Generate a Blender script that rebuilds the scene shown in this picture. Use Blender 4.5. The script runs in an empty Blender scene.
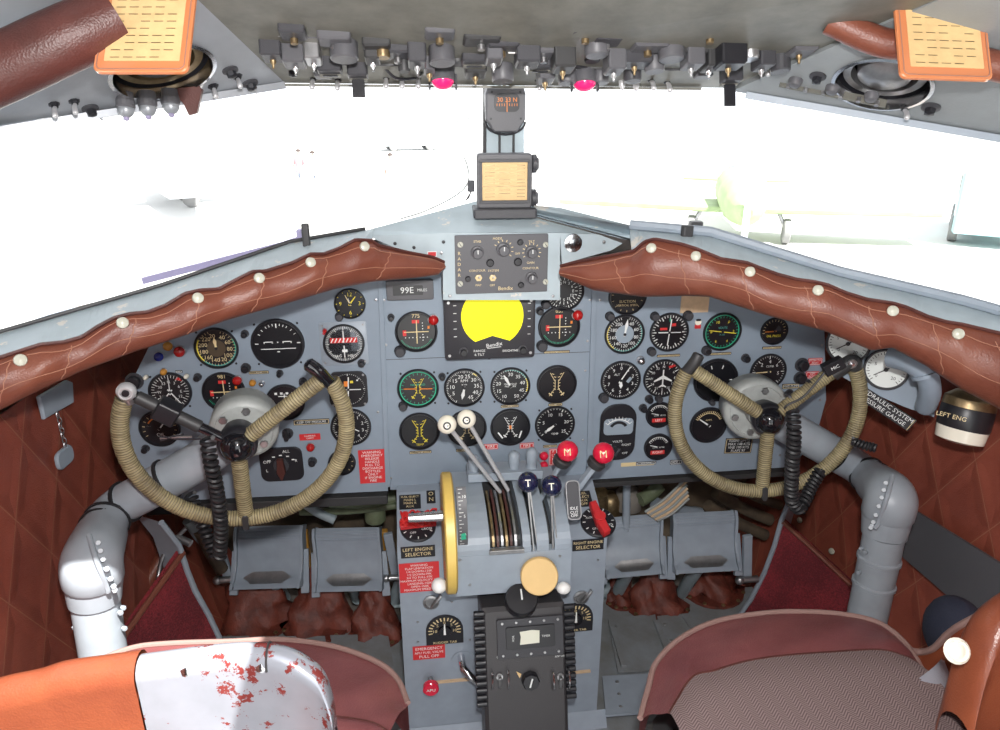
import bpy, math, random
from math import sin, cos, pi, radians as R
from mathutils import Vector as V, Matrix as Mx
random.seed(7)
SC = bpy.context.scene
COL = SC.collection
# ---------------------------------------------------------------- camera
FPX = 720.0
CAM = V((-.136, -1.352, 1.509)); TH = R(20.5); PS = R(7)
FW = V((sin(PS)*cos(TH), cos(PS)*cos(TH), -sin(TH))); RT = V((cos(PS), -sin(PS), 0)); UP = RT.cross(FW)
cd = bpy.data.cameras.new('camera'); cam = bpy.data.objects.new('camera', cd); COL.objects.link(cam)
cd.sensor_width = 36; cd.lens = FPX*36/1000; cd.clip_start = .02; cd.clip_end = 500
cam.matrix_world = Mx.Translation(CAM) @ Mx((RT, UP, -FW)).transposed().to_4x4()
SC.camera = cam
# ---------------------------------------------------------------- sky, sun, flash, exposure
w = bpy.data.worlds.new('hazy_sky'); SC.world = w; w.use_nodes = True
bg = w.node_tree.nodes['Background']; bg.inputs[0].default_value = (.93, .96, 1, 1); bg.inputs[1].default_value = 2.2
sd = bpy.data.lights.new('sun', 'SUN'); sd.energy = 15; sd.angle = R(.6); sd.color = (1, .97, .92)
sun = bpy.data.objects.new('sun', sd); COL.objects.link(sun)
SUNDIR = V((.25, -.45, .85)).normalized()
sun.rotation_euler = SUNDIR.to_track_quat('Z', 'Y').to_euler()
fd = bpy.data.lights.new('camera_flash', 'AREA'); fd.shape = 'DISK'; fd.size = .05; fd.energy = 15.5; fd.color = (1, .97, .95)
fl = bpy.data.objects.new('camera_flash', fd); COL.objects.link(fl)
fl.matrix_world = Mx.Translation(CAM + UP*.11 - FW*.02 + RT*.02) @ Mx((RT, UP, -FW)).transposed().to_4x4()
SC.view_settings.view_transform = 'Standard'; SC.view_settings.look = 'None'
SC.view_settings.exposure = 0.06; SC.view_settings.gamma = 1; SC.view_settings.use_curve_mapping = False

# ---------------------------------------------------------------- projection helpers (measured points of the place)
def ray(px, py): return FW + RT*((px-500)/FPX) - UP*((py-365)/FPX)
def T(px, py, t): return CAM + ray(px, py)*t
def PL(px, py, p, n):
    d = ray(px, py); return CAM + d*(((p-CAM).dot(n))/d.dot(n))
def PY(px, py, y=0.0): return PL(px, py, V((0, y, 0)), V((0, 1, 0)))
def PZ(px, py, z): return PL(px, py, V((0, 0, z)), V((0, 0, 1)))
def PX(px, py, x): return PL(px, py, V((x, 0, 0)), V((1, 0, 0)))
def mpp(px, py, y=0.0): return (PY(px+5, py, y).x - PY(px-5, py, y).x)/10
def lerp(a, b, t): return a+(b-a)*t
def interp(pts, x):
    if x <= pts[0][0]: return pts[0][1]
    for (a, b), (c, d) in zip(pts, pts[1:]):
        if x <= c: return b+(d-b)*(x-a)/(c-a)
    return pts[-1][1]

# ---------------------------------------------------------------- materials
MATS = {}
def nt(m): return m.node_tree.nodes, m.node_tree.links
def mat(name, col, rough=.5, metal=0, bump=0, bscale=200, var=0, vscale=20, emit=None, es=0, coat=0, col2=None, spec=.5):
    m = bpy.data.materials.new(name); m.use_nodes = True; N, L = nt(m); b = N['Principled BSDF']
    b.inputs['Base Color'].default_value = (*col, 1); b.inputs['Roughness'].default_value = rough
    b.inputs['Metallic'].default_value = metal; b.inputs['Coat Weight'].default_value = coat
    b.inputs['Specular IOR Level'].default_value = spec
    tc = N.new('ShaderNodeTexCoord')
    if var or col2:
        n = N.new('ShaderNodeTexNoise'); n.inputs['Scale'].default_value = vscale; n.inputs['Detail'].default_value = 6
        n.inputs['Roughness'].default_value = .65
        L.new(tc.outputs['Object'], n.inputs['Vector'])
        r = N.new('ShaderNodeValToRGB'); r.color_ramp.elements[0].position = .32; r.color_ramp.elements[1].position = .68
        c2 = col2 or tuple(c*(1-var) for c in col)
        r.color_ramp.elements[0].color = (*c2, 1)
        r.color_ramp.elements[1].color = (*tuple(min(1, c*(1+var*.5)) for c in col), 1)
        L.new(n.outputs['Fac'], r.inputs['Fac']); L.new(r.outputs['Color'], b.inputs['Base Color'])
    if bump:
        n = N.new('ShaderNodeTexNoise'); n.inputs['Scale'].default_value = bscale; n.inputs['Detail'].default_value = 4
        L.new(tc.outputs['Object'], n.inputs['Vector'])
        bp = N.new('ShaderNodeBump'); bp.inputs['Strength'].default_value = bump; bp.inputs['Distance'].default_value = .002
        L.new(n.outputs['Fac'], bp.inputs['Height']); L.new(bp.outputs['Normal'], b.inputs['Normal'])
    if emit:
        b.inputs['Emission Color'].default_value = (*emit, 1); b.inputs['Emission Strength'].default_value = es
    MATS[name] = m; return m
def chipped(name, paint, metal, thr=.62, scale=9, rough=.45):
    """grey paint worn through to the metal in patches"""
    m = mat(name, paint, rough); N, L = nt(m); b = N['Principled BSDF']; tc = N.new('ShaderNodeTexCoord')
    n = N.new('ShaderNodeTexNoise'); n.inputs['Scale'].default_value = scale; n.inputs['Detail'].default_value = 9; n.inputs['Roughness'].default_value = .7
    L.new(tc.outputs['Object'], n.inputs['Vector'])
    r = N.new('ShaderNodeValToRGB'); r.color_ramp.elements[0].position = thr; r.color_ramp.elements[1].position = thr+.015
    L.new(n.outputs['Fac'], r.inputs['Fac'])
    n2 = N.new('ShaderNodeTexNoise'); n2.inputs['Scale'].default_value = 30; n2.inputs['Detail'].default_value = 5; L.new(tc.outputs['Object'], n2.inputs['Vector'])
    mr = N.new('ShaderNodeMapRange'); mr.inputs['To Min'].default_value = .82; mr.inputs['To Max'].default_value = 1.12; L.new(n2.outputs['Fac'], mr.inputs['Value'])
    mp = N.new('ShaderNodeMixRGB'); mp.blend_type = 'MULTIPLY'; mp.inputs['Fac'].default_value = 1; mp.inputs['Color1'].default_value = (*paint, 1); L.new(mr.outputs['Result'], mp.inputs['Color2'])
    mx = N.new('ShaderNodeMixRGB'); mx.inputs['Color2'].default_value = (*metal, 1); L.new(mp.outputs['Color'], mx.inputs['Color1'])
    L.new(r.outputs['Color'], mx.inputs['Fac']); L.new(mx.outputs['Color'], b.inputs['Base Color'])
    bp = N.new('ShaderNodeBump'); bp.inputs['Strength'].default_value = .3; bp.inputs['Distance'].default_value = .001; L.new(n2.outputs['Fac'], bp.inputs['Height']); L.new(bp.outputs['Normal'], b.inputs['Normal'])
    return m
mat('panel_grey', (.245, .30, .365), .5, bump=.12, bscale=900, var=.1, vscale=6)
chipped('paint_grey', (.31, .36, .42), (.42, .40, .36), .69)
chipped('sill_grey', (.42, .50, .54), (.62, .60, .55), .60, 16, .5)
chipped('pedal_grey', (.29, .335, .395), (.16, .15, .14), .72, 7, .35)
chipped('column_grey', (.31, .345, .385), (.42, .36, .26), .72, 8, .4)
mat('overhead_grey', (.24, .26, .27), .42, bump=.1, bscale=300, var=.18, vscale=4)
mat('brushed_metal', (.34, .36, .39), .38, .35, bump=.1, bscale=120, var=.15, vscale=5)
mat('overhead_cream', (.16, .157, .135), .5, var=.3, vscale=18)
mat('dark_grey', (.045, .045, .052), .45, bump=.25, bscale=500)
mat('mid_grey', (.095, .095, .105), .45, bump=.15, bscale=300)
mat('black', (.015, .015, .019), .38)
mat('black_gloss', (.008, .008, .011), .08, coat=.6)
mat('dial_black', (.010, .010, .013), .30)
mat('dial_brown', (.075, .055, .035), .35)
mat('dial_grey', (.28, .34, .40), .35)
mat('dial_white', (.72, .76, .74), .4)
mat('white', (.85, .85, .83), .35)
mat('mark_white', (.75, .77, .76), .5)
mat('mark_cream', (.72, .58, .32), .5)
mat('mark_green', (.03, .42, .25), .5)
mat('mark_teal', (.08, .33, .30), .5)
mat('mark_yellow', (.75, .62, .05), .5)
mat('mark_orange', (.75, .22, .03), .5)
mat('mark_red', (.62, .03, .03), .5)
mat('red_gloss', (.68, .014, .05), .18, coat=.5)
mat('red_label', (.60, .03, .035), .45)
mat('red_lamp', (.42, .012, .012), .12, coat=.8)
mat('red_cord', (.60, .02, .02), .6, bump=.5, bscale=600)
mat('magenta_lens', (.75, .02, .16), .15, emit=(.9, .03, .2), es=.25)
mat('amber_lamp', (.55, .25, .04), .2)
mat('blue_lamp', (.02, .03, .25), .15)
mat('ivory', (.86, .82, .70), .25, coat=.4)
mat('button_ivory', (.48, .48, .40), .3, coat=.3)
mat('navy_gloss', (.012, .015, .05), .12, coat=.7)
mat('chrome', (.72, .72, .74), .18, 1)
mat('steel', (.42, .42, .43), .35, .9, var=.2, vscale=60)
mat('bright_steel', (.60, .60, .62), .28, .35)
mat('old_brass', (.30, .22, .12), .4, .8, var=.4, vscale=60)
mat('yellow_wheel', (.72, .50, .12), .4, var=.12, vscale=12)
mat('tan_knob', (.74, .50, .21), .45, var=.06)
mat('radar_yellow', (.95, .90, .0), .5, emit=(1, .93, 0), es=.35)
mat('paper_tan', (.72, .50, .24), .6, var=.12, vscale=40)
mat('tape_beige', (.62, .44, .28), .7, var=.15, vscale=50)
mat('card_white', (.72, .72, .60), .6)
mat('piping_tan', (.27, .165, .145), .7, bump=.6, bscale=900)
mat('thread', (.36, .17, .11), .8)
mat('radio_black', (.05, .047, .05), .42, bump=.25, bscale=400)
mat('casting_grey', (.37, .39, .38), .45, var=.18, vscale=25)
mat('rubber', (.012, .012, .014), .5)
mat('wire_black', (.02, .02, .025), .45)
mat('wire_grey', (.30, .32, .32), .5)
mat('pipe_green', (.14, .17, .10), .5, var=.3, vscale=30)
mat('pipe_grey', (.28, .34, .37), .45, var=.2, vscale=20)
mat('wood_brown', (.15, .11, .07), .7, bump=.4, bscale=60, col2=(.06, .047, .037), vscale=12)
mat('ochre_metal', (.50, .25, .04), .5, var=.2)
mat('floor_grey', (.27, .30, .33), .55, bump=.3, bscale=60, col2=(.19, .19, .18), vscale=9)
mat('dark_metal', (.05, .05, .052), .5, .3)
mat('purple_strip', (.30, .27, .42), .5)
mat('webbing', (.30, .30, .34), .8, bump=.6, bscale=600)
mat('apron_concrete', (.60, .60, .58), .9, var=.05, vscale=.3)
mat('hull_olive', (.30, .40, .20), .6, var=.25, vscale=1.2)
mat('cloth_red', (.8, .26, .28), .8); mat('cloth_blue', (.40, .44, .52), .8); mat('skin', (.55, .33, .24), .6)
mat('cloth_navy', (.02, .024, .045), .85, bump=.5, bscale=300)
mat('cloth_pale', (.62, .62, .66), .8); mat('hair', (.05, .035, .03), .7)
mat('van_pale', (.6, .66, .7), .3); mat('van_teal', (.33, .58, .62), .3); mat('tyre', (.22, .22, .22), .8); mat('hull_silver', (.5, .53, .58), .4)
mat('lining', (.20, .18, .16), .8, bump=.3, bscale=40)

def leather(name, col, dark, rough=.42, big=12, bumpd=.004):
    m = mat(name, col, rough); N, L = nt(m); b = N['Principled BSDF']; tc = N.new('ShaderNodeTexCoord')
    n = N.new('ShaderNodeTexNoise'); n.inputs['Scale'].default_value = big; n.inputs['Detail'].default_value = 7; n.inputs['Roughness'].default_value = .6
    L.new(tc.outputs['Object'], n.inputs['Vector'])
    r = N.new('ShaderNodeValToRGB'); r.color_ramp.elements[0].position = .3; r.color_ramp.elements[1].position = .7
    r.color_ramp.elements[0].color = (*dark, 1); r.color_ramp.elements[1].color = (*col, 1)
    L.new(n.outputs['Fac'], r.inputs['Fac']); L.new(r.outputs['Color'], b.inputs['Base Color'])
    v = N.new('ShaderNodeTexVoronoi'); v.inputs['Scale'].default_value = 420; L.new(tc.outputs['Object'], v.inputs['Vector'])
    a = N.new('ShaderNodeMath'); a.operation = 'MULTIPLY_ADD'; a.inputs[1].default_value = .12; L.new(v.outputs['Distance'], a.inputs[0]); L.new(n.outputs['Fac'], a.inputs[2])
    bp = N.new('ShaderNodeBump'); bp.inputs['Strength'].default_value = .6; bp.inputs['Distance'].default_value = bumpd
    L.new(a.outputs[0], bp.inputs['Height']); L.new(bp.outputs['Normal'], b.inputs['Normal'])
    return m
leather('leather_brown', (.205, .066, .038), (.14, .038, .024))
leather('leather_worn', (.22, .05, .03), (.08, .022, .016), .5, 30, .008)
leather('leather_rose', (.235, .078, .078), (.16, .045, .05), .4, 10, .005)
leather('leather_orange', (.26, .07, .03), (.17, .042, .022), .3, 9, .003)
leather('leather_dark', (.10, .028, .022), (.05, .015, .012), .45)

def quilt(name, col, dark, cell=.135, ang=.62):
    """quilted leather: raised diamonds with sunk stitched seams, laid out in the wall's own UV metres"""
    m = leather(name, col, dark); N, L = nt(m); b = N['Principled BSDF']
    uv = N.new('ShaderNodeUVMap'); sp = N.new('ShaderNodeSeparateXYZ'); L.new(uv.outputs[0], sp.inputs[0])
    outs = []
    for s in (1, -1):
        a = N.new('ShaderNodeMath'); a.operation = 'MULTIPLY'; a.inputs[1].default_value = s*ang; L.new(sp.outputs['Y'], a.inputs[0])
        c = N.new('ShaderNodeMath'); c.operation = 'ADD'; L.new(sp.outputs['X'], c.inputs[0]); L.new(a.outputs[0], c.inputs[1])
        d = N.new('ShaderNodeMath'); d.operation = 'PINGPONG'; d.inputs[1].default_value = cell/2; L.new(c.outputs[0], d.inputs[0])
        outs.append(d)
    mn = N.new('ShaderNodeMath'); mn.operation = 'MINIMUM'; L.new(outs[0].outputs[0], mn.inputs[0]); L.new(outs[1].outputs[0], mn.inputs[1])
    rp = N.new('ShaderNodeMapRange'); rp.interpolation_type = 'SMOOTHSTEP'; rp.inputs['From Max'].default_value = .03; L.new(mn.outputs[0], rp.inputs['Value'])
    old = b.inputs['Normal'].links[0].from_node
    bp = N.new('ShaderNodeBump'); bp.inputs['Strength'].default_value = 1; bp.inputs['Distance'].default_value = .006
    bp.inputs['Strength'].default_value = .4; L.new(rp.outputs['Result'], bp.inputs['Height']); L.new(old.outputs['Normal'], bp.inputs['Normal']); L.new(bp.outputs['Normal'], b.inputs['Normal'])
    lt = N.new('ShaderNodeMath'); lt.operation = 'LESS_THAN'; lt.inputs[1].default_value = .0009; L.new(mn.outputs[0], lt.inputs[0])
    src = b.inputs['Base Color'].links[0].from_socket
    mx = N.new('ShaderNodeMixRGB'); mx.inputs['Color2'].default_value = (.36, .15, .09, 1); L.new(src, mx.inputs['Color1']); L.new(lt.outputs[0], mx.inputs['Fac']); L.new(mx.outputs['Color'], b.inputs['Base Color'])
quilt('quilt_leather', (.31, .080, .050), (.22, .052, .034))
def carpet():
    m = mat('carpet_maroon', (.2, .02, .03), .95); N, L = nt(m); b = N['Principled BSDF']; tc = N.new('ShaderNodeTexCoord')
    a = N.new('ShaderNodeTexNoise'); a.inputs['Scale'].default_value = 9; a.inputs['Detail'].default_value = 5
    c = N.new('ShaderNodeTexNoise'); c.inputs['Scale'].default_value = 260; c.inputs['Detail'].default_value = 3
    for n in (a, c): L.new(tc.outputs['Object'], n.inputs['Vector'])
    ad = N.new('ShaderNodeMath'); ad.operation = 'ADD'; L.new(a.outputs['Fac'], ad.inputs[0]); L.new(c.outputs['Fac'], ad.inputs[1])
    r = N.new('ShaderNodeValToRGB'); r.color_ramp.elements[0].position = .42; r.color_ramp.elements[1].position = .62
    r.color_ramp.elements[0].color = (.12, .014, .02, 1); r.color_ramp.elements[1].color = (.30, .03, .04, 1)
    hf = N.new('ShaderNodeMath'); hf.operation = 'MULTIPLY'; hf.inputs[1].default_value = .5; L.new(ad.outputs[0], hf.inputs[0]); L.new(hf.outputs[0], r.inputs['Fac'])
    L.new(r.outputs['Color'], b.inputs['Base Color'])
    bp = N.new('ShaderNodeBump'); bp.inputs['Distance'].default_value = .004; L.new(c.outputs['Fac'], bp.inputs['Height']); L.new(bp.outputs['Normal'], b.inputs['Normal'])
carpet()
def herring():
    m = mat('herringbone', (.2, .15, .15), .9); N, L = nt(m); b = N['Principled BSDF']; uv = N.new('ShaderNodeUVMap'); sp = N.new('ShaderNodeSeparateXYZ'); L.new(uv.outputs[0], sp.inputs[0])
    p = N.new('ShaderNodeMath'); p.operation = 'PINGPONG'; p.inputs[1].default_value = .009; L.new(sp.outputs['X'], p.inputs[0])
    a = N.new('ShaderNodeMath'); a.operation = 'ADD'; L.new(p.outputs[0], a.inputs[0]); L.new(sp.outputs['Y'], a.inputs[1])
    q = N.new('ShaderNodeMath'); q.operation = 'PINGPONG'; q.inputs[1].default_value = .0022; L.new(a.outputs[0], q.inputs[0])
    r = N.new('ShaderNodeMapRange'); r.inputs['From Max'].default_value = .0022; L.new(q.outputs[0], r.inputs['Value'])
    mx = N.new('ShaderNodeMixRGB'); mx.inputs['Color1'].default_value = (.07, .04, .045, 1); mx.inputs['Color2'].default_value = (.27, .20, .19, 1)
    L.new(r.outputs['Result'], mx.inputs['Fac']); L.new(mx.outputs['Color'], b.inputs['Base Color'])
herring()
def wrapmat():
    m = mat('wrapped_cord', (.3, .27, .15), .55); N, L = nt(m); b = N['Principled BSDF']; uv = N.new('ShaderNodeUVMap'); sp = N.new('ShaderNodeSeparateXYZ'); L.new(uv.outputs[0], sp.inputs[0])
    tc = N.new('ShaderNodeTexCoord'); n = N.new('ShaderNodeTexNoise'); n.inputs['Scale'].default_value = 22; n.inputs['Detail'].default_value = 6; L.new(tc.outputs['Object'], n.inputs['Vector'])
    n2 = N.new('ShaderNodeTexNoise'); n2.inputs['Scale'].default_value = 1; n2.inputs['Detail'].default_value = 3
    mp = N.new('ShaderNodeMapping'); mp.inputs['Scale'].default_value = (2.2, 3, 1); L.new(uv.outputs[0], mp.inputs[0]); L.new(mp.outputs[0], n2.inputs['Vector'])
    ad = N.new('ShaderNodeMath'); ad.operation = 'ADD'; L.new(n.outputs['Fac'], ad.inputs[0]); L.new(n2.outputs['Fac'], ad.inputs[1])
    hf = N.new('ShaderNodeMath'); hf.operation = 'MULTIPLY'; hf.inputs[1].default_value = .5; L.new(ad.outputs[0], hf.inputs[0])
    r = N.new('ShaderNodeValToRGB'); e = r.color_ramp.elements; e[0].position = .38; e[1].position = .62
    e[0].color = (.17, .135, .075, 1); e[1].color = (.42, .36, .20, 1); L.new(hf.outputs[0], r.inputs['Fac'])
    fr = N.new('ShaderNodeMath'); fr.operation = 'PINGPONG'; fr.inputs[1].default_value = .5; L.new(sp.outputs['X'], fr.inputs[0])
    gr = N.new('ShaderNodeMapRange'); gr.inputs['From Max'].default_value = .28; gr.inputs['To Min'].default_value = .30; L.new(fr.outputs[0], gr.inputs['Value'])
    ml = N.new('ShaderNodeMixRGB'); ml.blend_type = 'MULTIPLY'; ml.inputs['Fac'].default_value = 1; L.new(r.outputs['Color'], ml.inputs['Color1']); L.new(gr.outputs['Result'], ml.inputs['Color2']); L.new(ml.outputs['Color'], b.inputs['Base Color'])
wrapmat()
def glass():
    m = bpy.data.materials.new('window_glass'); m.use_nodes = True; N, L = nt(m); N.remove(N['Principled BSDF'])
    t = N.new('ShaderNodeBsdfTransparent'); g = N.new('ShaderNodeBsdfGlossy'); g.inputs['Roughness'].default_value = .02
    f = N.new('ShaderNodeFresnel'); f.inputs['IOR'].default_value = 1.3; mx = N.new('ShaderNodeMixShader')
    L.new(f.outputs[0], mx.inputs[0]); L.new(t.outputs[0], mx.inputs[1]); L.new(g.outputs[0], mx.inputs[2]); L.new(mx.outputs[0], N['Material Output'].inputs[0]); MATS['window_glass'] = m
    m = bpy.data.materials.new('orange_film'); m.use_nodes = True; N, L = nt(m); b = N['Principled BSDF']
    b.inputs['Base Color'].default_value = (.62, .22, .09, 1); b.inputs['Roughness'].default_value = .15; b.inputs['Coat Weight'].default_value = .8; MATS['orange_film'] = m
glass()

# ---------------------------------------------------------------- mesh builder
_txt = {}
def textgeo(s):
    if s in _txt: return _txt[s]
    c = bpy.data.curves.new('t', 'FONT'); c.body = s; c.align_x = 'CENTER'; c.align_y = 'CENTER'; c.resolution_u = 2; c.size = 1; c.offset = 0
    o = bpy.data.objects.new('t', c); me = bpy.data.meshes.new_from_object(o)
    g = ([v.co.copy() for v in me.vertices], [tuple(p.vertices) for p in me.polygons])
    bpy.data.objects.remove(o); bpy.data.curves.remove(c); bpy.data.meshes.remove(me)
    _txt[s] = g; return g
class MB:
    def __init__(s, M=None): s.v = []; s.f = []; s.m = []; s.sm = []; s.uv = {}; s.M = M or Mx.Identity(4)
    def add(s, vs, fs, m, smooth=False, M=None, uvs=None):
        k = len(s.v); X = s.M @ M if M else s.M
        s.v += [X @ V(v) for v in vs]
        if uvs:
            for i, u in enumerate(uvs): s.uv[k+i] = u
        for f in fs: s.f.append([k+i for i in f]); s.m.append(m); s.sm.append(smooth)
        return s
    def prism(s, pts, z0, z1, m, ch=0, M=None):
        n = len(pts)
        if ch:
            cx = sum(p[0] for p in pts)/n; cy = sum(p[1] for p in pts)/n
            mw = max(abs(p[0]-cx) for p in pts) or 1; mh = max(abs(p[1]-cy) for p in pts) or 1
            fx = max(0, 1-ch/mw); fy = max(0, 1-ch/mh)
            inn = [(cx+(p[0]-cx)*fx, cy+(p[1]-cy)*fy) for p in pts]
            rings = [(inn, z0), (pts, z0+ch), (pts, z1-ch), (inn, z1)]
        else: rings = [(pts, z0), (pts, z1)]
        vs = [(x, y, z) for r, z in rings for x, y in r]; fs = [list(range(n))[::-1], [n*(len(rings)-1)+i for i in range(n)]]
        for k in range(len(rings)-1):
            for i in range(n): j = (i+1) % n; fs.append([k*n+i, k*n+j, (k+1)*n+j, (k+1)*n+i])
        return s.add(vs, fs, m, False, M)
    def box(s, c, d, m, r=None, ch=None, M=None, seg=3):
        w, h, t = d; r = min(w, h)*.08 if r is None else r; ch = min(w, h, t)*.08 if ch is None else ch
        return s.prism(rrect(w, h, r, seg), -t/2, t/2, m, ch, (M or Mx.Identity(4)) @ Mx.Translation(V(c)))
    def lathe(s, prof, m, n=24, M=None, smooth=True, caps=True):
        vs = []; fs = []; k = len(prof)
        for r, z in prof:
            for i in range(n): a = 2*pi*i/n; vs.append((r*cos(a), r*sin(a), z))
        for q in range(k-1):
            for i in range(n): j = (i+1) % n; fs.append([q*n+i, q*n+j, (q+1)*n+j, (q+1)*n+i])
        if caps and prof[0][0] > 1e-6: fs.append(list(range(n))[::-1])
        if caps and prof[-1][0] > 1e-6: fs.append([(k-1)*n+i for i in range(n)])
        return s.add(vs, fs, m, smooth, M)
    def cyl(s, r, z0, z1, m, n=20, M=None, ch=None, r2=None):
        r2 = r if r2 is None else r2; ch = min(r, r2, abs(z1-z0))*.15 if ch is None else ch
        return s.lathe([(max(r-ch, 0), z0), (r, z0+ch), (r2, z1-ch), (max(r2-ch, 0), z1)], m, n, M)
    def disc(s, r, z, m, n=40, c=(0, 0)):
        return s.add([(c[0]+r*cos(2*pi*i/n), c[1]+r*sin(2*pi*i/n), z) for i in range(n)], [list(range(n))], m)
    def sph(s, r, m, n=20, c=(0, 0, 0), sc=(1, 1, 1), M=None, a0=-90, a1=90):
        k = 12; pr = [(r*cos(R(a0+(a1-a0)*i/k))*1.0, r*sin(R(a0+(a1-a0)*i/k))) for i in range(k+1)]
        X = (M or Mx.Identity(4)) @ Mx.Translation(V(c)) @ Mx.Diagonal(V((*sc, 1)))
        return s.lathe([(max(a, 1e-7), b) for a, b in pr], m, n, X)
    def tube(s, path, r, m, n=10, caps=True, smooth=True, uvlen=True):
        P = [V(p) for p in path]; vs = []; fs = []; uvs = []; up = None; L = 0
        for i, p in enumerate(P):
            d = (P[min(i+1, len(P)-1)]-P[max(i-1, 0)]).normalized()
            if up is None: up = V((0, 0, 1)) if abs(d.z) < .9 else V((1, 0, 0))
            x = d.cross(up).normalized(); up = x.cross(d).normalized(); rr = r[i] if isinstance(r, (list, tuple)) else r
            if i: L += (p-P[i-1]).length
            for j in range(n): a = 2*pi*j/n; vs.append(p+x*(rr*cos(a))+up*(rr*sin(a))); uvs.append((L, j/n))
        for i in range(len(P)-1):
            for j in range(n): k = (j+1) % n; fs.append([i*n+j, i*n+k, (i+1)*n+k, (i+1)*n+j])
        if caps: fs += [list(range(n))[::-1], [(len(P)-1)*n+j for j in range(n)]]
        return s.add(vs, fs, m, smooth, None, uvs)
    def bar(s, a, b, w, h, m, up=(0, 0, 1)):
        a = V(a); b = V(b); d = (b-a); z = d.normalized(); u = V(up)
        if abs(z.dot(u)) > .98: u = V((1, 0, 0))
        x = u.cross(z).normalized(); y = z.cross(x)
        Mt = Mx.Translation((a+b)/2) @ Mx((x, y, z)).transposed().to_4x4()
        return s.box((0, 0, 0), (w, h, d.length), m, M=Mt)
    def grid(s, rows, m, smooth=True, uvs=None):
        n = len(rows[0]); vs = [p for r in rows for p in r]; fs = []
        for i in range(len(rows)-1):
            for j in range(n-1): fs.append([i*n+j, i*n+j+1, (i+1)*n+j+1, (i+1)*n+j])
        return s.add(vs, fs, m, smooth, None, [u for r in uvs for u in r] if uvs else None)
    def rect(s, cx, cy, w, h, z, m, rot=0):
        c, q = cos(rot), sin(rot)
        return s.add([(cx+x*c-y*q, cy+x*q+y*c, z) for x, y in ((-w/2, -h/2), (w/2, -h/2), (w/2, h/2), (-w/2, h/2))], [[0, 1, 2, 3]], m)
    def arc(s, r0, r1, a0, a1, z, m, c=(0, 0)):
        n = max(2, int(abs(a1-a0)/7)); vs = []; fs = []
        for i in range(n+1):
            a = R(90-(a0+(a1-a0)*i/n))
            for r in (r0, r1): vs.append((c[0]+r*cos(a), c[1]+r*sin(a), z))
        for i in range(n): fs.append([2*i, 2*i+2, 2*i+3, 2*i+1] if a1 > a0 else [2*i, 2*i+1, 2*i+3, 2*i+2])
        return s.add(vs, fs, m)
    def text(s, t, size, x, y, z, m, rot=0, M=None, sx=1):
        v, f = textgeo(t)
        return s.add(v, f, m, False, (M or Mx.Identity(4)) @ Mx.Translation((x, y, z)) @ Mx.Rotation(rot, 4, 'Z') @ Mx.Diagonal(V((size*sx, size, size, 1))))
    def build(s, name, parent=None, loc=None, rot=None):
        me = bpy.data.meshes.new(name); names = []
        for m in s.m:
            if m not in names: names.append(m)
        me.from_pydata([tuple(v) for v in s.v], [], s.f)
        for n in names: me.materials.append(MATS[n])
        idx = {n: i for i, n in enumerate(names)}
        me.polygons.foreach_set('material_index', [idx[m] for m in s.m]); me.polygons.foreach_set('use_smooth', s.sm)
        if s.uv:
            u = me.uv_layers.new(name='UVMap')
            for l in me.loops: u.data[l.index].uv = s.uv.get(l.vertex_index, (0, 0))
        me.update()
        if any(s.sm): me.set_sharp_from_angle(angle=R(42))
        o = bpy.data.objects.new(name, me); COL.objects.link(o)
        if parent: o.parent = parent
        if loc is not None: o.location = loc
        if rot is not None: o.rotation_euler = rot
        return o
def rrect(w, h, r, seg=3):
    r = min(r, w/2-1e-6, h/2-1e-6); out = []
    for cx, cy, a in ((w/2-r, h/2-r, 0), (-w/2+r, h/2-r, 90), (-w/2+r, -h/2+r, 180), (w/2-r, -h/2+r, 270)):
        for i in range(seg+1): t = R(a+90*i/seg); out.append((cx+r*cos(t), cy+r*sin(t)))
    return out
def frame(o, z, x=None):
    """matrix at o whose local Z is z, local X near x"""
    z = V(z).normalized(); x = V(x or (1, 0, 0)); x = (x-z*x.dot(z)).normalized(); y = z.cross(x)
    return Mx.Translation(V(o)) @ Mx((x, y, z)).transposed().to_4x4()
def thing(name, label, cat, loc=(0, 0, 0), rot=None, group=None, M=None):
    o = bpy.data.objects.new(name, None); COL.objects.link(o); o.empty_display_size = .02
    if M is not None: o.matrix_world = M
    else:
        o.location = loc
        if rot: o.rotation_euler = rot
    return tag(o, label, cat, group)
def tag(o, label, cat, group=None):
    o['label'] = label; o['category'] = cat
    if group: o['group'] = group
    return o
def struct(o): o['kind'] = 'structure'; return o
def smooth_path(pts, k=6):
    P = [V(p) for p in pts]; P = [P[0]*2-P[1]]+P+[P[-1]*2-P[-2]]; out = []
    for i in range(1, len(P)-2):
        a, b, c, d = P[i-1:i+3]
        for j in range(k):
            t = j/k; out.append(.5*((2*b)+(c-a)*t+(2*a-5*b+4*c-d)*t*t+(3*b-a-3*c+d)*t**3))
    out.append(P[-2]); return out
FACE = (pi/2, 0, 0)      # local x right, y up, z towards the pilots
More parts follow.
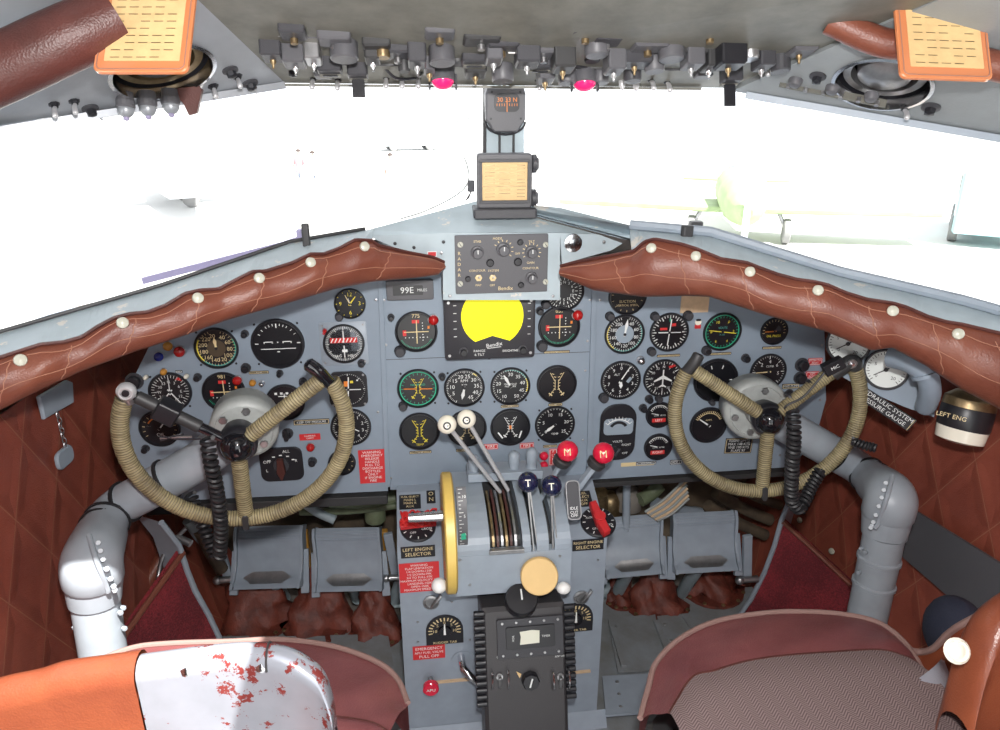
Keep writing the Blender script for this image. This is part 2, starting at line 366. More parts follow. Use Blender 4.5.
# ================================================================ SHELL
LA = PZ(443, 263, 1.235); LB = PZ(40, 345, 1.20); RA = PZ(561, 267, 1.235); RB = PZ(960, 324, 1.20)
def hn(a, b, out):
    d = (b-a); n = V((d.y, -d.x, 0)).normalized()
    return n if n.dot(V(out)) > 0 else -n
LN = hn(LA, LB, (-1, 1, 0)); RN = hn(RA, RB, (1, 1, 0))        # outward (towards the windshield)
LTOP = [(-60, 374), (0, 358), (40.4, 345), (63.8, 342.7), (82, 337.5), (97.7, 327), (113, 318.8), (129, 314.6), (147, 312.8), (165, 306), (183.6, 294.6), (199, 291), (217.4, 290), (235.6, 280.3), (251, 272.5), (264, 272), (290, 264), (309, 255), (322, 255), (337.7, 249), (353.3, 240.8), (369, 241.5), (376.7, 246.4), (405, 253), (431.4, 258), (443, 263)]
LBOT = [(-60, 440), (40, 390), (82, 371), (134, 352), (186, 335), (225, 320.6), (290, 302.4), (335, 289), (374, 281.6), (416, 278), (436.6, 275), (443, 268.6)]
RTOP = [(561, 267), (575.5, 263), (617, 255.5), (635.4, 251.6), (645.8, 242.5), (656, 240), (682, 245), (698, 250), (721, 259.5), (747, 263.4), (760, 268.6), (777.7, 275), (796, 280), (814, 282.4), (827, 285.5), (845, 293.3), (866, 299.8), (892, 303.7), (905, 307.6), (926, 316.7), (944, 322), (960, 324.5), (1000, 334), (1060, 350)]
RBOT = [(561, 276), (594, 290.7), (643, 297), (687, 296), (710, 297), (762, 314), (824, 331), (856, 344), (871, 350.5), (892, 347.6), (926, 366), (960, 389), (1060, 440)]
LBASE = [(-60, 352), (40, 323), (160, 288), (290, 244), (365, 231), (478, 200)]
RBASE = [(535, 203), (630, 227), (710, 234), (840, 274), (960, 302), (1060, 330)]
LW0 = LB+LN*.085; RW0 = RB+RN*.085                              # windshield base runs parallel to the padding
def onL(px, py, off=0): return PL(px, py, LB+LN*off, LN)
def onR(px, py, off=0): return PL(px, py, RB+RN*off, RN)
lb = [onL(x, y, .085) for x, y in LBASE]; rb = [onR(x, y, .085) for x, y in RBASE]
# windshield panes lean back from the base
def pane_plane(a, b, top):
    n = (b-a).cross(top-a).normalized(); return a, n
lp = pane_plane(lb[1], lb[4], T(285, 83, 1.17)); rp = pane_plane(rb[1], rb[4], T(745, 93, 1.19))
def ltop(px, py): return PL(px, py, *lp)
def rtop(px, py): return PL(px, py, *rp)
ledge = [ltop(-60, 137), ltop(40, 119), ltop(200, 97), ltop(285, 83), ltop(480, 79)]
redge = [rtop(530, 79), rtop(700, 87), rtop(745, 93), rtop(960, 129), rtop(1060, 147)]
def slab(mb, pts, n, th, m):
    """planar outline given a real thickness"""
    k = len(pts); vs = list(pts)+[p+n*th for p in pts]
    mb.add(vs, [list(range(k)), [k+i for i in range(k)][::-1]]+[[i, k+i, k+(i+1) % k, (i+1) % k][::-1] for i in range(k)], m)
for nm, base, edge, n in (('window_1', lb, ledge, LN), ('window_2', rb, redge, RN)):
    g = MB(); q = [PL(x, y, *(lp if nm == 'window_1' else rp)) for x, y in (((-60, 354), (40, 325), (477, 204)) if nm == 'window_1' else ((534, 205), (960, 304), (1060, 332)))]
    pts = [q[0], q[-1]]+([edge[-1], edge[0]] if nm == 'window_1' else [edge[-1], edge[0]])
    slab(g, pts, n, .005, 'window_glass'); struct(g.build(nm))
# sill between padding and windshield
def curve_rows(xs, top, plane, off, dz=0):
    return [plane(x, interp(top, x), off)+V((0, 0, dz)) for x in xs]
xs = [-60+ i*(374+60)/60 for i in range(61)]
r0 = [onL(x, interp(LTOP, x)+3, -.0)+LN*.012-V((0, 0, .02)) for x in xs]; r1 = [onL(x, interp(LTOP, x)+1, 0)+LN*.012+V((0, 0, .002)) for x in xs]
r2 = [onL(x, interp(LBASE, x)-.5, .085) for x in xs]; r3 = [p+LN*.012+V((0, 0, -.03)) for p in r2]
g = MB(); g.grid([r0, r1, r2, r3], 'sill_grey', False); struct(g.build('trim_1'))
xs = [630+i*(1060-630)/60 for i in range(61)]
r0 = [onR(x, interp(RTOP, x)+3, 0)+RN*.012-V((0, 0, .02)) for x in xs]; r1 = [onR(x, interp(RTOP, x)+1, 0)+RN*.012+V((0, 0, .002)) for x in xs]
r2 = [onR(x, interp(RBASE, x)+2.5, .085) for x in xs]; r3 = [p+RN*.012+V((0, 0, -.03)) for p in r2]
g = MB(); g.grid([r3, r2, r1, r0], 'sill_grey', False); struct(g.build('trim_2'))
# window frame rods along the panes
g = MB(); g.tube([p+V((0, 0, .004)) for p in lb[:5]], .0032, 'dark_metal', 8); struct(g.build('trim_3'))
g = MB(); g.tube([p+V((0, 0, .004)) for p in rb[1:]], .0085, 'paint_grey', 8); struct(g.build('trim_4'))
# side walls of quilted leather
def wall(nm, side, m, x0, x1, z0, z1, y0=.51, y1=-1.9):
    g = MB(); rows = []; uvs = []
    for i in range(23):
        y = lerp(y0, y1, i/22); rr = []; uu = []
        for j in range(13):
            z = lerp(z0, z1-.16*max(0, min(1, (y+.55)/.3)), j/12); x = lerp(x0, x1, i/22)-side*.10*max(0, (.55-z)/.35)**2
            rr.append(V((x, y, z))); uu.append((y*1.0, z))
        rows.append(rr); uvs.append(uu)
    if side < 0: rows = rows[::-1]; uvs = uvs[::-1]
    g.grid(rows, m, True, uvs)
    o = [[p+V((side*.03, 0, 0)) for p in r] for r in rows][::-1]
    g.grid(o, 'lining', True)
    return struct(g.build(nm))
wall('wall_left', -1, 'quilt_leather', -.76, -.84, .16, 1.20)
wall('wall_right', 1, 'quilt_leather', .88, .92, .16, 1.20)
# upper side walls behind the windshield (mid grey lining with the cabin's side windows left open aft of the crew)
for nm, x0, y0 in (('trim_5', lb[0].x-.02, lb[0].y+.02), ('trim_6', rb[-1].x+.02, rb[-1].y+.02)):
    s = -1 if x0 < 0 else 1; g = MB()
    g.bar((x0+s*.02, y0-.03, 1.16), (x0+s*.02, y0-.06, 1.62), .05, .09, 'paint_grey')
    g.bar((x0+s*.05, y0, 1.215), (s*.90, -1.9, 1.215), .08, .05, 'paint_grey')
    struct(g.build(nm))
# floor of the flight deck
g = MB(); g.box((.03, -.85, .185), (1.86, 2.2, .03), 'floor_grey', r=.01); struct(g.build('floor'))
# nose bulkhead beyond the pedals
g = MB(); rows = []
for i in range(2): rows.append([V((-.95+i*2.0, .50, .10+j*.115)) for j in range(9)])
g.grid(rows[::-1], 'wood_brown', False)
g.add([(-.95, .50, .12), (1.05, .50, .12), (1.05, .2, .12), (-.95, .2, .12)], [[0, 1, 2, 3]], 'lining')
struct(g.build('wall_front'))
# hood skin between the panel's top and the windshield base, unseen nose deck
g = MB(); dz_ = V((0, 0, -.022)); inn_ = [p+dz_+LN*.010 for p in lb]+[p+dz_+RN*.010 for p in rb]
out_ = [V((max(-1.0, p.x-.55), min(.7, p.y+.65), 1.03)) for p in lb[:3]]+[V((-.6, .7, 1.03)), V((-.4, .7, 1.03)), V((-.1, .7, 1.03)), V((.2, .7, 1.03)), V((.5, .7, 1.03)), V((.8, .7, 1.03)), V((1.05, .5, 1.03)), V((1.05, .2, 1.03)), V((1.05, -.2, 1.03))]
out_[0] = V((-1.0, -.45, 1.03))
g.grid([inn_, out_], 'paint_grey', False); g.grid([[p+V((0, 0, -.004)) for p in out_], [p+V((0, 0, -.004)) for p in inn_]], 'lining', False)
struct(g.build('trim_7'))
print('lb', [tuple(round(c, 3) for c in p) for p in lb]); print('rb', [tuple(round(c, 3) for c in p) for p in rb])
print('ledge', [tuple(round(c, 3) for c in p) for p in ledge]); print('redge', [tuple(round(c, 3) for c in p) for p in redge])

# ---------------------------------------------------------------- overhead panels (the ceiling of the flight deck)
def over_plane(a, b, slope=.42):
    d = (b-a).normalized(); bk = V((0, -1, slope)); n = d.cross(bk).normalized()
    if n.z > 0: n = -n
    return a, n                                            # n points down at the crew
OL = over_plane(ledge[1], ledge[3]); OR = over_plane(redge[2], redge[3]); OC = over_plane(ledge[3], redge[1])
def oL(px, py): return PL(px, py, *OL)
def oR(px, py): return PL(px, py, *OR)
def oC(px, py): return PL(px, py, *OC)
def ceil_panel(nm, pts, n, m, th=.012):
    g = MB(); slab(g, pts, -n, th, m); return struct(g.build(nm))
BK = V((0, -1, .42))
def hole_panel(nm, outline, hc, hr, P, m, th=.010, lipm='brushed_metal'):
    """a sheet with a round opening: outline ring bridged to the circle"""
    a, n = P; F = frame(hc, n, (1, 0, 0)); X = F.inverted(); N = 48
    pl = [X @ p for p in outline]; vs = []; fs = []
    def hit(ang):
        d = V((cos(ang), sin(ang))); best = None
        for i in range(len(pl)):
            p, q = pl[i].xy, pl[(i+1) % len(pl)].xy; e = q-p; den = d.x*e.y-d.y*e.x
            if abs(den) < 1e-9: continue
            t = (p.x*e.y-p.y*e.x)/den; u = (p.x*d.y-p.y*d.x)/den
            if t > 0 and -1e-6 <= u <= 1+1e-6 and (best is None or t < best): best = t
        return d*best
    angs = sorted([2*pi*i/N for i in range(N)]+[math.atan2(p.y, p.x) % (2*pi) for p in pl]); K = len(angs)
    for t in angs: c = V((cos(t), sin(t)))*hr; h = hit(t); vs += [(c.x, c.y, 0), (h.x, h.y, 0), (c.x, c.y, -th), (h.x, h.y, -th)]
    for i in range(K):
        j = (i+1) % K; fs += [[4*i, 4*i+1, 4*j+1, 4*j], [4*i+2, 4*j+2, 4*j+3, 4*i+3], [4*i, 4*j, 4*j+2, 4*i+2], [4*i+1, 4*i+3, 4*j+3, 4*j+1]]
    g = MB(F); g.add(vs, fs, m); return struct(g.build(nm)), F
_c = [oC(285, 83), oC(732, 88), oR(732, 91)+(oR(848, 40)-oR(732, 91))*1.9, oL(285, 83)+(oL(240, 40)-oL(285, 83))*2.2]
ceil_panel('ceiling', _c, OC[1], 'overhead_cream')
hL = oL(163, 71); hrL = (oL(213, 71)-oL(113, 71)).length/2
hR = oR(882, 84); hrR = (oR(933, 93)-oR(838, 76)).length/2
lo = [oL(-60, 137), oL(40, 119), oL(285, 83), oL(285, 83)+(oL(240, 40)-oL(285, 83))*2.2, oL(-60, 137)+BK*.42]
ro = [oR(732, 91), oR(1060, 149), oR(1060, 149)+BK*.42, oR(732, 91)+(oR(848, 40)-oR(732, 91))*1.9]
_, FL = hole_panel('ceiling_left', lo, hL, hrL, OL, 'brushed_metal')
_, FR = hole_panel('ceiling_right', ro, hR, hrR, OR, 'overhead_grey')
for F, hr in ((FL, hrL), (FR, hrR)):                        # round openings look into a black cup with a vent nozzle
    g = MB(F); g.lathe([(hr*1.04, .001), (hr*1.05, .004), (hr*.97, .005), (hr*.96, -.012)], 'chrome', 48, caps=False)
    g.lathe([(hr*.98, -.011), (hr*.98, -.06), (.001, -.061)], 'black', 48, caps=False)
    r = g.build('eyeball_vent'); tag(r, 'round chrome-rimmed opening in the %s overhead panel' % ('bright left' if F is FL else 'dull right'), 'air vent', 'round openings in the overhead panels')
    k = MB(F); k.lathe([(hr*.62, -.03), (hr*.55, -.012), (hr*.35, -.004), (.001, -.002)], 'dark_metal' if F is FL else 'steel', 32); k.lathe([(hr*.9, -.02), (hr*.86, -.014), (hr*.70, -.014), (hr*.68, -.03)], 'old_brass' if F is FL else 'steel', 40, caps=False)
    c = k.build('nozzle'); c.parent = r
for nm, (a_, b_), m_ in (('trim_9', (redge[2], redge[4]), 'paint_grey'), ('trim_10', (ledge[3], redge[1]), 'overhead_cream'), ('trim_11', (ledge[0], ledge[3]), 'brushed_metal')):
    g = MB(); o_ = V((0, -.004, -.003)); g.bar(a_+o_, b_+o_, .008, .011 if nm != 'trim_10' else .004, m_, up=(0, 0, 1)); struct(g.build(nm))
# skin above and roof aft, with an unseen opening added to place sun patches
Z = 1.70
def roofbox(nm, x0, x1, y0, y1):
    g = MB(); g.box(((x0+x1)/2, (y0+y1)/2, Z+.01), (x1-x0, y1-y0, .02), 'lining', r=.001); return struct(g.build(nm))
HX0, HX1, HY0, HY1 = -.43, -.10, -1.32, -.82
roofbox('ceiling_aft', HX1, .92, -1.9, -.08); roofbox('ceiling_aft', -.92, HX0, -1.9, -.08); roofbox('ceiling_aft', HX0, HX1, HY1, -.08); roofbox('ceiling_aft', HX0, HX1, -1.9, HY0)

# upper side walls aft of the side windows, and the rear bulkhead with its doorway
for nm, sx in (('wall_left_upper', -1), ('wall_right_upper', 1)):
    g = MB(); g.box((sx*.90, -1.50, 1.45), (.03, .80, .52), 'lining', r=.001); g.box((sx*.915, -.80, 1.60), (.03, 1.0, .22), 'lining', r=.001); struct(g.build(nm))  # unseen header strip above each side window added to block stray sun
g = MB()
for x0, x1 in ((-.93, -.40), (.46, .93)): g.box(((x0+x1)/2, -1.92, .95), (x1-x0, .03, 1.54), 'lining', r=.001)
struct(g.build('wall_rear'))

# ---------------------------------------------------------------- centre deck, post and radio housing
g = MB(); hy = -.085
def H(px, py): return PY(px, py, hy)
a = [H(443, 233), H(560, 233), H(560, 300), H(443, 300)]
g.add([p for p in a]+[p+V((0, .07, 0)) for p in a], [[3, 2, 1, 0], [0, 1, 5, 4], [1, 2, 6, 5], [2, 3, 7, 6], [3, 0, 4, 7]], 'sill_grey')
fw = [H(368, 236), H(443, 233), H(443, 262), H(400, 250)]
slab(g, [fw[3], fw[2], fw[1], fw[0]], V((0, 1, 0)), .01, 'sill_grey')
fe = [H(560, 233), H(634, 236), H(612, 250), H(562, 264)]
slab(g, [fe[3], fe[2], fe[1], fe[0]], V((0, 1, 0)), .01, 'sill_grey')
dk = [H(368, 236), H(634, 236), onR(632, 226, .085), onR(560, 208, .085), onL(478, 201, .085), onL(365, 231, .085)]
g.add([p+V((0, 0, .001)) for p in dk], [list(range(6))], 'sill_grey')
hous = g.build('centre_cowl'); tag(hous, 'pale grey metal centre cowl with chipped paint, between the two leather pads', 'cowl')
# windshield centre post
bp_ = PY(503, 196, onL(478, 201, .085).y-.01); tp_ = PL(503, 84, ledge[4]-V((0, .012, 0)), lp[1])
tp_ = V((tp_.x, tp_.y-.01, tp_.z)); post = MB(); dv = (tp_-bp_)
wpx = (PY(521, 190, bp_.y)-PY(482, 190, bp_.y)).length
F = frame(bp_, dv, (1, 0, 0)); post = MB(F); L_ = dv.length+.05
post.box((0, -.012, L_/2), (wpx, .020, L_), 'sill_grey', r=.002)
post.box((-.010, -.026, L_/2), (.004, .008, L_*.98), 'dark_metal', r=.001); post.box((.016, -.026, L_/2), (.004, .008, L_*.98), 'dark_metal', r=.001)
post.box((-wpx*.5, -.010, L_/2), (.006, .026, L_), 'dark_metal', r=.001)
struct(post.build('trim_8'))
print('post', bp_, tp_)

# ---------------------------------------------------------------- padded leather rolls
def padding(side, TOPP, BOTP, on, N0, x0, x1, label, buttons, blabel):
    root = thing('leather_padding', label, 'padding', on(*TOPP[len(TOPP)//2]), group='brown leather pads above the instrument panel'); inv = Mx.Translation(-root.location)
    g = MB(inv); n = 150; rows = []; K = 14
    for i in range(n+1):
        x = lerp(x0, x1, i/n); a = on(x, interp(TOPP, x)); b = on(x, interp(BOTP, x)); h = (a-b).length
        thick = min(.045, h*.42+.004); row = []
        fold = .0025*sin(x*.05+side)+.003*sin(x*.023+2)
        for j in range(K+1):
            s = j/K; p = a.lerp(b, s); bu = thick*(sin(pi*min(1, s*.97+.03))**.6)
            wr = fold*sin(pi*s)+(.0012*sin(x*.12+s*7))*sin(pi*s)
            row.append(p-N0*(bu+wr)+V((0, 0, .2*bu*(1-s))))
        row.append(b+N0*.03+V((0, 0, .01)))
        rows.append(row)
    if side < 0: rows = rows[::-1]
    g.grid(rows[::-1], 'leather_brown', True); g.build('padding', root)
    if side < 0: rows = rows[::-1]
    pp = MB(inv); pp.tube([r[0]-N0*.002+V((0, 0, .002)) for r in rows], .0028, 'leather_dark', 6); pp.build('edge_piping', root)
    st = MB(inv)
    def surf(x, s):
        i = min(n, max(0, (x-x0)/(x1-x0)*n)); i = int(round(i)); j = s*K; jj = min(K-1, int(j)); return rows[i][jj].lerp(rows[i][jj+1], j-jj)-N0*.0008
    for k in range(1, 8):
        xc = lerp(x0, x1, k/8); st.tube([surf(xc+(-8 if side < 0 else 8)*(s-.5)*2, s) for s in [q/10 for q in range(1, 10)]], .0007, 'thread', 4)
    for sv in (.12, .55): st.tube([surf(lerp(x0, x1, q/90), sv+.04*sin(q*.35)) for q in range(0, 91)], .0006, 'thread', 4)
    st.build('stitching', root)
    for bx, by in buttons:
        p = surf(bx, .13); F = frame(inv @ (p-N0*.001), -N0+V((0, 0, .45)), (1, 0, 0)); b = MB(F)
        b.lathe([(.0074, -.002), (.0082, .001), (.0074, .0035), (.0044, .0052), (.0001, .006)], 'button_ivory', 20); b.build('snap_button', root)
    return root
padding(-1, LTOP, LBOT, onL, LN, -60, 443, 'brown leather padding left of the centre cowl, fastened with ivory snap buttons', [(20, 352), (121, 325), (195, 300.5), (254.5, 280), (307, 263), (358, 248)], '')
padding(1, RTOP, RBOT, onR, RN, 561, 1060, 'brown leather padding right of the centre cowl, running to the right wall', [(653, 243), (699, 256.5), (752, 270.5), (818, 288.6), (891.7, 309), (952.8, 326)], '')
# ================================================================ INSTRUMENT PANEL
def poly_px(pts, y=0.0):
    return [(p.x, p.z) for p in (PY(a, b, y) for a, b in pts)]
panel = thing('instrument_panel', 'grey painted instrument panel of three plates across the whole flight deck', 'instrument panel', (0, 0, 0), FACE)
secs = [[(379, 262), (382, 400), (387.5, 487), (150, 498), (133, 470), (124, 430), (130, 385), (150, 345), (200, 300), (260, 275), (330, 262)],
        [(380.5, 262), (594, 262), (590.5, 400), (587, 477), (389, 487), (383.5, 400)],
        [(595.5, 262), (700, 262), (770, 280), (824, 312), (826, 400), (815, 440), (795, 463), (588.5, 477), (592, 400)]]
for sidx, q in enumerate(secs):
    g = MB(); g.prism(poly_px(q)[::(-1 if sidx == 0 else 1)], -.004, 0, 'panel_grey')
    if sidx == 1:
        a = PY(386, 360); b = PY(591, 352); g.add([(a.x, a.z, .0002), (b.x, b.z, .0002), (b.x, b.z+.0012, .0002), (a.x, a.z+.0012, .0002)], [[0, 1, 2, 3]], 'dark_grey')
    g.build('panel_plate', panel)
for (a, b) in (((379.8, 262), (388, 486)), ((594.8, 262), (588, 477))):
    g = MB(); p, q = PY(*a), PY(*b); g.bar((p.x, p.z, -.010), (q.x, q.z, -.010), .010, .03, 'panel_grey', up=(0, 0, 1)); g.build('joint_strip', panel)
# folded lip along the lower edge
g = MB()
for (a, b) in (((150, 499), (388, 488)), ((390, 487), (588, 477)), ((590, 477), (795, 464))):
    p, q = PY(*a), PY(*b); g.bar((p.x, p.z-.003, -.006), (q.x, q.z-.003, -.006), .012, .006, 'panel_grey', up=(0, 0, 1))
g.build('lower_lip', panel)
for (a, b) in [(384, 300), (386, 345), (385, 377), (387, 440), (391, 478), (374, 480), (590, 300), (587.6, 341), (585.3, 370.5), (583, 440), (598, 455), (600, 300), (376, 300), (378, 412), (160, 485), (822, 345), (780, 455), (820, 400), (486, 355), (470, 480)]:
    p = PY(a, b); s = MB(Mx.Translation((p.x, p.z, 0))); s.lathe([(.0028, 0), (.0026, .001), (.0008, .0016), (.0001, .0016)], 'steel', 10); s.build('screw', panel)

def at_panel(name, px, py, label, cat, group=None, y=0.0):
    return thing(name, label, cat, PY(px, py, y), FACE, group)
def ngeo(kind, L, wd):
    if kind == 'dagger': return [(-wd*.5, -L*.12), (wd*.5, -L*.12), (wd*.6, L*.3), (wd, L*.62), (0, L), (-wd, L*.62), (-wd*.6, L*.3)]
    if kind == 'line': return [(-wd*.5, -L*.95), (wd*.5, -L*.95), (wd*.5, L*.95), (-wd*.5, L*.95)]
    return [(-wd*.7, -L*.2), (wd*.7, -L*.2), (wd*.35, L), (-wd*.35, L)]
def bezel(r, kind='round', m='black'):
    g = MB()
    if kind == 'round':
        g.lathe([(r, 0), (r, .004), (r*.965, .006), (r*.93, .0062), (r*.89, .0035), (r*.875, .0012)], m, 48)
    else:
        k = r*1.02; h = []
        n = 48; out = []; 
        ring = [(r*.93*cos(2*pi*i/n), r*.93*sin(2*pi*i/n)) for i in range(n)]
        sq = []
        for i in range(n):
            a = 2*pi*i/n; c, s = cos(a), sin(a); q = k/max(abs(c), abs(s)); q = min(q, k*1.22); sq.append((q*c, q*s))
        vs = [(x, y, 0) for x, y in sq]+[(x, y, .005) for x, y in sq]+[(x, y, .005) for x, y in ring]+[(x*.94, y*.94, .0012) for x, y in ring]
        fs = []
        for q in range(3):
            for i in range(n): j = (i+1) % n; fs.append([q*n+i, q*n+j, (q+1)*n+j, (q+1)*n+i])
        g.add(vs, fs, m)
        for sx in (1, -1):
            for sy in (1, -1): g.cyl(.0025, .005, .0062, 'steel', 8, Mx.Translation((sx*k*.82, sy*k*.82, 0)))
    return g
GN = 'round flight instruments on the grey panel'
def gauge(px, py, wpx, label, name='gauge', face='dial_black', ticks=(), nums=(), arcs=(), needles=(), texts=(), extra=None, bz='round', bm='black', knob=None, hub=True, cat='gauge', ro=0, mark='dial_markings', scr=False):
    t = at_panel(name, px, py, label, cat, 'instrument dials on the grey panel'); r = wpx/2*mpp(px, py)
    g = bezel(r, bz, bm)
    if scr:
        for a in (45, 135, 225, 315): g.cyl(.0022, 0, .0022, 'black', 8, Mx.Translation((r*1.12*cos(R(a)), r*1.12*sin(R(a)), 0)))
    g.build('bezel', t)
    f = MB(); f.disc(r*.90, .0016, face); f.build('dial_face', t)
    m = MB(); z = .0021
    for (n, a0, a1, col, r0, r1, wd) in ticks:
        for i in range(n+1):
            if a1-a0 >= 360 and i == n: break
            a = R(90-(a0+(a1-a0)*i/n)); rm = (r0+r1)/2*r; m.rect(rm*cos(a), rm*sin(a), (r1-r0)*r, wd*r, z, col, a)
    for (a0, a1, r0, r1, col) in arcs: m.arc(r0*r, r1*r, a0, a1, z-.0002, col)
    for (lst, a0, a1, rn, sz, col) in nums:
        k = len(lst)
        for i, s in enumerate(lst):
            if not s: continue
            a = R(90-(a0+(a1-a0)*(i/(k-1) if k > 1 else 0))); m.text(s, sz*r, rn*r*cos(a), rn*r*sin(a), z, col)
    for (s, x, y, sz, col) in texts: m.text(s, sz*r, x*r, y*r, z, col)
    if extra: extra(m, r, z)
    if m.v: m.build(mark, t)
    for k, (ang, L, wd, col, kind) in enumerate(needles):
        q = MB(); q.prism([(x*r, y*r) for x, y in ngeo(kind, L, wd)][::1], .0030+.0006*k, .0034+.0006*k, col, M=Mx.Rotation(-R(ang), 4, 'Z'))
        q.build('needle', t)
    if hub and needles:
        q = MB(); q.cyl(.07*r, .0025, .0052, 'black', 12); q.build('needle_hub', t)
    if knob:
        for (kx, ky, kr) in ([knob] if not isinstance(knob, list) else knob):
            q = MB(Mx.Translation((kx*r, ky*r, 0))); q.cyl(kr*r*1.15, 0, .004, 'black', 18); q.lathe([(kr*r, .004), (kr*r, .012), (kr*r*.8, .014), (.0001, .0142)], 'dark_grey', 14); q.build('setting_knob', t)
    return t
W = 'mark_white'; CR = 'mark_cream'; GR = 'mark_green'; TE = 'mark_teal'; YE = 'mark_yellow'; RE = 'mark_red'; OG = 'mark_orange'
S10 = lambda a, b, s=1: [str(i) for i in range(a, b, s)]
# ---- left plate
gauge(216.5, 348, 45, 'airspeed dial with tan numerals, yellow left arc and green lower arc, by the left pad', name='airspeed_indicator', face='dial_black',
      ticks=[(32, 20, 340, CR, .76, .86, .018)], nums=[(['40', '60', '80', '100', '120', '140', '160', '180', '200', '220', '20'], 32, 350, .60, .27, CR)],
      arcs=[(225, 300, .82, .89, YE), (95, 225, .82, .89, TE), (60, 95, .84, .88, GR)], needles=[(-4, .55, .08, CR, 'dagger')], extra=lambda m, r, z: m.disc(r*.42, z-.0004, 'dial_brown', 24), scr=True)
def att(m, r, z):
    for s in (-1, 1):
        m.rect(s*.33*r, .08*r, .30*r, .035*r, z, W); m.rect(s*.20*r, .05*r, .035*r, .06*r, z, W); m.rect(s*.5*r, .05*r, .035*r, .08*r, z, W)
    m.disc(.025*r, z, W, 10, (0, .06*r)); m.rect(0, -.2*r, 1.3*r, .03*r, z, W); m.rect(0, .72*r, .04*r, .16*r, z, W); m.rect(0, -.32*r, .1*r, .04*r, z, W)
    for a in (-60, -45, -30, -20, -10, 10, 20, 30, 45, 60): t = R(90+a); m.rect(.76*r*cos(t), .76*r*sin(t), .09*r, .025*r, z, W, t)
    m.rect(.78*r, .02*r, .13*r, .035*r, z, W); m.rect(-.78*r, .02*r, .13*r, .035*r, z, W)
gauge(278, 343.5, 54, 'largest black dial of the left plate, an artificial horizon with a thin white horizon bar', name='artificial_horizon', extra=att, scr=True)
def plane_sym(m, r, z, sc=1, col=W, dy=0):
    m.rect(0, dy*r, .07*r*sc, .95*r*sc, z, col)
    for s in (-1, 1):
        m.add([(0, (.18*sc+dy)*r, z), (s*.48*r*sc, (-.12*sc+dy)*r, z), (s*.48*r*sc, (-.2*sc+dy)*r, z), (0, (-.02*sc+dy)*r, z)], [[0, 3, 2, 1] if s > 0 else [0, 1, 2, 3]], col)
        m.add([(0, (-.32*sc+dy)*r, z), (s*.2*r*sc, (-.46*sc+dy)*r, z), (s*.2*r*sc, (-.52*sc+dy)*r, z), (0, (-.44*sc+dy)*r, z)], [[0, 3, 2, 1] if s > 0 else [0, 1, 2, 3]], col)
def redtri(m, r, z): m.add([(.30*r, .62*r, z), (.62*r, .52*r, z), (.5*r, .74*r, z)], [[0, 1, 2]], RE)
gauge(170.5, 391.5, 44, 'compass dial with long white V pointers and red mark, behind the left wheel tip', name='radio_compass', ticks=[(36, 0, 360, W, .72, .86, .025), (12, 0, 360, W, .62, .86, .035)],
      nums=[(['N', '3', '6', 'E', '12', '15', 'S', '21', '24', 'W', '30', '33'], 0, 330, .50, .2, W)], extra=redtri, needles=[(145, .82, .05, W, 'bar'), (222, .78, .05, W, 'bar'), (2, .7, .04, W, 'bar')], scr=True)
def ils(m, r, z):
    m.rect(0, 0, 1.15*r, .045*r, z+.0008, CR); m.rect(.02*r, 0, .045*r, 1.15*r, z+.0010, CR)
    m.rect(-.02*r, .50*r, .34*r, .16*r, z, RE); m.rect(-.55*r, -.05*r, .16*r, .28*r, z, RE); m.rect(.58*r, .2*r, .1*r, .14*r, z, OG)
    for i in range(-3, 4):
        m.disc(.028*r, z, W, 8, (i*.17*r, -.28*r)); m.disc(.028*r, z, W, 8, (.30*r, i*.14*r))
    for i in range(25): t = R(-150+i*5); m.rect(.80*r*cos(t), .80*r*sin(t), .08*r, .02*r, z, GR, t)
def ilsg(px, py, w, s, lab, kn): return gauge(px, py, w, lab, name='course_indicator', extra=ils, texts=[(s, 0, .76, .26, CR)], knob=kn, face='dial_black')
ilsg(224, 391.5, 44, '981', 'course dial with yellow cross reading 981, behind the top of the left wheel', None)
def turn(m, r, z):
    for x in (-.42, -.14, .14, .42): m.rect(x*r, .50*r, .13*r, .12*r, z, W)
    m.rect(0, .34*r, .62*r, .05*r, z, W); m.rect(0, -.42*r, .75*r, .16*r, z, 'dark_grey'); m.disc(.08*r, z+.0003, W, 12, (0, -.42*r))
gauge(285.3, 402, 40, 'dark turn dial with four small white blocks, right of the left wheel hub', name='turn_indicator', extra=turn, needles=[(0, .5, .05, W, 'bar')])
gauge(350, 303.5, 32, 'small clock with yellow numerals under the left pad', name='clock', nums=[(['12', '3', '6', '9'], 0, 270, .60, .36, YE)], ticks=[(12, 0, 360, YE, .80, .88, .04)],
      needles=[(38, .6, .07, YE, 'bar'), (-25, .65, .05, CR, 'bar'), (-12, .4, .03, W, 'bar')], knob=(-.72, -.80, .25), cat='clock')
def stripes(m, r, z):
    m.rect(0, .18*r, 1.3*r, .26*r, z, RE)
    for i in range(7): m.rect((-.55+i*.18)*r, .18*r, .05*r, .24*r, z+.0002, W, -.5)
    m.rect(.02*r, -.36*r, .26*r, .14*r, z, W)
t = gauge(344, 343.5, 42, 'white-ticked compass dial with a red hatched strip on a square pale plate', name='compass_indicator', ticks=[(60, 0, 360, W, .76, .88, .022), (12, 0, 360, W, .70, .88, .04)],
      texts=[('MAG', -.36, -.62, .2, W), ('HDG', .36, -.62, .2, W)], extra=stripes, needles=[(0, .72, .05, W, 'line')])
g = MB(); r = 23.8*mpp(344, 343); g.box((0, 0, .0008), (2*r, 1.95*r, .0016), 'paint_grey', r=.004)
for sx in (-1, 1):
    for sy in (-1, 1): g.cyl(.002, .0016, .003, 'steel', 8, Mx.Translation((sx*r*.85, sy*r*.83, 0)))
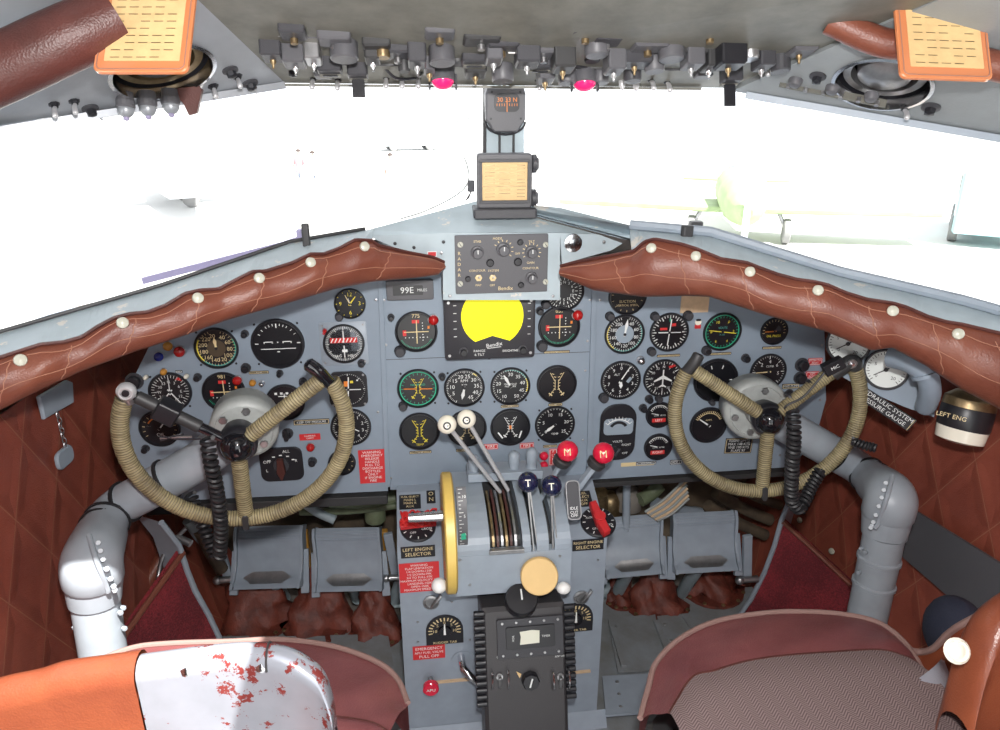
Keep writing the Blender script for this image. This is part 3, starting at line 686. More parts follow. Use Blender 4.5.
g.cyl(.0028, .0016, .0034, 'red_label', 10, Mx.Translation((-r*.8, r*.5, 0)))
g.build('square_plate', t)
t = gauge(348.4, 389, 38, 'dial with white cross needles and orange flag in a square black frame', name='glide_indicator', bz='square', ticks=[(48, 0, 360, W, .84, .90, .02), (8, 0, 360, W, .78, .9, .04)],
      arcs=[(0, 360, .895, .925, W)], extra=lambda m, r, z: (m.rect(-.1*r, .32*r, .22*r, .3*r, z, OG), m.rect(.2*r, .42*r, .16*r, .14*r, z, YE), m.disc(.05*r, z, W, 10, (.5*r, .5*r))), needles=[(4, .75, .06, W, 'line'), (91, .7, .05, W, 'line')])
gauge(351, 426.8, 41, 'black altimeter style dial half hidden by the left wheel rim, above the red placard', name='altimeter', ticks=[(50, 0, 360, W, .80, .88, .02), (10, 0, 360, W, .72, .88, .035)],
      nums=[(S10(0, 10), 0, 324, .60, .24, W)], needles=[(255, .6, .07, W, 'dagger'), (120, .45, .05, W, 'bar')])
gauge(342, 462.5, 28, 'small plain black dial by the lower right of the left wheel rim', name='suction_gauge', ticks=[(10, 220, 500, CR, .70, .82, .03)], needles=[(260, .5, .05, W, 'bar')])
t = gauge(160, 428, 42, 'dark dial with an orange arc seen through the left wheel, below the black tube', name='oil_gauge', arcs=[(300, 420, .55, .62, OG)], ticks=[(12, 240, 480, CR, .7, .82, .03)], texts=[('OIL', 0, -.35, .26, W)], needles=[(40, .5, .06, W, 'bar')])
# selector switch on the left plate
t = at_panel('selector_switch', 282, 463.5, 'rounded square black selector with a brown pointer knob, lower left plate', 'switch'); u = mpp(282, 463)
g = MB(); g.prism(rrect(43*u, 38*u, 8*u, 5), 0, .006, 'black', .001); g.build('housing', t)
g = MB(); 
for a in range(-60, 61, 30): g.rect(14*u*sin(R(a)), 11*u*cos(R(a)), 3*u, 1.2*u, .0063, W)
for s, x, y in (('OFF', -14, 4), ('L', -15, -6), ('R', 15, 4), ('ALL', 6, 15)): g.text(s, 4.5*u, x*u, y*u, .0063, W)
g.build('lettering', t)
g = MB(); g.cyl(8*u, .006, .010, 'dark_grey', 20); g.prism([(-3*u, 9*u), (-4.5*u, -6*u), (0, -15*u), (4.5*u, -6*u), (3*u, 9*u)], .010, .021, 'leather_dark', .001); g.build('pointer_knob', t)
# ---- centre plate
ilsg(416.3, 331.5, 43, '775', 'course dial with yellow cross and a red lamp, left of the yellow scope', (-.80, -.92, .24))
ilsg(559, 326.5, 42, '037', 'course dial with yellow cross and red lamp, right of the yellow scope', (-.80, -.90, .24))
gauge(564, 291, 40, 'white-speckled dial half hidden behind the radio housing and right pad', name='altitude_dial', ticks=[(40, 0, 360, W, .76, .88, .03), (20, 0, 360, W, .55, .68, .03)], nums=[(['N', '3', '6', 'E', '12', '15', 'S', '21', '24', 'W', '30', '33'], 0, 330, .45, .2, W)], knob=(-.92, -.62, .2))
def dual(cols, hub='dual'):
    def f(m, r, z):
        for s in (-1, 1):
            for i in range(7):
                y = .55-.16*i; x = s*(.20 if i in (0, 6) else .12-.01*abs(3-i)); m.rect(x*r, y*r, .12*r, .035*r, z, cols, .4*s)
            m.arc(.40*r, .44*r, 0, 1, z, cols)
            q = [(s*.34, .62), (s*.08, .15), (s*.08, -.2), (s*.36, -.6)]
            for a, b in zip(q, q[1:]):
                dx, dy = b[0]-a[0], b[1]-a[1]; L = math.hypot(dx, dy); m.rect((a[0]+b[0])/2*r, (a[1]+b[1])/2*r, L*r, .03*r, z, cols, math.atan2(dy, dx))
            m.rect(s*.30*r, -.52*r, .22*r, .06*r, z, cols, .7*s)
    return f
gauge(418, 388.3, 42, 'green-ringed dial with orange double pointers, left end of the upper centre row', name='engine_gauge', arcs=[(0, 360, .83, .89, GR)], ticks=[(24, 0, 360, GR, .70, .80, .02)], extra=lambda m, r, z: dual(YE)(m, r*.85, z), needles=[(92, .72, .05, OG, 'line')], texts=[('MANIFOLD', 0, .2, .14, GR)], scr=True, knob=(-.75, -.85, .2))
gauge(464.3, 387.5, 41, 'RPM dial reading just above 0 with white numerals and a drooping white pointer', name='tachometer', ticks=[(50, -150, 150, W, .80, .88, .02), (10, -150, 150, W, .76, .88, .035)],
      nums=[(['5', '10', '15', '20', '25', '30', '35', '40', '45'], -118, 150, .60, .28, W)], texts=[('RPM', 0, .36, .2, W), ('X 100', 0, .16, .11, W)], arcs=[(30, 45, .82, .88, YE)], needles=[(192, .62, .09, W, 'dagger')], scr=True)
gauge(510.3, 386, 40, 'manifold pressure dial with green, yellow and white arcs, pointer up left', name='pressure_gauge', ticks=[(40, -160, 160, W, .80, .88, .02)], nums=[(['10', '15', '20', '25', '30', '35', '40', '45', '50'], -150, 150, .62, .26, W)],
      arcs=[(-20, 62, .84, .90, TE), (62, 112, .84, .90, YE)], texts=[('MANIFOLD', 0, .12, .13, W), ('PRESSURE', 0, 0, .13, W)], needles=[(-28, .72, .08, W, 'dagger')], scr=True)
gauge(556.6, 384, 40, 'black dial with crossed tan scales only, right end of the upper centre row', name='twin_gauge', extra=dual(CR), hub=False)
gauge(419.5, 431, 41, 'black dial with crossed tan scales and yellow shield, left of the white knobs', name='twin_gauge', extra=dual(YE), hub=False, texts=[('TEMP', 0, -.72, .16, YE)])
gauge(466.8, 428, 40, 'black twin scale dial directly behind the two white lever knobs', name='twin_gauge', extra=dual(CR), hub=False)
gauge(510.3, 426.8, 40, 'twin scale dial with orange centre and two slanted white pointers', name='twin_gauge', extra=lambda m, r, z: (dual(W)(m, r*.9, z), m.rect(-.5*r, -.42*r, .07*r, .4*r, z, W, .6), m.rect(.5*r, -.42*r, .07*r, .4*r, z, W, -.3), m.rect(0, 0, .14*r, .2*r, z, OG)), hub=False)
gauge(554.8, 424.3, 40, 'white-numbered dial with pointer down left, right end of the lower centre row', name='temperature_gauge', ticks=[(25, -130, 130, W, .80, .88, .022), (5, -130, 130, W, .74, .88, .04)],
      nums=[(['0', '5', '10', '15', '20', '25'], -130, 130, .58, .24, W)], texts=[('TEMP', 0, -.5, .15, W)], needles=[(232, .62, .08, W, 'dagger')], scr=True)
# counter window
t = at_panel('distance_counter', 410, 288.8, 'black rectangular mileage counter under the left pad, near the cowl', 'counter'); u = mpp(410, 289)
g = MB(); g.box((0, 0, .006), (47*u, 20*u, .012), 'mid_grey', r=2*u); g.build('case', t)
g = MB(); g.box((-2*u, 0, .0122), (30*u, 10*u, .001), 'dial_black', r=u); g.build('window', t)
g = MB(); g.text('99E', 9*u, -3*u, 0, .013, W); g.text('MILES', 4*u, 12*u, 0, .013, W); g.build('digits', t)
# yellow weather scope
t = at_panel('radar_scope', 488.5, 326, 'square black scope with a bright yellow disc, hanging below the radio housing', 'radar', y=-.0); u = mpp(488, 326, -.03)
g = MB(); g.prism(rrect(91*u, 66*u, 3*u), 0, .030, 'dark_grey', .002, Mx.Translation((0, 3*u, 0)))
for x, y in ((-41, 30), (41, 30), (-41, -25), (41, -25)): g.cyl(1.6*u, .030, .0315, 'steel', 8, Mx.Translation((x*u, y*u, 0)))
g.build('case', t)
cx, cy, rr = 2.2*u, 15*u, 31*u; pts = []
for i in range(41):
    a = R(-56+i*(292)/40); pts.append((cx+rr*cos(a), cy+rr*sin(a)))
pts.append((cx, cy-20*u)); g = MB(); g.prism(pts, .030, .0335, 'radar_yellow', .0004); g.build('screen', t)
g = MB()
for i in range(-5, 6):
    if i: g.rect(cx+37*u*(1 if i > 0 else -1), cy+(abs(i)-3)*8*u-4*u, 3*u, .7*u, .0305, W)
g.text('RANGE', 3.6*u, -11*u, -21*u, .0305, W); g.text('& TILT', 3.6*u, -11*u, -25*u, .0305, W); g.text('BRIGHTNESS', 3.4*u, 22*u, -22*u, .0305, W); g.text('Bendix', 6*u, 4*u, -15*u, .0305, W, .15)
g.rect(4*u, -18*u, 14*u, .6*u, .0305, W, .1); g.build('lettering', t)
for x in (-27, 33):
    g = MB(Mx.Translation((x*u, -21*u, .030))); g.cyl(4.6*u, 0, .003, 'mid_grey', 18); g.cyl(3.6*u, .003, .013, 'black', 16); g.build('knob', t)
# ---- right plate
gauge(627.5, 296, 38, 'dark dial tucked up under the right pad with tan lettering', name='vacuum_gauge', texts=[('SUCTION', 0, -.28, .2, CR), ('VERTICAL SPEED', 0, -.48, .15, CR)], ticks=[(10, 60, 300, CR, .74, .84, .02)])
gauge(624.4, 334, 40, 'grey-faced airspeed dial with pointer straight up, top left of the right plate', name='airspeed_indicator', face='dial_black', ticks=[(40, 15, 345, W, .76, .88, .02)], nums=[(['40', '60', '80', '100', '120', '140', '160', '180', '200'], 32, 328, .60, .24, W)],
      arcs=[(60, 215, .84, .90, TE), (215, 300, .84, .90, YE)], extra=lambda m, r, z: m.disc(.46*r, z-.0004, 'dial_grey', 24), needles=[(8, .78, .08, W, 'dagger')], knob=(-.80, .95, .2))
gauge(669, 332, 39, 'compass dial with heavy white ticks and red centre flag, two black lugs on top', name='compass_indicator', ticks=[(36, 0, 360, W, .76, .90, .035), (12, 0, 360, W, .66, .90, .05)],
      extra=lambda m, r, z: (m.rect(-.3*r, .18*r, .36*r, .12*r, z, RE), m.rect(.2*r, .38*r, .22*r, .14*r, z, RE), m.rect(0, .66*r, .06*r, .2*r, z, GR)), needles=[(5, .72, .05, W, 'line'), (91, .6, .04, W, 'line')], knob=[(-.82, .86, .2), (.86, .84, .22), (-.85, -.95, .2)])
gauge(722, 331.5, 38, 'green-rimmed dial with a level yellow bar, above the right wheel left tip', name='engine_gauge', arcs=[(0, 360, .84, .90, GR), (0, 360, .90, .92, TE)], ticks=[(30, 0, 360, GR, .72, .82, .02)], nums=[(['0', '2', '4', '6', '8', '10'], 30, 330, .58, .2, YE)], texts=[('VOLTS', 0, .2, .16, TE), ('X 10', 0, -.15, .14, TE)], needles=[(98, .75, .04, YE, 'line')], knob=(-.75, -.95, .22))
gauge(773.8, 331, 27, 'smallest round dial of the right plate, tan lettered, under the pad end', name='oil_gauge', ticks=[(12, -100, 100, CR, .7, .85, .03)], texts=[('OIL PRESS', 0, -.35, .24, YE)], extra=lambda m, r, z: m.arc(.1*r, .5*r, 30, 90, z, 'dark_grey'), needles=[(268, .7, .06, OG, 'bar')])
gauge(767.8, 371.5, 36, 'black vertical speed dial with left-pointing needle, left of the red knob labels', name='climb_indicator', ticks=[(40, 0, 360, W, .80, .88, .02), (8, 0, 360, W, .70, .88, .04)], nums=[(['2', '4', '6', '5'], -45, 100, .56, .26, W)], texts=[('CLIMB', .05, .3, .15, W)], needles=[(268, .68, .06, CR, 'bar')])
gauge(715.5, 380, 44, 'large dark dial half covered by the left spoke of the right wheel', name='artificial_horizon', extra=lambda m, r, z: (m.rect(-.25*r, .6*r, .04*r, .16*r, z, W, .3), m.rect(.25*r, .6*r, .04*r, .16*r, z, W, -.3), m.rect(.0, -.1*r, .5*r, .04*r, z, W), m.rect(.68*r, 0, .14*r, .05*r, z, W)), knob=(-.1, -1.0, .12))
gauge(620.5, 380, 40, 'altimeter with small side window and pointer at one o\'clock, below the grey airspeed dial', name='altimeter', ticks=[(50, 0, 360, W, .82, .88, .018), (10, 0, 360, W, .76, .88, .035)], nums=[(S10(0, 10), 0, 324, .62, .24, W)],
      texts=[('ALT', -.2, .3, .16, W)], extra=lambda m, r, z: m.rect(.42*r, .0, .3*r, .16*r, z, 'dial_grey', .9), needles=[(32, .82, .05, W, 'bar'), (178, .42, .09, W, 'dagger')], knob=(-.82, -.85, .22))
gauge(662.7, 378, 39, 'heading dial with a white outline airplane, left of the right wheel tip', name='heading_indicator', ticks=[(36, 0, 360, W, .78, .88, .025), (12, 0, 360, W, .68, .88, .04)], nums=[(['N', '3', '6', 'E', '12', '15', 'S', '21', '24', 'W', '30', '33'], 0, 330, .60, .18, W)],
      extra=lambda m, r, z: (plane_sym(m, r, z, .95), m.rect(.42*r, .62*r, .34*r, .12*r, z, RE, .3)), hub=False, knob=(-.15, -1.06, .17))
def meter(px, py, w, lab, s):
    def f(m, r, z):
        m.rect(0, -.42*r, 1.0*r, .30*r, z, 'mark_red'); m.text(s, .26*r, 0, -.42*r, z+.0002, W); m.text('LOADMETER', .15*r, .05*r, -.05*r, z, W)
    gauge(px, py, w, lab, name='load_meter', ticks=[(10, -60, 60, W, .58, .74, .035)], arcs=[(-62, 62, .72, .76, W)], extra=f, needles=[(-75, .6, .05, W, 'bar')])
meter(659, 414.5, 27, 'small black meter with a red strip reading LEFT, beside the right wheel rim', 'LEFT')
meter(657.7, 446.5, 28, 'small black meter with a red strip reading RIGHT, beside the right wheel rim', 'RIGHT')
gauge(708, 424.7, 37, 'black dial with a curved tan scale, left of the right wheel hub', name='ammeter', ticks=[(16, -62, 62, CR, .66, .80, .03)], arcs=[(-64, 64, .64, .67, CR)], texts=[('AMPS', 0, .28, .14, CR)], needles=[(-55, .62, .07, W, 'bar')])
t = at_panel('double_meter', 617, 431.5, 'tall black meter case with rounded ends, left of the LEFT and RIGHT meters', 'gauge'); u = mpp(617, 431)
g = MB(); g.prism(rrect(35.5*u, 59*u, 15*u, 6), 0, .008, 'black', .0015); g.build('case', t)
g = MB(); g.box((0, 7*u, .0085), (29*u, 17*u, .001), 'dial_grey', r=4*u); g.build('scale_window', t)
g = MB()
g.arc(14*u, 15*u, -48, 48, .0092, 'mark_white', (0, 0)); g.arc(7*u, 10*u, -60, 60, .0091, 'black', (0, 3*u))
for i in range(9): a = R(90-48+12*i); g.rect(16*u*cos(a), 16*u*sin(a), 3*u, .6*u, .0092, 'mark_white', a)
for s, x, y in (('VOLTS', 0, -9), ('LEFT', -9, -13), ('RIGHT', 9, -13), ('OFF', 8, -22)): g.text(s, 3.2*u, x*u, y*u, .0083, W)
g.build('dial_markings', t)
g = MB(Mx.Translation((-1*u, -18*u, .008))); g.cyl(5*u, 0, .005, 'black', 16); g.box((0, 0, .009), (2.5*u, 9*u, .008), 'dark_grey', M=Mx.Rotation(-.5, 4, 'Z')); g.build('selector_knob', t)

# ---- knobs, lamps, little switches
def knob(px, py, w, label, m='black', kind='knob', y=0.0, grp='small black knobs on the grey panel', cat='knob'):
    t = at_panel(kind, px, py, label, cat, grp, y); r = w/2*mpp(px, py, y)
    g = MB(); g.cyl(r*1.05, 0, .0025, 'dark_grey' if m == 'black' else 'steel', 18); g.build('base', t)
    g = MB()
    if kind == 'lamp': g.lathe([(r*.92, .002), (r*.95, .007), (r*.75, .011), (r*.35, .013), (.0001, .0135)], m, 20)
    else:
        n = 24; g.lathe([(r*.78, .002), (r*.82, .013), (r*.66, .0155), (.0001, .0157)], m, 10, smooth=False)
    g.build('lens' if kind == 'lamp' else 'cap', t); return t
for (x, y, w, lab) in [(198, 376.6, 8, 'small black knob between the left compass and course dials'), (246, 367.5, 10, 'black knob above the red lamp, upper left plate'), (245, 333.5, 8, 'black knob at the upper left of the big horizon dial'),
        (280, 372.8, 7, 'black knob just below the big horizon dial'), (361.6, 362.5, 8, 'black knob at the lower right corner of the square pale plate'), (391, 317, 7, 'black knob at the upper left of the left scope-side course dial'),
        (539.6, 310.5, 8, 'black knob between the yellow scope and its right-hand dial'), (706, 350, 7, 'black knob above the left tip of the right wheel'), (745, 357.6, 8, 'black knob between the two right dials above the wheel'),
        (442, 376, 7, 'black knob between the green-ringed dial and the RPM dial'), (642.6, 407.5, 8, 'lower of two black knobs beside the LEFT meter'), (648.6, 398.5, 8, 'upper of two black knobs beside the LEFT meter'),
        (312.5, 460.8, 9, 'dark knob below the dull red lamp of the left plate'), (303, 381, 8, 'black knob below the right edge of the big horizon dial'), (801.4, 364.5, 13, 'upper of the two big knobs with red labels, far right'), (799.6, 377.5, 12, 'lower of the two big knobs with red labels, far right'),
        (146, 448, 8, 'black knob low on the left plate beside the column'), (789, 393, 8, 'knob above the right spoke of the right wheel'), (134.6, 381, 18, 'round black cap behind the silver button of the left wheel'), (488.5, 354.5, 7, 'black knob centred below the yellow scope')]:
    knob(x, y, w, lab)
t = knob(287.8, 433, 11, 'tall black lever knob right of the left wheel hub'); g = MB(); g.box((0, .004, .02), (.009, .024, .008), 'black', r=.004); g.build('lever', t)
for (x, y, w, m, lab) in [(237.6, 379.8, 10, 'red_lamp', 'glossy red lamp at the upper right of the 981 dial'), (433.4, 319.4, 11, 'red_lamp', 'red lamp at the upper left of the yellow scope'), (577.3, 314.6, 11, 'red_lamp', 'red lamp at the upper right of the 037 dial'),
        (310.7, 446.5, 9, 'red_lamp', 'dull red lamp below the small red label of the left plate'), (180, 351, 12, 'red_lamp', 'red lamp in a pale collar below the left pad'), (159.5, 356, 10, 'blue_lamp', 'dark blue lamp of the cluster below the left pad'),
        (168.5, 345.5, 10, 'amber_lamp', 'amber lamp of the cluster below the left pad'), (253, 382, 7, 'amber_lamp', 'left of the two tiny lamps under the white strip'), (262, 383, 6, 'chrome', 'right of the two tiny lamps under the white strip'), (164.3, 371, 7, 'amber_lamp', 'brass lamp above the left compass dial'),
        (640.5, 360, 8, 'chrome', 'silver press lamp above the airplane heading dial'), (187, 375.5, 5, 'ivory', 'tiny pale lamp upper right of the left compass dial'), (146.5, 376.5, 5, 'ivory', 'tiny pale lamp upper left of the left compass dial'), (325, 330, 5, 'red_lamp', 'tiny red lamp on the square pale plate'),
        (543.5, 455, 9, 'red_gloss', 'upper red button left of the red throttle placard'), (543.5, 464.5, 9, 'red_gloss', 'lower red button left of the red throttle placard')]:
    knob(x, y, w, lab, m, 'lamp', grp='small lamps on the grey panel', cat='lamp', y=(-.0018 if (x, y) == (325, 330) else 0.0))
# ---- placards
def placard(px, py, w, h, lines, label, m='black', tm='mark_white', y=0.0, rot=0, border=None, sx=1, grp='small lettered placards'):
    t = at_panel('placard', px, py, label, 'placard', grp, y-.0001); u = mpp(px, py, y); X = Mx.Rotation(rot, 4, 'Z')
    g = MB(X); g.box((0, 0, .0006), (w*u, h*u, .0012), m, r=.5*u)
    g.build('plate', t); g = MB(X)
    if border:
        for s in (-1, 1): g.rect(0, s*(h/2-.8)*u, (w-1.5)*u, .5*u, .0014, border); g.rect(s*(w/2-.8)*u, 0, .5*u, (h-1.5)*u, .0014, border)
    k = len(lines); lh = (h-2)/max(k, 1)
    for i, s in enumerate(lines):
        if s: sz = min(lh*1.05, (w-3)/max(1, len(s)*.58)); g.text(s, sz*u, 0, ((k-1)/2-i)*lh*u, .0015, tm, sx=sx)
    if g.v: g.build('lettering', t)
    return t
placard(259, 372.3, 20, 3.2, ['ALTITUDE'], 'thin white-edged strip above two tiny lamps, upper left plate', border=CR)
placard(179, 371.5, 7, 3, ['TEST'], 'tiny black placard above the left compass dial', border=W)
placard(149, 426, 11, 3, ['VACUUM'], 'tiny black strip seen inside the left wheel', border=W)
placard(311.5, 421.8, 36, 6, ['KEEP OFF PRESSURE'], 'wide black strip above the small red label, right of the left hub', 'black', W, border=CR)
placard(310, 436.8, 21, 7, ['COMPASS', 'LIGHT'], 'small red label above the dull red lamp of the left plate', 'red_label')
placard(372.6, 466.3, 27, 38, ['WARNING', 'EMERGENCY', 'RELEASE', 'HANDLE', 'PULL TO', 'DISCHARGE', 'BOTTLES', 'ONLY', 'IF ENGINE', 'FIRE'], 'tall red placard of white lettering at the foot of the left seam', 'red_label', border=None)
placard(556.7, 351.8, 26, 2.6, ['NAV 2'], 'thin strip under the 037 dial', border=CR); placard(668.4, 355.5, 23, 2.6, ['RMI'], 'thin strip under the red-flagged compass dial', border=CR)
placard(720, 353.6, 22, 2.6, ['VOLTS'], 'thin strip under the green-rimmed dial of the right plate', border=CR); placard(771.7, 347.6, 19, 2.6, ['OIL TEMP'], 'thin strip under the smallest dial of the right plate', border=CR)
placard(420.5, 452, 22, 3, ['CYL TEMP'], 'thin strip below the yellow shield dial', border=CR); placard(509.8, 406, 18, 3, ['OIL PRESS'], 'thin strip between the two middle centre dials', border=CR); placard(555.3, 404.4, 14, 3, ['FUEL'], 'thin strip between the two right centre dials', border=CR)
placard(463, 450, 14, 3, ['CARB'], 'thin strip below the dial behind the white knobs', border=CR); placard(550, 446, 14, 3, ['OIL'], 'thin strip below the lower right centre dial', border=CR)
placard(491, 446.5, 14, 6, ['FIRE'], 'small red label behind the white lever shafts', 'red_label', border=W); placard(526.8, 445.5, 14, 6, ['FIRE'], 'small red label behind the grey fuel levers', 'red_label', border=W)
placard(553, 457, 8, 18, ['F', 'U', 'E', 'L'], 'narrow upright red placard beside the red buttons', 'red_label', border=W)
placard(637.5, 463.8, 33, 4, ['', ], 'left thin strip on the lower edge of the right plate', 'mark_cream'); placard(646, 463, 20, 3.4, ['RADIO MASTER'], 'black strip on the lower edge of the right plate', border=W, y=-.0014); placard(676, 462, 12, 5, ['ADF 1'], 'black strip near the lower left of the right wheel', border=W)
placard(738.4, 445.5, 27, 16, ['FLIGHT LIMITS', 'MAX 148 KTS', 'VNE 190 KTS', 'FLAPS 97'], 'tilted black data placard just left of the lower spoke, right wheel', border='mark_cream', rot=-.03)
placard(815, 361.5, 14, 7, ['PUSH TO', 'RESET'], 'upper of two small red labels at the far right', 'red_label', border=W); placard(812, 374.8, 13, 7, ['GEN', 'RESET'], 'lower of two small red labels at the far right', 'red_label', border=W)
placard(790.5, 386, 17, 5, ['HYD PUMP'], 'black and cream strip above the right spoke of the right wheel', border=CR); placard(780, 398.5, 11, 6, ['OFF'], 'small red label behind the right spoke of the right wheel', 'red_label')
placard(694.7, 304, 28, 17, [], 'blank beige paper tag hanging from under the right pad', 'tape_beige')
# small pin figure (generic) above the right compass
t = at_panel('badge', 698, 322, 'tiny red and white enamel badge between two right dials', 'badge'); u = mpp(698, 322)
g = MB(); g.cyl(3.2*u, 0, .002, 'ivory', 16); g.box((0, -4.5*u, .001), (6*u, 4*u, .002), 'red_label'); g.box((0, 2.3*u, .002), (5*u, 2*u, .0015), 'black', r=u*.8); g.build('disc', t)
# ================================================================ CONTROL WHEELS AND COLUMNS
def rigid(o, p): o.parent = p; return o
def wrap_tube(mb, path, r, pitch=.0046, amp=.06, m='wrapped_cord', n=12):
    P = [V(p) for p in path]; L = [0]
    for a, b in zip(P, P[1:]): L.append(L[-1]+(b-a).length)
    k = int(L[-1]/pitch)*3; pts = []; rs = []; j = 0
    for i in range(k+1):
        s = L[-1]*i/k
        while j < len(P)-2 and L[j+1] < s: j += 1
        t = (s-L[j])/(L[j+1]-L[j]); pts.append(P[j].lerp(P[j+1], t)); rs.append(r*(1+amp*(0, 1, .2)[i % 3]+.02*sin(i*.71)))
    k0 = len(mb.v); mb.tube(pts, rs, m, n)
    for i in range(len(pts)):
        for j2 in range(n): mb.uv[k0+i*n+j2] = (i/3, j2/n)
def curved(a, b, c=None, k=10): return [V(a).lerp(V(b), i/k) for i in range(k+1)]
def coil(mb, path, R0, r, turns, m='rubber', n=6):
    P = [V(p) for p in path]; N = turns*12; pts = []; L = [0]
    for a, b in zip(P, P[1:]): L.append(L[-1]+(b-a).length)
    up = V((0, 1, 0)); j = 0
    for i in range(N+1):
        s = L[-1]*i/N
        while j < len(P)-2 and L[j+1] < s: j += 1
        t = (s-L[j])/(L[j+1]-L[j]); p = P[j].lerp(P[j+1], t); d = (P[j+1]-P[j]).normalized()
        x = d.cross(up).normalized(); y = x.cross(d).normalized(); a = 2*pi*i/12; pts.append(p+x*(R0*cos(a))+y*(R0*sin(a)))
    mb.tube(pts, r, m, n)
def wheel(side, C, el, az, hubpx, tips, spokes, botpx, label):
    el, az = R(el), R(az); n = V((sin(az)*cos(el), -cos(az)*cos(el), sin(el))); C = V(C); F = frame(C, n, (1, 0, 0)); Fi = F.inverted()
    root = thing('control_yoke', label, 'control wheel', M=F, group='wrapped control wheels')
    loc = lambda px, py: Fi @ PL(px, py, C, n)
    RR = .175; hb = loc(*hubpx); hb.z = .012
    a0 = math.atan2(*[loc(*tips[0])[i] for i in (1, 0)]); a1 = math.atan2(*[loc(*tips[1])[i] for i in (1, 0)])
    if a0 < 0: a0 += 2*pi
    a1 += 2*pi if a1 < a0-2*pi else 0
    a1 = a1+2*pi if a1 < 0 else a1; a1 += 2*pi if a1 < a0 else 0
    path = [V((RR*cos(a), RR*sin(a), 0)) for a in [a0+(a1-a0)*i/90 for i in range(91)]]
    g = MB(); wrap_tube(g, path, .0132); g.build('rim', root)
    for q, (kind, px, py) in enumerate(spokes):
        e = loc(px, py); d = (e-hb); st = hb+d.normalized()*.024; en = e
        g = MB()
        if kind == 'wrap': wrap_tube(g, curved(st, en-d.normalized()*.004), .0128)
        else:
            g.tube(curved(st, en), .0085, 'black_gloss', 14); m = st.lerp(en, .62); F2 = frame(m, (en-st), (0, 0, 1)); g.box((0, 0, 0), (.032, .032, .036), 'black', r=.004, M=F2); g.cyl(.0105, -.055, .05, 'dark_metal', 14, F2)
        g.build('spoke', root)
    b = loc(*botpx); g = MB(); ba = math.atan2(b.y, b.x); bp = V((RR*cos(ba), RR*sin(ba), 0)); g.box((0, 0, 0), (.011, .031, .030), 'dark_metal', r=.006, M=Mx.Translation(bp) @ Mx.Rotation(ba+pi/2, 4, 'Z')); g.build('rim_clip', root)
    g = MB(Mx.Translation(hb)); g.lathe([(.026, -.040), (.032, -.012), (.032, .002), (.029, .006)], 'black', 28); g.build('hub_collar', root)
    g = MB(Mx.Translation(hb)); g.sph(.0265, 'black_gloss', 28, (0, 0, .004), (1, 1, .95), a0=-20); g.build('hub_cap', root)
    return root, F, n, hb, loc, (a0, a1), RR
# ---- left wheel
wl, FLw, nL, hbL, locL, (a0, a1), RR = wheel(-1, (-.433, -.239, .992), -5.9, 6.45, (238, 441), ((124, 398), (332, 380)), [('tube', 131, 394), ('wrap', 325, 377), ('wrap', 246, 517)], (246, 518),
      'left cord-wrapped control wheel with a silver button on its upper left tip')
g = MB(); e = locL(128, 388); g.lathe([(.0135, -.006), (.0145, 0), (.0135, .005), (.010, .008), (.0075, .0075), (.007, .004), (.0001, .004)], 'bright_steel', 28, Mx.Translation(e+V((0, 0, .012)))); g.cyl(.0055, .004, .007, 'black', 14, Mx.Translation(e+V((0, 0, .013)))); g.build('thumb_button', wl)
g = MB(); g.tube([e+V((-.004, -.004, .006)), e+V((-.002, -.02, .003)), V((RR*cos(a0), RR*sin(a0), 0))], .010, 'steel', 12); g.build('tip_bracket', wl)
g = MB(); pth = smooth_path([locL(306, 361)+V((0, 0, .006)), locL(318, 369)+V((0, 0, .008)), locL(328, 381)+V((0, 0, .002)), V((RR*cos(a1-.04), RR*sin(a1-.04), 0))], 6); g.tube(pth, [.006]+[.0112]*(len(pth)-2)+[.0115], 'black_gloss', 16); g.build('grip', wl)
g = MB(); 
for k in range(3): g.tube(smooth_path([hbL+V((-.05-.012*k, .028+.006*k, .016)), hbL+V((-.08, .034+.004*k, .02)), hbL+V((-.108, .042-.004*k, .018))], 6), .0016, 'steel' if k == 1 else 'wire_black', 6)
g.build('wiring', wl)
# ---- right wheel
wr, FRw, nR, hbR, locR, (b0, b1), _ = wheel(1, (.527, -.158, .945), 2.54, -9.38, (767, 417), ((688, 372), (853, 365)), [('wrap', 692, 369), ('wrap', 832, 372), ('wrap', 762, 489)], (763, 490),
      'right cord-wrapped control wheel with a black microphone switch on its right tip')
g = MB(); pth = smooth_path([locR(699, 353)+V((0, 0, .004)), locR(694, 361)+V((0, 0, .006)), V((RR*cos(b0+.02), RR*sin(b0+.02), 0))], 6); g.tube(pth, [.007]+[.0112]*(len(pth)-2)+[.0118], 'dark_metal', 16); g.build('grip', wr)
g = MB(); e = locR(848, 361)
g.tube(smooth_path([locR(832, 374)+V((0, 0, .002)), locR(844, 364)+V((0, 0, .006)), e+V((.008, 0, .004)), V((RR*cos(b1-.03), RR*sin(b1-.03), 0))], 5), .0145, 'dark_metal', 14); g.cyl(.009, .014, .020, 'steel', 18, Mx.Translation(e)); g.cyl(.0035, .020, .024, 'chrome', 10, Mx.Translation(e)); g.build('tip_clamp', wr)
g = MB(); m = locR(829, 365)+V((0, .004, .018)); ang = math.atan2((locR(838, 361)-locR(820, 370)).y, (locR(838, 361)-locR(820, 370)).x); X = Mx.Translation(m) @ Mx.Rotation(ang, 4, 'Z')
g.box((0, 0, 0), (.038, .022, .020), 'black', r=.002, M=X); g.rect(0, 0, .026, .012, .0102, 'dark_grey') if 0 else None; sb = g.build('switch_box', wr)
g = MB(X); g.text('MIC', .009, 0, 0, .0103, 'mark_white'); g.build('lettering', sb)
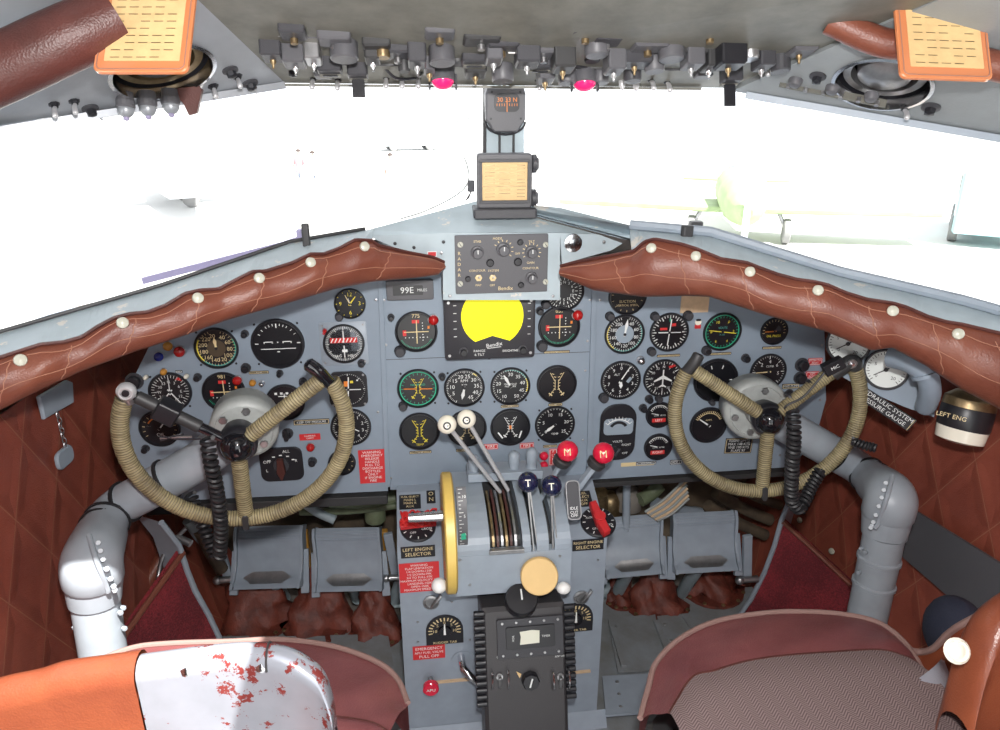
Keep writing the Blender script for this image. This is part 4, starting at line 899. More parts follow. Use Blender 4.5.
g = MB(); g.tube(smooth_path([m+V((-.012, -.010, 0)), locR(800, 392)+V((0, 0, .022)), locR(782, 402)+V((0, 0, .022)), hbR+V((.03, .01, 0))], 8), .0022, 'wire_black', 8)
for (px, py) in ((812, 386), (790, 398)):
    p = locR(px, py); F2 = frame(p, (locR(832, 372)-hbR), (0, 0, 1)); g.lathe([(.0145, -.003), (.0155, 0), (.0145, .003)], 'wire_black', 16, F2)
g.build('wiring', wr)
# ---- columns
def column(side, C, n, flpx, pathpx, elbow, lower, label, bands, W0):
    C = V(C); fl = PL(*flpx, C-n*.045, n); root = thing('control_column', label, 'control column', (elbow.x, elbow.y, .2), group='grey control columns'); inv = Mx.Translation(-root.location); X = lambda p: inv @ p
    F = inv @ frame(fl, n, (1, 0, 0)); r = W0/2
    g = MB(F); g.lathe([(r*.80, -.075), (r*1.0, -.05), (r, -.03), (r*1.02, -.028), (r*1.02, -.006), (r*.96, 0), (r*.86, .002), (r*.84, 0), (r*.4, .004), (r*.38, .03), (.0001, .03)], 'casting_grey', 40)
    g.build('gear_housing', root)
    for k in range(6):
        a = 2*pi*k/6+.3; g = MB(F @ Mx.Translation((r*.72*cos(a), r*.72*sin(a), .002))); g.cyl(.0075, 0, .005, 'steel', 6, ch=.001); g.build('bolt', root)
    pts = [fl-n*.03]+[T(*q) for q in pathpx]+[elbow]
    sp = smooth_path(pts, 8); g = MB(inv); N = len(sp); g.tube(sp, [.0345+.004*max(0, 1-i/8)+.004*max(0, (i-N+10)/10) for i in range(N)], 'column_grey', 28); g.build('upper_tube', root)
    # elbow casting with bolted seam
    low = lower[0]; g = MB(inv); g.tube(smooth_path([sp[-5], elbow, elbow.lerp(low, .5), low], 8), [.040+.005*sin(pi*i/24) for i in range(16)]+[.0425-.0005*i for i in range(9)], 'column_grey', 28)
    inn = V((-side*.030, -.018, -.035)); c = elbow+inn
    g.lathe([(.030, -.03), (.040, -.012), (.042, 0), (.040, .010), (.025, .018), (.0001, .021)], 'column_grey', 30, inv @ frame(c, (-side*.65, -.72, .1), (0, 0, 1)))
    g.build('elbow', root)
    fv = (CAM-elbow).normalized()
    g = MB(inv); seam = [elbow+V((-side*.004, 0, .045)), elbow+V((-side*.006, 0, 0))+fv*.049, elbow+V((-side*.012, 0, -.05))+fv*.046, elbow.lerp(low, .8)+V((-side*.02, 0, 0))+fv*.040]
    g.tube(smooth_path(seam, 5), .0042, 'column_grey', 8); g.build('seam_rib', root)
    sp2 = smooth_path(seam, 3)
    for p in sp2[1:-1]:
        b = MB(inv @ frame(p+V((-side*.010, 0, 0)), fv, (1, 0, 0))); b.cyl(.0045, -.004, .003, 'column_grey', 6); b.build('bolt', root)
    g = MB(inv); g.tube([low, lower[1], V((lower[1].x, lower[1].y, .2))], .0355, 'column_grey', 28); g.build('lower_tube', root)
    d = (lower[1]-low).normalized()
    g = MB(inv)
    for s in ((.30, .62) if side > 0 else (.98,)): g.lathe([(.0355, -.005), (.0385, -.003), (.0385, .003), (.0355, .005)], 'column_grey', 28, frame(low.lerp(lower[1], s), d, (1, 0, 0)))
    g.build('pipe_collar', root)
    for s in range(5):
        b = MB(inv @ frame(low.lerp(lower[1], .15+.28*(s % 2))+V((-side*.040*(1 if s < 3 else -1), -.012+.006*s, 0)), (-side, -.6, 0), (0, 0, 1))); b.cyl(.004, -.003, .004, 'column_grey', 6); b.build('bolt', root)
    for (s, gap) in bands:
        i = min(N-2, int(s*(N-1))); p = sp[i].lerp(sp[i+1], s*(N-1)-i); d = (sp[i+1]-sp[i-1]).normalized()
        for k in (0, 1) if gap else (0,):
            b = MB(inv @ frame(p+d*.022*k, d+V((0, .10*k, .12*k)), (1, 0, 0))); rr = .0375+.004*max(0, 1-i/8); b.lathe([(rr-.002, -.003), (rr+.001, -.0025), (rr+.001, .0025), (rr-.002, .003)], 'rubber', 30); b.box((0, -(rr+.002), 0), (.010, .006, .010), 'rubber'); b.build('cable_tie', root)
    return root, sp
def tpl(px, py, C, n, off): return (PL(px, py, V(C), n)-CAM).dot(FW)+off
CL_, CR_ = (-.433, -.239, .992), (.527, -.158, .945)
EL_ = T(92, 560, 1.13); colL, spL = column(-1, (-.433, -.239, .992), nL, (244, 431), [(205, 457, tpl(205, 457, CL_, nL, .075)), (150, 489, tpl(150, 489, CL_, nL, .072)), (112, 513, tpl(112, 513, CL_, nL, .066))], EL_, [T(95, 600, 1.15), T(105, 664, 1.18)], 'grey control column whose elbow catches the sunlight, behind the left wheel', [(.42, 0), (.64, 0), (.80, 1)], .112)
ER_ = T(890, 497, 1.32); colR, spR = column(1, (.527, -.158, .945), nR, (757, 411), [(790, 428, tpl(790, 428, CR_, nR, .075)), (835, 454, tpl(835, 454, CR_, nR, .072)), (864, 472, tpl(864, 472, CR_, nR, .066))], ER_, [T(884, 535, 1.335), T(868, 612, 1.38)], 'grey control column fully in shade, behind the right wheel', [(.50, 0), (.78, 1)], .125)
def coilthing(pts, R0, r, turns, label):
    o = T(*pts[0]); g = MB(Mx.Translation(-o)); coil(g, smooth_path([T(*p) for p in pts], 6), R0, r, turns)
    t = g.build('coiled_cord', None, o); return tag(t, label, 'cable')
coilthing([(207, 438, 1.10), (211, 462, 1.11), (217, 492, 1.14), (221, 525, 1.18), (220, 556, 1.22)], .0088, .0036, 24, 'black coiled cord hanging straight down beside the left wheel hub')
coilthing([(190, 494, 1.24), (199, 515, 1.25), (208, 538, 1.25), (216, 556, 1.25)], .0085, .0036, 13, 'shorter black coiled cord joining from the left, behind the rim of the left wheel')
coilthing([(793, 412, 1.17), (794, 440, 1.18), (792, 470, 1.21), (792, 500, 1.25), (800, 510, 1.26)], .0088, .0036, 24, 'black coiled cord hanging beside the right wheel hub')
coilthing([(821, 470, 1.30), (812, 485, 1.30), (804, 502, 1.29), (799, 510, 1.29)], .0085, .0036, 11, 'short black coiled cord rising to the right behind the right wheel rim')
coilthing([(852, 441, 1.26), (866, 446, 1.25), (876, 448, 1.24)], .006, .0028, 7, 'tiny black coiled cord on top of the right column')

# ================================================================ PEDESTAL
PYF = -.16
def P3(px, py, y): return PY(px, py, y)
pA = P3(397, 548, PYF); pB = P3(607, 540, PYF); ztop = (pA.z+pB.z)/2; xl, xr = pA.x, pB.x; zp = P3(490, 487, -.03).z
ped = thing('pedestal', 'grey engine control pedestal rising from the floor in the middle', 'pedestal', ((xl+xr)/2, PYF, .2)); inv = Mx.Translation(-ped.location)
print('tp', tpl(150, 489, CL_, nL, 0), tpl(835, 454, CR_, nR, 0)); print('ped', xl, xr, ztop, zp)
g = MB(inv)
prof = [(PYF, .2), (PYF, ztop), (-.03, zp), (.10, zp), (.10, .2)]
for_x = Mx(((0, 0, 1, 0), (1, 0, 0, 0), (0, 1, 0, 0), (0, 0, 0, 1)))      # local (a,b,c) -> (x=c, y=a, z=b)
g.prism(prof, xl, xr, 'pedal_grey', 0, for_x); g.build('body', ped)
g = MB(inv); g.prism([(PYF-.001, .2), (PYF-.001, .235), (PYF-.02, .2)], xl-.02, xr+.02, 'pedal_grey', 0, for_x); g.build('foot', ped)
for a, b in ((P3(428, 682, PYF), P3(484, 680, PYF)), (P3(568, 672, PYF), P3(590, 671, PYF))): g = MB(inv); g.bar((a.x, PYF-.003, a.z), (b.x, PYF-.003, a.z), .006, .004, 'tape_beige'); g.build('edge_strip', ped)
for (px, py) in ((431, 602), (581, 597)):
    p = P3(px, py, PYF-.001); g = MB(inv @ frame(p, (0, -1, 0))); g.lathe([(.016, 0), (.0165, .003), (.012, .004), (.011, .002), (.0001, .002)], 'steel', 24); g.box((.006, .010, .006), (.006, .034, .006), 'steel', M=Mx.Rotation(-.6, 4, 'Z')); g.build('latch', ped)
for (px, py) in ((418, 622), (424, 602), (418, 642), (592, 622), (598, 560), (470, 640), (452, 602)):
    p = P3(px, py, PYF-.0005); g = MB(inv @ frame(p, (0, -1, 0))); g.lathe([(.0025, 0), (.002, .001), (.0001, .0013)], 'steel', 10); g.build('screw', ped)
# throttle quadrant: a rounded hood standing proud of the pedestal
QF = -.235
qx0 = P3(449, 560, QF).x; qx1 = P3(571, 560, QF).x; zb = P3(510, 592, QF).z; zs = P3(510, 548, QF).z; zt = P3(510, 486, -.10).z
quad = thing('throttle_quadrant', 'grey rounded throttle quadrant with slots, on top of the pedestal', 'throttle quadrant', ((qx0+qx1)/2, QF, zb)); qi = Mx.Translation(-quad.location)
def qprof(off=0, z0=None):
    c = [(-.10, zt+off)]
    for i in range(1, 9):
        a = pi/2*i/8; c.append((-.10-(abs(QF+.10)+off)*sin(a), zs+(zt-zs+off)*cos(a)))
    return c
pr = qprof()+[(QF, zb if 0 else zb), (PYF-.001, zb), (PYF-.001, ztop+.003), (-.03, zp+.003), (-.03, zt)]
SL = [(449, 459), (473, 489), (524, 531), (541, 549), (556, 571)]     # solid webs between the slots
def qx(px): return P3(px, 540, QF).x
for q, (s0, s1) in enumerate([(449, 490), (523, 531), (537, 549), (555, 571)]):
    g = MB(qi); g.prism(pr, qx(s0), qx(s1), 'paint_grey', 0, for_x); g.build('web', quad)
g = MB(qi); inr = [(y*.0+(y if y > -.1 else y+.014), z-.012) for y, z in qprof(-.016)]+[(QF+.016, zb), (PYF-.001, zb), (PYF-.001, ztop+.003), (-.03, zp+.003), (-.03, zt-.015)]
g.prism(inr, qx(452), qx(570), 'dark_metal', 0, for_x); g.build('core', quad)
g = MB(qi); fz = P3(510, 553, QF).z
g.prism([(QF-.001, zb), (QF-.001, fz), (QF+.02, fz), (QF+.02, zb)], qx0, qx1, 'paint_grey', 0, for_x); g.build('front_plate', quad)
g = MB(qi)
for k, px in enumerate((494, 498.5, 503, 507.5, 512, 516.5)):
    x = qx(px); o = .004 if k % 2 else .010
    g.prism(qprof(-.004-o*.3)+[(QF+.02, fz+.004), (-.1, zs)], x-.0022, x+.0022, ('old_brass', 'leather_dark', 'steel')[k % 3], 0, for_x)
g.build('lever_drum', quad)
g = MB(qi); p = P3(508, 551, QF-.003); g.bar((qx(489), QF-.002, p.z), (qx(524), QF-.002, p.z), .010, .008, 'steel'); g.build('slot_lip', quad)
g = MB(qi @ Mx.Identity(4)); 
bk = [P3(467, 473, -.06), P3(541, 469, -.06)]; g.bar(bk[0], bk[1], .05, .018, 'paint_grey', up=(0, 0, 1)); g.build('lever_bracket', quad)
for (px, py) in ((460, 560), (470, 585), (562, 583), (530, 563), (560, 556)):
    p = P3(px, py, QF-.001); g = MB(qi @ frame(p, (0, -1, 0))); g.lathe([(.003, 0), (.0025, .0012), (.0001, .0015)], 'steel', 10); g.build('screw', quad)
def lever(name, knob, kr, base, shafts, km, label, text=None, sm='chrome', sr=.004, yk=-.17, yb=-.12, tm='black', cat='lever', cap=None, grp=None):
    k = P3(*knob, yk); b = P3(*base, yb); root = thing(name, label, cat, b, group=grp); iv = Mx.Translation(-b); r = kr*mpp(*knob, yk)
    d = (k-b).normalized()
    for s in shafts:
        g = MB(iv); o = V((s, 0, 0)); g.bar(b+o, k-d*r*.7+o*.4, sr*2, sr*1.3, sm, up=(1, 0, 0)) if sm != 'chrome' else g.tube([b+o, k-d*r*.7+o*.6], sr, 'bright_steel', 10); g.build('shaft', root)
    if cap:
        g = MB(iv @ frame(k-d*r*1.1, d, (1, 0, 0))); g.cyl(r*.78, -.012, .004, 'dark_metal', 18, r2=r*.9); g.cyl(r*.62, -.0125, -.011, cap, 18); g.build('collar', root)
    g = MB(iv); g.sph(r, km, 24, k); kn = g.build('ball_knob', root)
    if text:
        f = (CAM-k).normalized(); g = MB(iv @ frame(k+(f+V((0, 0, -.15))).normalized()*(r*1.0), f+V((0, 0, -.15)), (1, 0, 0)))
        if text == 'disc': g.disc(r*.42, .0008, 'black', 18); g.disc(r*.25, .0012, km, 14); g.rect(.08*r, 0, .2*r, .1*r, .0015, 'black')
        else: g.text(text, r*.95, 0, 0, .0012, tm)
        g.build('marking', kn)
    return root
lever('throttle_lever', (447, 424.5), 9.6, (500, 492), (0,), 'ivory', 'left white ball lever with a chrome shaft leaning left', 'disc', grp='white ball levers', yk=-.19)
lever('throttle_lever', (466.5, 419), 9.6, (508, 490), (0,), 'ivory', 'right white ball lever with a chrome shaft, the higher of the two', 'disc', grp='white ball levers', yk=-.17)
lever('mixture_lever', (528, 482), 10.3, (536, 552), (-.004, .004), 'navy_gloss', 'left navy ball lever lettered T on twin steel rods', 'T', 'steel', .0022, -.215, -.232, 'ivory', grp='navy ball levers')
lever('mixture_lever', (551.5, 485.5), 10.3, (555, 548), (-.004, .004), 'navy_gloss', 'right navy ball lever lettered T on twin steel rods', 'T', 'steel', .0022, -.215, -.232, 'ivory', grp='navy ball levers')
lever('propeller_lever', (567.5, 451), 10.6, (540, 500), (0,), 'red_gloss', 'left red ball lever lettered M, over the right fuel lever', 'M', 'paint_grey', .005, -.16, -.14, 'mark_cream', cap='mark_cream', grp='red ball levers')
lever('propeller_lever', (603.5, 453), 10.6, (560, 512), (0,), 'red_gloss', 'right red ball lever lettered M, leaning out to the right', 'M', 'paint_grey', .007, -.17, -.16, 'mark_cream', cap='mark_cream', grp='red ball levers')
for (px, py, lab) in ((474, 460, 'grey bottle-shaped lever left of the white shafts'), (514, 456, 'left of the two grey bottle-shaped levers between white shafts and red knob'), (531.5, 453, 'right of the two grey bottle-shaped levers, beside the red buttons')):
    u = mpp(px, py, -.065); p = P3(px, py+16, -.065); g = MB(); g.lathe([(5.5*u, 0), (5.8*u, .004), (4.5*u, .012), (5.6*u, .018), (5.8*u, .038), (4.5*u, .044), (2*u, .048), (.0001, .048)], 'paint_grey', 18)
    t = thing('fuel_lever', lab, 'lever', p, group='small grey levers behind the quadrant'); g.build('handle', t); g = MB(); g.box((0, 0, -.004), (.022, .014, .008), 'paint_grey'); g.build('base', t)
# lever gate on the right of the quadrant
t = thing('lever_gate', 'black framed gate plate with lettering right of the navy levers', 'gate plate', P3(572, 500, -.20)); iv = Mx.Translation(-t.location)
g = MB(iv); F = frame(P3(573, 500, -.20), (0, -.9, .5)); u = mpp(573, 500, -.2); g.box((0, 0, 0), (13*u, 36*u, .006), 'dark_grey', r=3*u, M=F); g.build('plate', t)
g = MB(iv @ F); g.tube([(x, y, .004) for x, y in rrect(13*u, 37*u, 4*u)+[rrect(13*u, 37*u, 4*u)[0]]], .0014, 'steel', 6); g.build('frame', t)
g = MB(iv @ F); g.text('IDLE', 4*u, 0, -8*u, .0034, 'mark_white'); g.text('CUT', 4*u, 0, -12*u, .0034, 'mark_white'); g.text('OFF', 4*u, 0, -15*u, .0034, 'mark_white'); g.build('lettering', t)
# trim wheel
tw = P3(448, 532, -.235); t = thing('trim_control', 'tall yellow trim wheel seen edge-on at the left of the quadrant', 'trim wheel', tw)
X = Mx.Rotation(pi/2, 4, 'Y'); g = MB(X @ Mx.Translation((0, 0, -.009))); rw = .108
g.lathe([(rw-.022, .001), (rw-.004, 0), (rw, .003), (rw, .017), (rw-.004, .020), (rw-.022, .019)], 'yellow_wheel', 56); g.build('rim', t)
g = MB(X @ Mx.Translation((0, 0, -.009))); g.lathe([(rw-.02, .004), (.0001, .004)], 'yellow_wheel', 56); g.lathe([(.0001, .016), (rw-.02, .016)], 'yellow_wheel', 56); g.build('web', t)
g = MB(); g.tube([(-.07, .02, .022), (-.005, .02, .022)], [.008, .010], 'chrome', 18); g.build('crank_handle', t)
g = MB(); g.sph(.014, 'white', 20, (-.020, -.03, -.092)); g.tube([(-.02, -.03, -.092), (0, -.02, -.085)], .005, 'steel', 10); g.build('wheel_knob', t)
p = P3(463, 534, -.235); t = thing('trim_scale', 'narrow curved trim scale with white figures and a green mark, beside the yellow wheel', 'scale', p)
g = MB(); rows = []
for i in range(13): a = R(-48+i*8); rows.append([V((x, -.105*cos(a)+.105, .105*sin(a))) for x in (-.009, .009)])
g.grid(rows, 'mid_grey', True); g.build('plate', t); g = MB()
for i in range(25):
    a = R(-46+i*3.8); c = V((0, -.1062*cos(a)+.105, .1062*sin(a))); F = frame(c, (0, -cos(a), sin(a))); L = .008 if i % 3 == 0 else .004; g.add([F @ V((x, y, 0)) for x, y in ((-.006, -.0006), (-.006+L, -.0006), (-.006+L, .0006), (-.006, .0006))], [[0, 1, 2, 3]], 'mark_white')
    if i % 5 == 2: g.text(str(abs(i-12)), .008, .004, 0, .0003, 'mark_white', M=F)
    if i in (11, 12): g.add([F @ V((x, y, .0004)) for x, y in ((-.004, -.004), (.006, -.003), (.004, .004), (-.003, .002))], [[0, 1, 2, 3]], 'mark_green')
g.build('scale_markings', t)
p = P3(539.5, 577, QF-.025); kq = qi @ Mx.Translation(p); r = 18.8*mpp(539, 577, QF-.03)
g = MB(kq @ frame((0, 0, 0), (-.1, -.90, .35), (1, 0, 0))); g.lathe([(r*.9, -.022), (r, -.017), (r, -.002), (r*.95, 0), (.0001, .0005)], 'tan_knob', 40); tk = g.build('trim_knob', quad); tk['label'] = 'round tan knob'
g = MB(kq); g.tube([(0, .004, 0), (0, .024, -.004)], .010, 'steel', 16); g.build('knob_shaft', quad)
p = P3(563.5, 588, QF-.012); g = MB(); g.sph(.0125, 'white', 18, (0, 0, 0), (1.1, 1, .9)); g.cyl(.007, 0, .012, 'steel', 12, Mx.Rotation(-pi/2, 4, 'X')); tag(g.build('push_button', None, p), 'small white bulb-shaped button right of the tan knob', 'button')
# top slope of the pedestal: selectors and plates
SN = V((0, -(zp-ztop), .13)).normalized(); S0 = V((0, PYF, ztop))
def slope(px, py, off=.0006): return frame(PL(px, py, S0+SN*off, SN), SN, (1, 0, 0))
def slopet(name, px, py, label, cat, grp=None): return thing(name, label, cat, M=slope(px, py), group=grp)
for (px, py, lab, sd_) in ((418, 527, 'round left engine fuel selector wrapped in red cord', -1), (598, 523, 'round right engine fuel selector with a red bar handle', 1)):
    t = slopet('fuel_selector', px, py, lab, 'selector', 'engine fuel selectors'); r = .036
    g = MB(); g.lathe([(r, 0), (r, .004), (r*.94, .006), (.0001, .006)], 'black', 36); g.build('dial_plate', t)
    g = MB()
    for i in range(12): a = 2*pi*i/12; g.rect(r*.82*cos(a), r*.82*sin(a), r*.16, r*.05, .0064, 'mark_white', a)
    for s, a in (('MAIN', 60), ('AUX', 150), ('OFF', 240), ('CROSS', 330)): g.text(s, .007, r*.55*cos(R(a)), r*.55*sin(R(a)), .0064, 'mark_white')
    g.build('dial_markings', t)
    if sd_ > 0:
        g = MB(); g.prism([(-.008, .038), (.006, .040), (.012, -.034), (-.004, -.040), (-.010, -.01)], .006, .024, 'red_label', .002, Mx.Rotation(.12, 4, 'Z')); g.cyl(.012, .024, .028, 'red_label', 16); g.build('handle', t)
    else:
        g = MB(); g.prism([(-.036, .004), (-.034, -.010), (.036, -.006), (.036, .010)], .006, .018, 'red_label', .002); g.build('handle', t)
        g = MB(); random.seed(3)
        for k in range(9):
            pts = [(-.032+.0085*i+random.uniform(-.003, .003), random.uniform(-.020, .022), .022+random.uniform(-.002, .012)) for i in range(9)]; g.tube(smooth_path(pts, 4), .0019, 'red_cord', 6)
        o = g.build('wound_cord', t)
def splacard(px, py, w, h, lines, label, M=None, m='black', tm='mark_cream'):
    M = M or slope(px, py); t = thing('placard', label, 'placard', M=M, group='small lettered placards'); u = .0020
    g = MB(); g.box((0, 0, .0006), (w*u, h*u, .0012), m, r=.5*u); g.build('plate', t); g = MB(); k = len(lines); lh = (h-2)/k
    for i, s in enumerate(lines): sz = min(lh*.98, (w-2)/max(1, len(s)*.56)); g.text(s, sz*u, 0, ((k-1)/2-i)*lh*u, .0015, tm)
    g.build('lettering', t)
splacard(410, 502, 22, 18, ['FUEL SELECT', 'MAIN L', 'MAIN R', 'AUX'], 'dark lettered plate left of the silver crank handle')
splacard(431, 497, 9, 16, ['O', 'N'], 'narrow dark plate beside the top of the yellow wheel'); splacard(583, 499, 18, 20, ['FUEL', 'SELECT', 'AUX', 'OFF'], 'dark lettered plate above the red bar handle')
FR_ = lambda px, py, off=.001: frame(P3(px, py, PYF-off), (0, -1, 0), (1, 0, 0))
splacard(418, 551.5, 33, 13, ['LEFT ENGINE', 'SELECTOR'], 'black plate lettered LEFT ENGINE SELECTOR', FR_(418, 551.5)); splacard(588, 544.5, 32, 13, ['RIGHT ENGINE', 'SELECTOR'], 'black plate lettered RIGHT ENGINE SELECTOR', FR_(588, 544.5))
splacard(419.5, 577, 39, 34, ['WARNING', 'FLAP LIMITATION', '1/4 DOWN-135K', '1/2 DOWN-99K', '3/4 TO FULL-97K', 'MAXIMUM VELOCITY 190', 'LANDING-150K', 'OPEN-150K', 'MAXIMUM SPEED 97'], 'red WARNING placard of flap limits, left of the yellow wheel', FR_(419.5, 577), 'red_label', 'mark_white')
splacard(429, 652, 33, 17, ['EMERGENCY', 'APU FUEL VALVE', 'PULL OFF'], 'red EMERGENCY placard above the round red knob', FR_(429, 652), 'red_label', 'mark_white')
for (px, py, lab) in ((444.5, 628, 'arched black rudder trim dial with white pointer, left of the radio'), (575, 616, 'arched black dial half hidden to the right of the radio')):
    t = thing('trim_dial', lab, 'dial', M=FR_(px, py), group='arched trim dials'); u = .0020
    pts = [(-19*u, -19*u), (19*u, -19*u), (19*u, -4*u)]+[(19*u*cos(R(a)), -2*u+19*u*sin(R(a))) for a in range(10, 171, 16)]+[(-19*u, -4*u)]
    g = MB(); g.prism(pts, 0, .004, 'black', .0008); g.build('plate', t); g = MB()
    for i in range(15): a = R(-10+200*i/14); g.rect(14.5*u*cos(a), -2*u+14.5*u*sin(a), 4*u, 1.3*u, .0043, 'mark_cream', a)
    for i in range(5): a = R(0+180*i/4); g.text(str(abs(i-2)*5), 5*u, 10*u*cos(a), -2*u+10*u*sin(a), .0044, 'mark_cream')
    g.text('RUDDER TAB', 4*u, 0, -16.5*u, .0043, 'mark_cream'); g.build('dial_markings', t)
    g = MB(Mx.Translation((0, -2*u, 0))); g.cyl(7*u, .004, .010, 'black_gloss', 24); g.build('hub', t); g = MB(); g.prism([(-1.2*u, -4*u), (1.2*u, -4*u), (.5*u, 9*u), (-.5*u, 9*u)], .0102, .0115, 'white'); g.build('pointer', t)
p = P3(430.5, 678, PYF-.001); t = thing('pull_knob', 'round red pull knob low on the left of the pedestal', 'knob', p); g = MB(frame((0, 0, 0), (0, -1, 0))); g.cyl(.0165, .02, .034, 'red_gloss', 28); g.text('APU', .010, 0, 0, .0345, 'mark_white'); g.build('cap', t)
g = MB(frame((0, 0, 0), (0, -1, 0))); g.cyl(.006, 0, .02, 'steel', 12); g.build('shaft', t)
p = P3(463, 660, PYF-.001); t = thing('pipe_elbow', 'bent chrome pipe leaving a round plate beside the radio', 'pipe', p); g = MB(frame((0, 0, 0), (0, -1, 0))); g.lathe([(.024, 0), (.024, .002), (.0001, .002)], 'pedal_grey', 28); g.build('base_plate', t)
g = MB(); g.tube(smooth_path([(-.004, 0, .012), (-.002, -.03, .010), (.012, -.045, -.002), (.030, -.045, -.022)], 8), .0075, 'chrome', 14); g.build('tube', t)

# ---------------------------------------------------------------- black radio set in front of the pedestal
rb0 = P3(525, 690, -.30); rt0 = P3(525, 600, -.25); dv = (rt0-rb0); nv = dv.cross(V((1, 0, 0))).normalized()
nv = -nv if nv.y > 0 else nv; u = (P3(530, 650, -.275)-P3(529, 650, -.275)).length; F = frame(rb0, nv, (1, 0, 0)); Lr = dv.length
rad = thing('radio_set', 'bulky black radio control set with a taped window, in front of the pedestal', 'radio', M=F)
def rp(px, py):
    p = F.inverted() @ PL(px, py, rb0, nv); return p.x, p.y
bot = -.19
g = MB(); c = rp(525, 650); wdt = rp(567, 640)[0]-rp(483, 640)[0]; tpy = rp(525, 606)[1]; g.box((c[0], (tpy+bot)/2, -.045), (wdt, tpy-bot, .09), 'radio_black', r=.006); g.build('case', rad)
for s, pxs in ((-1, 480), (1, 570)):
    x = rp(pxs, 640)[0]
    for k in range(14):
        y = tpy-.010-k*.0135
        g = MB(); g.cyl(.0058, -.010, .010, 'black', 10, Mx.Translation((x, y, -.004)) @ Mx.Rotation(pi/2, 4, 'Y')); g.build('cooling_fin', rad)
c = rp(530, 636); w_ = rp(563, 636)[0]-rp(497, 636)[0]; h_ = rp(530, 617)[1]-rp(530, 656)[1]
g = MB(Mx.Translation((*c, 0))); g.box((0, 0, .003), (w_, h_, .006), 'dark_grey', r=.004); g.build('face_plate', rad)
g = MB(Mx.Translation((*c, 0))); g.box((0, .002, .0075), (w_*.74, h_*.56, .004), 'black', r=.003); g.build('window', rad)
g = MB(Mx.Translation((c[0]-.002, c[1]+.002, .0098))); g.add([(-.019, -.013, 0), (.018, -.012, 0), (.019, .012, 0), (.004, .014, 0), (-.019, .012, 0), (-.017, .002, 0)], [[0, 1, 2, 3, 4, 5]], 'card_white'); g.text('TIMER', .006, .031, 0, 0, 'mark_white'); g.text('VOR', .006, -.031, 0, 0, 'mark_white', pi/2); g.build('paper_tape', rad)
for i in range(5):
    for s in (-1, 1): g = MB(Mx.Translation((c[0]-w_*.42+w_*.21*i, c[1]+s*h_*.41, .006))); g.cyl(.0026, 0, .002, 'steel', 8); g.build('screw', rad)
kp = rp(521, 602); g = MB(Mx.Translation((kp[0], kp[1]+.002, .0)) @ Mx.Rotation(-.7, 4, 'X')); g.lathe([(.031, -.004), (.031, .010), (.029, .016), (.0001, .017)], 'black', 20, smooth=False); g.box((0, .006, .019), (.003, .02, .003), 'mark_white'); g.build('volume_knob', rad)
c = rp(530, 679); g = MB(Mx.Translation((*c, 0))); g.lathe([(.017, 0), (.017, .012), (.015, .016), (.0001, .016)], 'black', 8, smooth=False); g.rect(0, 0, .003, .018, .0165, 'mark_white', -.3); g.build('channel_knob', rad)
g = MB(Mx.Translation((c[0]-.016, c[1]+.012, .0006))); g.prism([(0, 0), (-.010, .006), (-.004, -.008)], 0, .001, 'paper_tan'); g.build('index_mark', rad)
for px in (499.5, 560):
    c = rp(px, 676); s = thing_ = None
    g = MB(Mx.Translation((*c, 0))); g.cyl(.007, 0, .005, 'steel', 14); g.box((0, -.006, .010), (.006, .026, .006), 'steel', r=.002, M=Mx.Rotation(.4, 4, 'X')); sw = g.build('toggle', rad)
    for s in (-1, 1): g = MB(Mx.Translation((*c, 0))); g.tube(smooth_path([(s*.015, .016, 0), (s*.015, .013, .016), (s*.015, -.013, .018), (s*.015, -.026, 0)], 6), .0018, 'chrome', 8); g.build('wire_guard', sw)
g = MB(); g.text('ON', .006, rp(499, 657)[0], rp(499, 657)[1], .0008, 'mark_white'); g.text('ADF VHF', .005, rp(560, 656)[0], rp(560, 656)[1], .0008, 'mark_white'); g.build('lettering', rad)
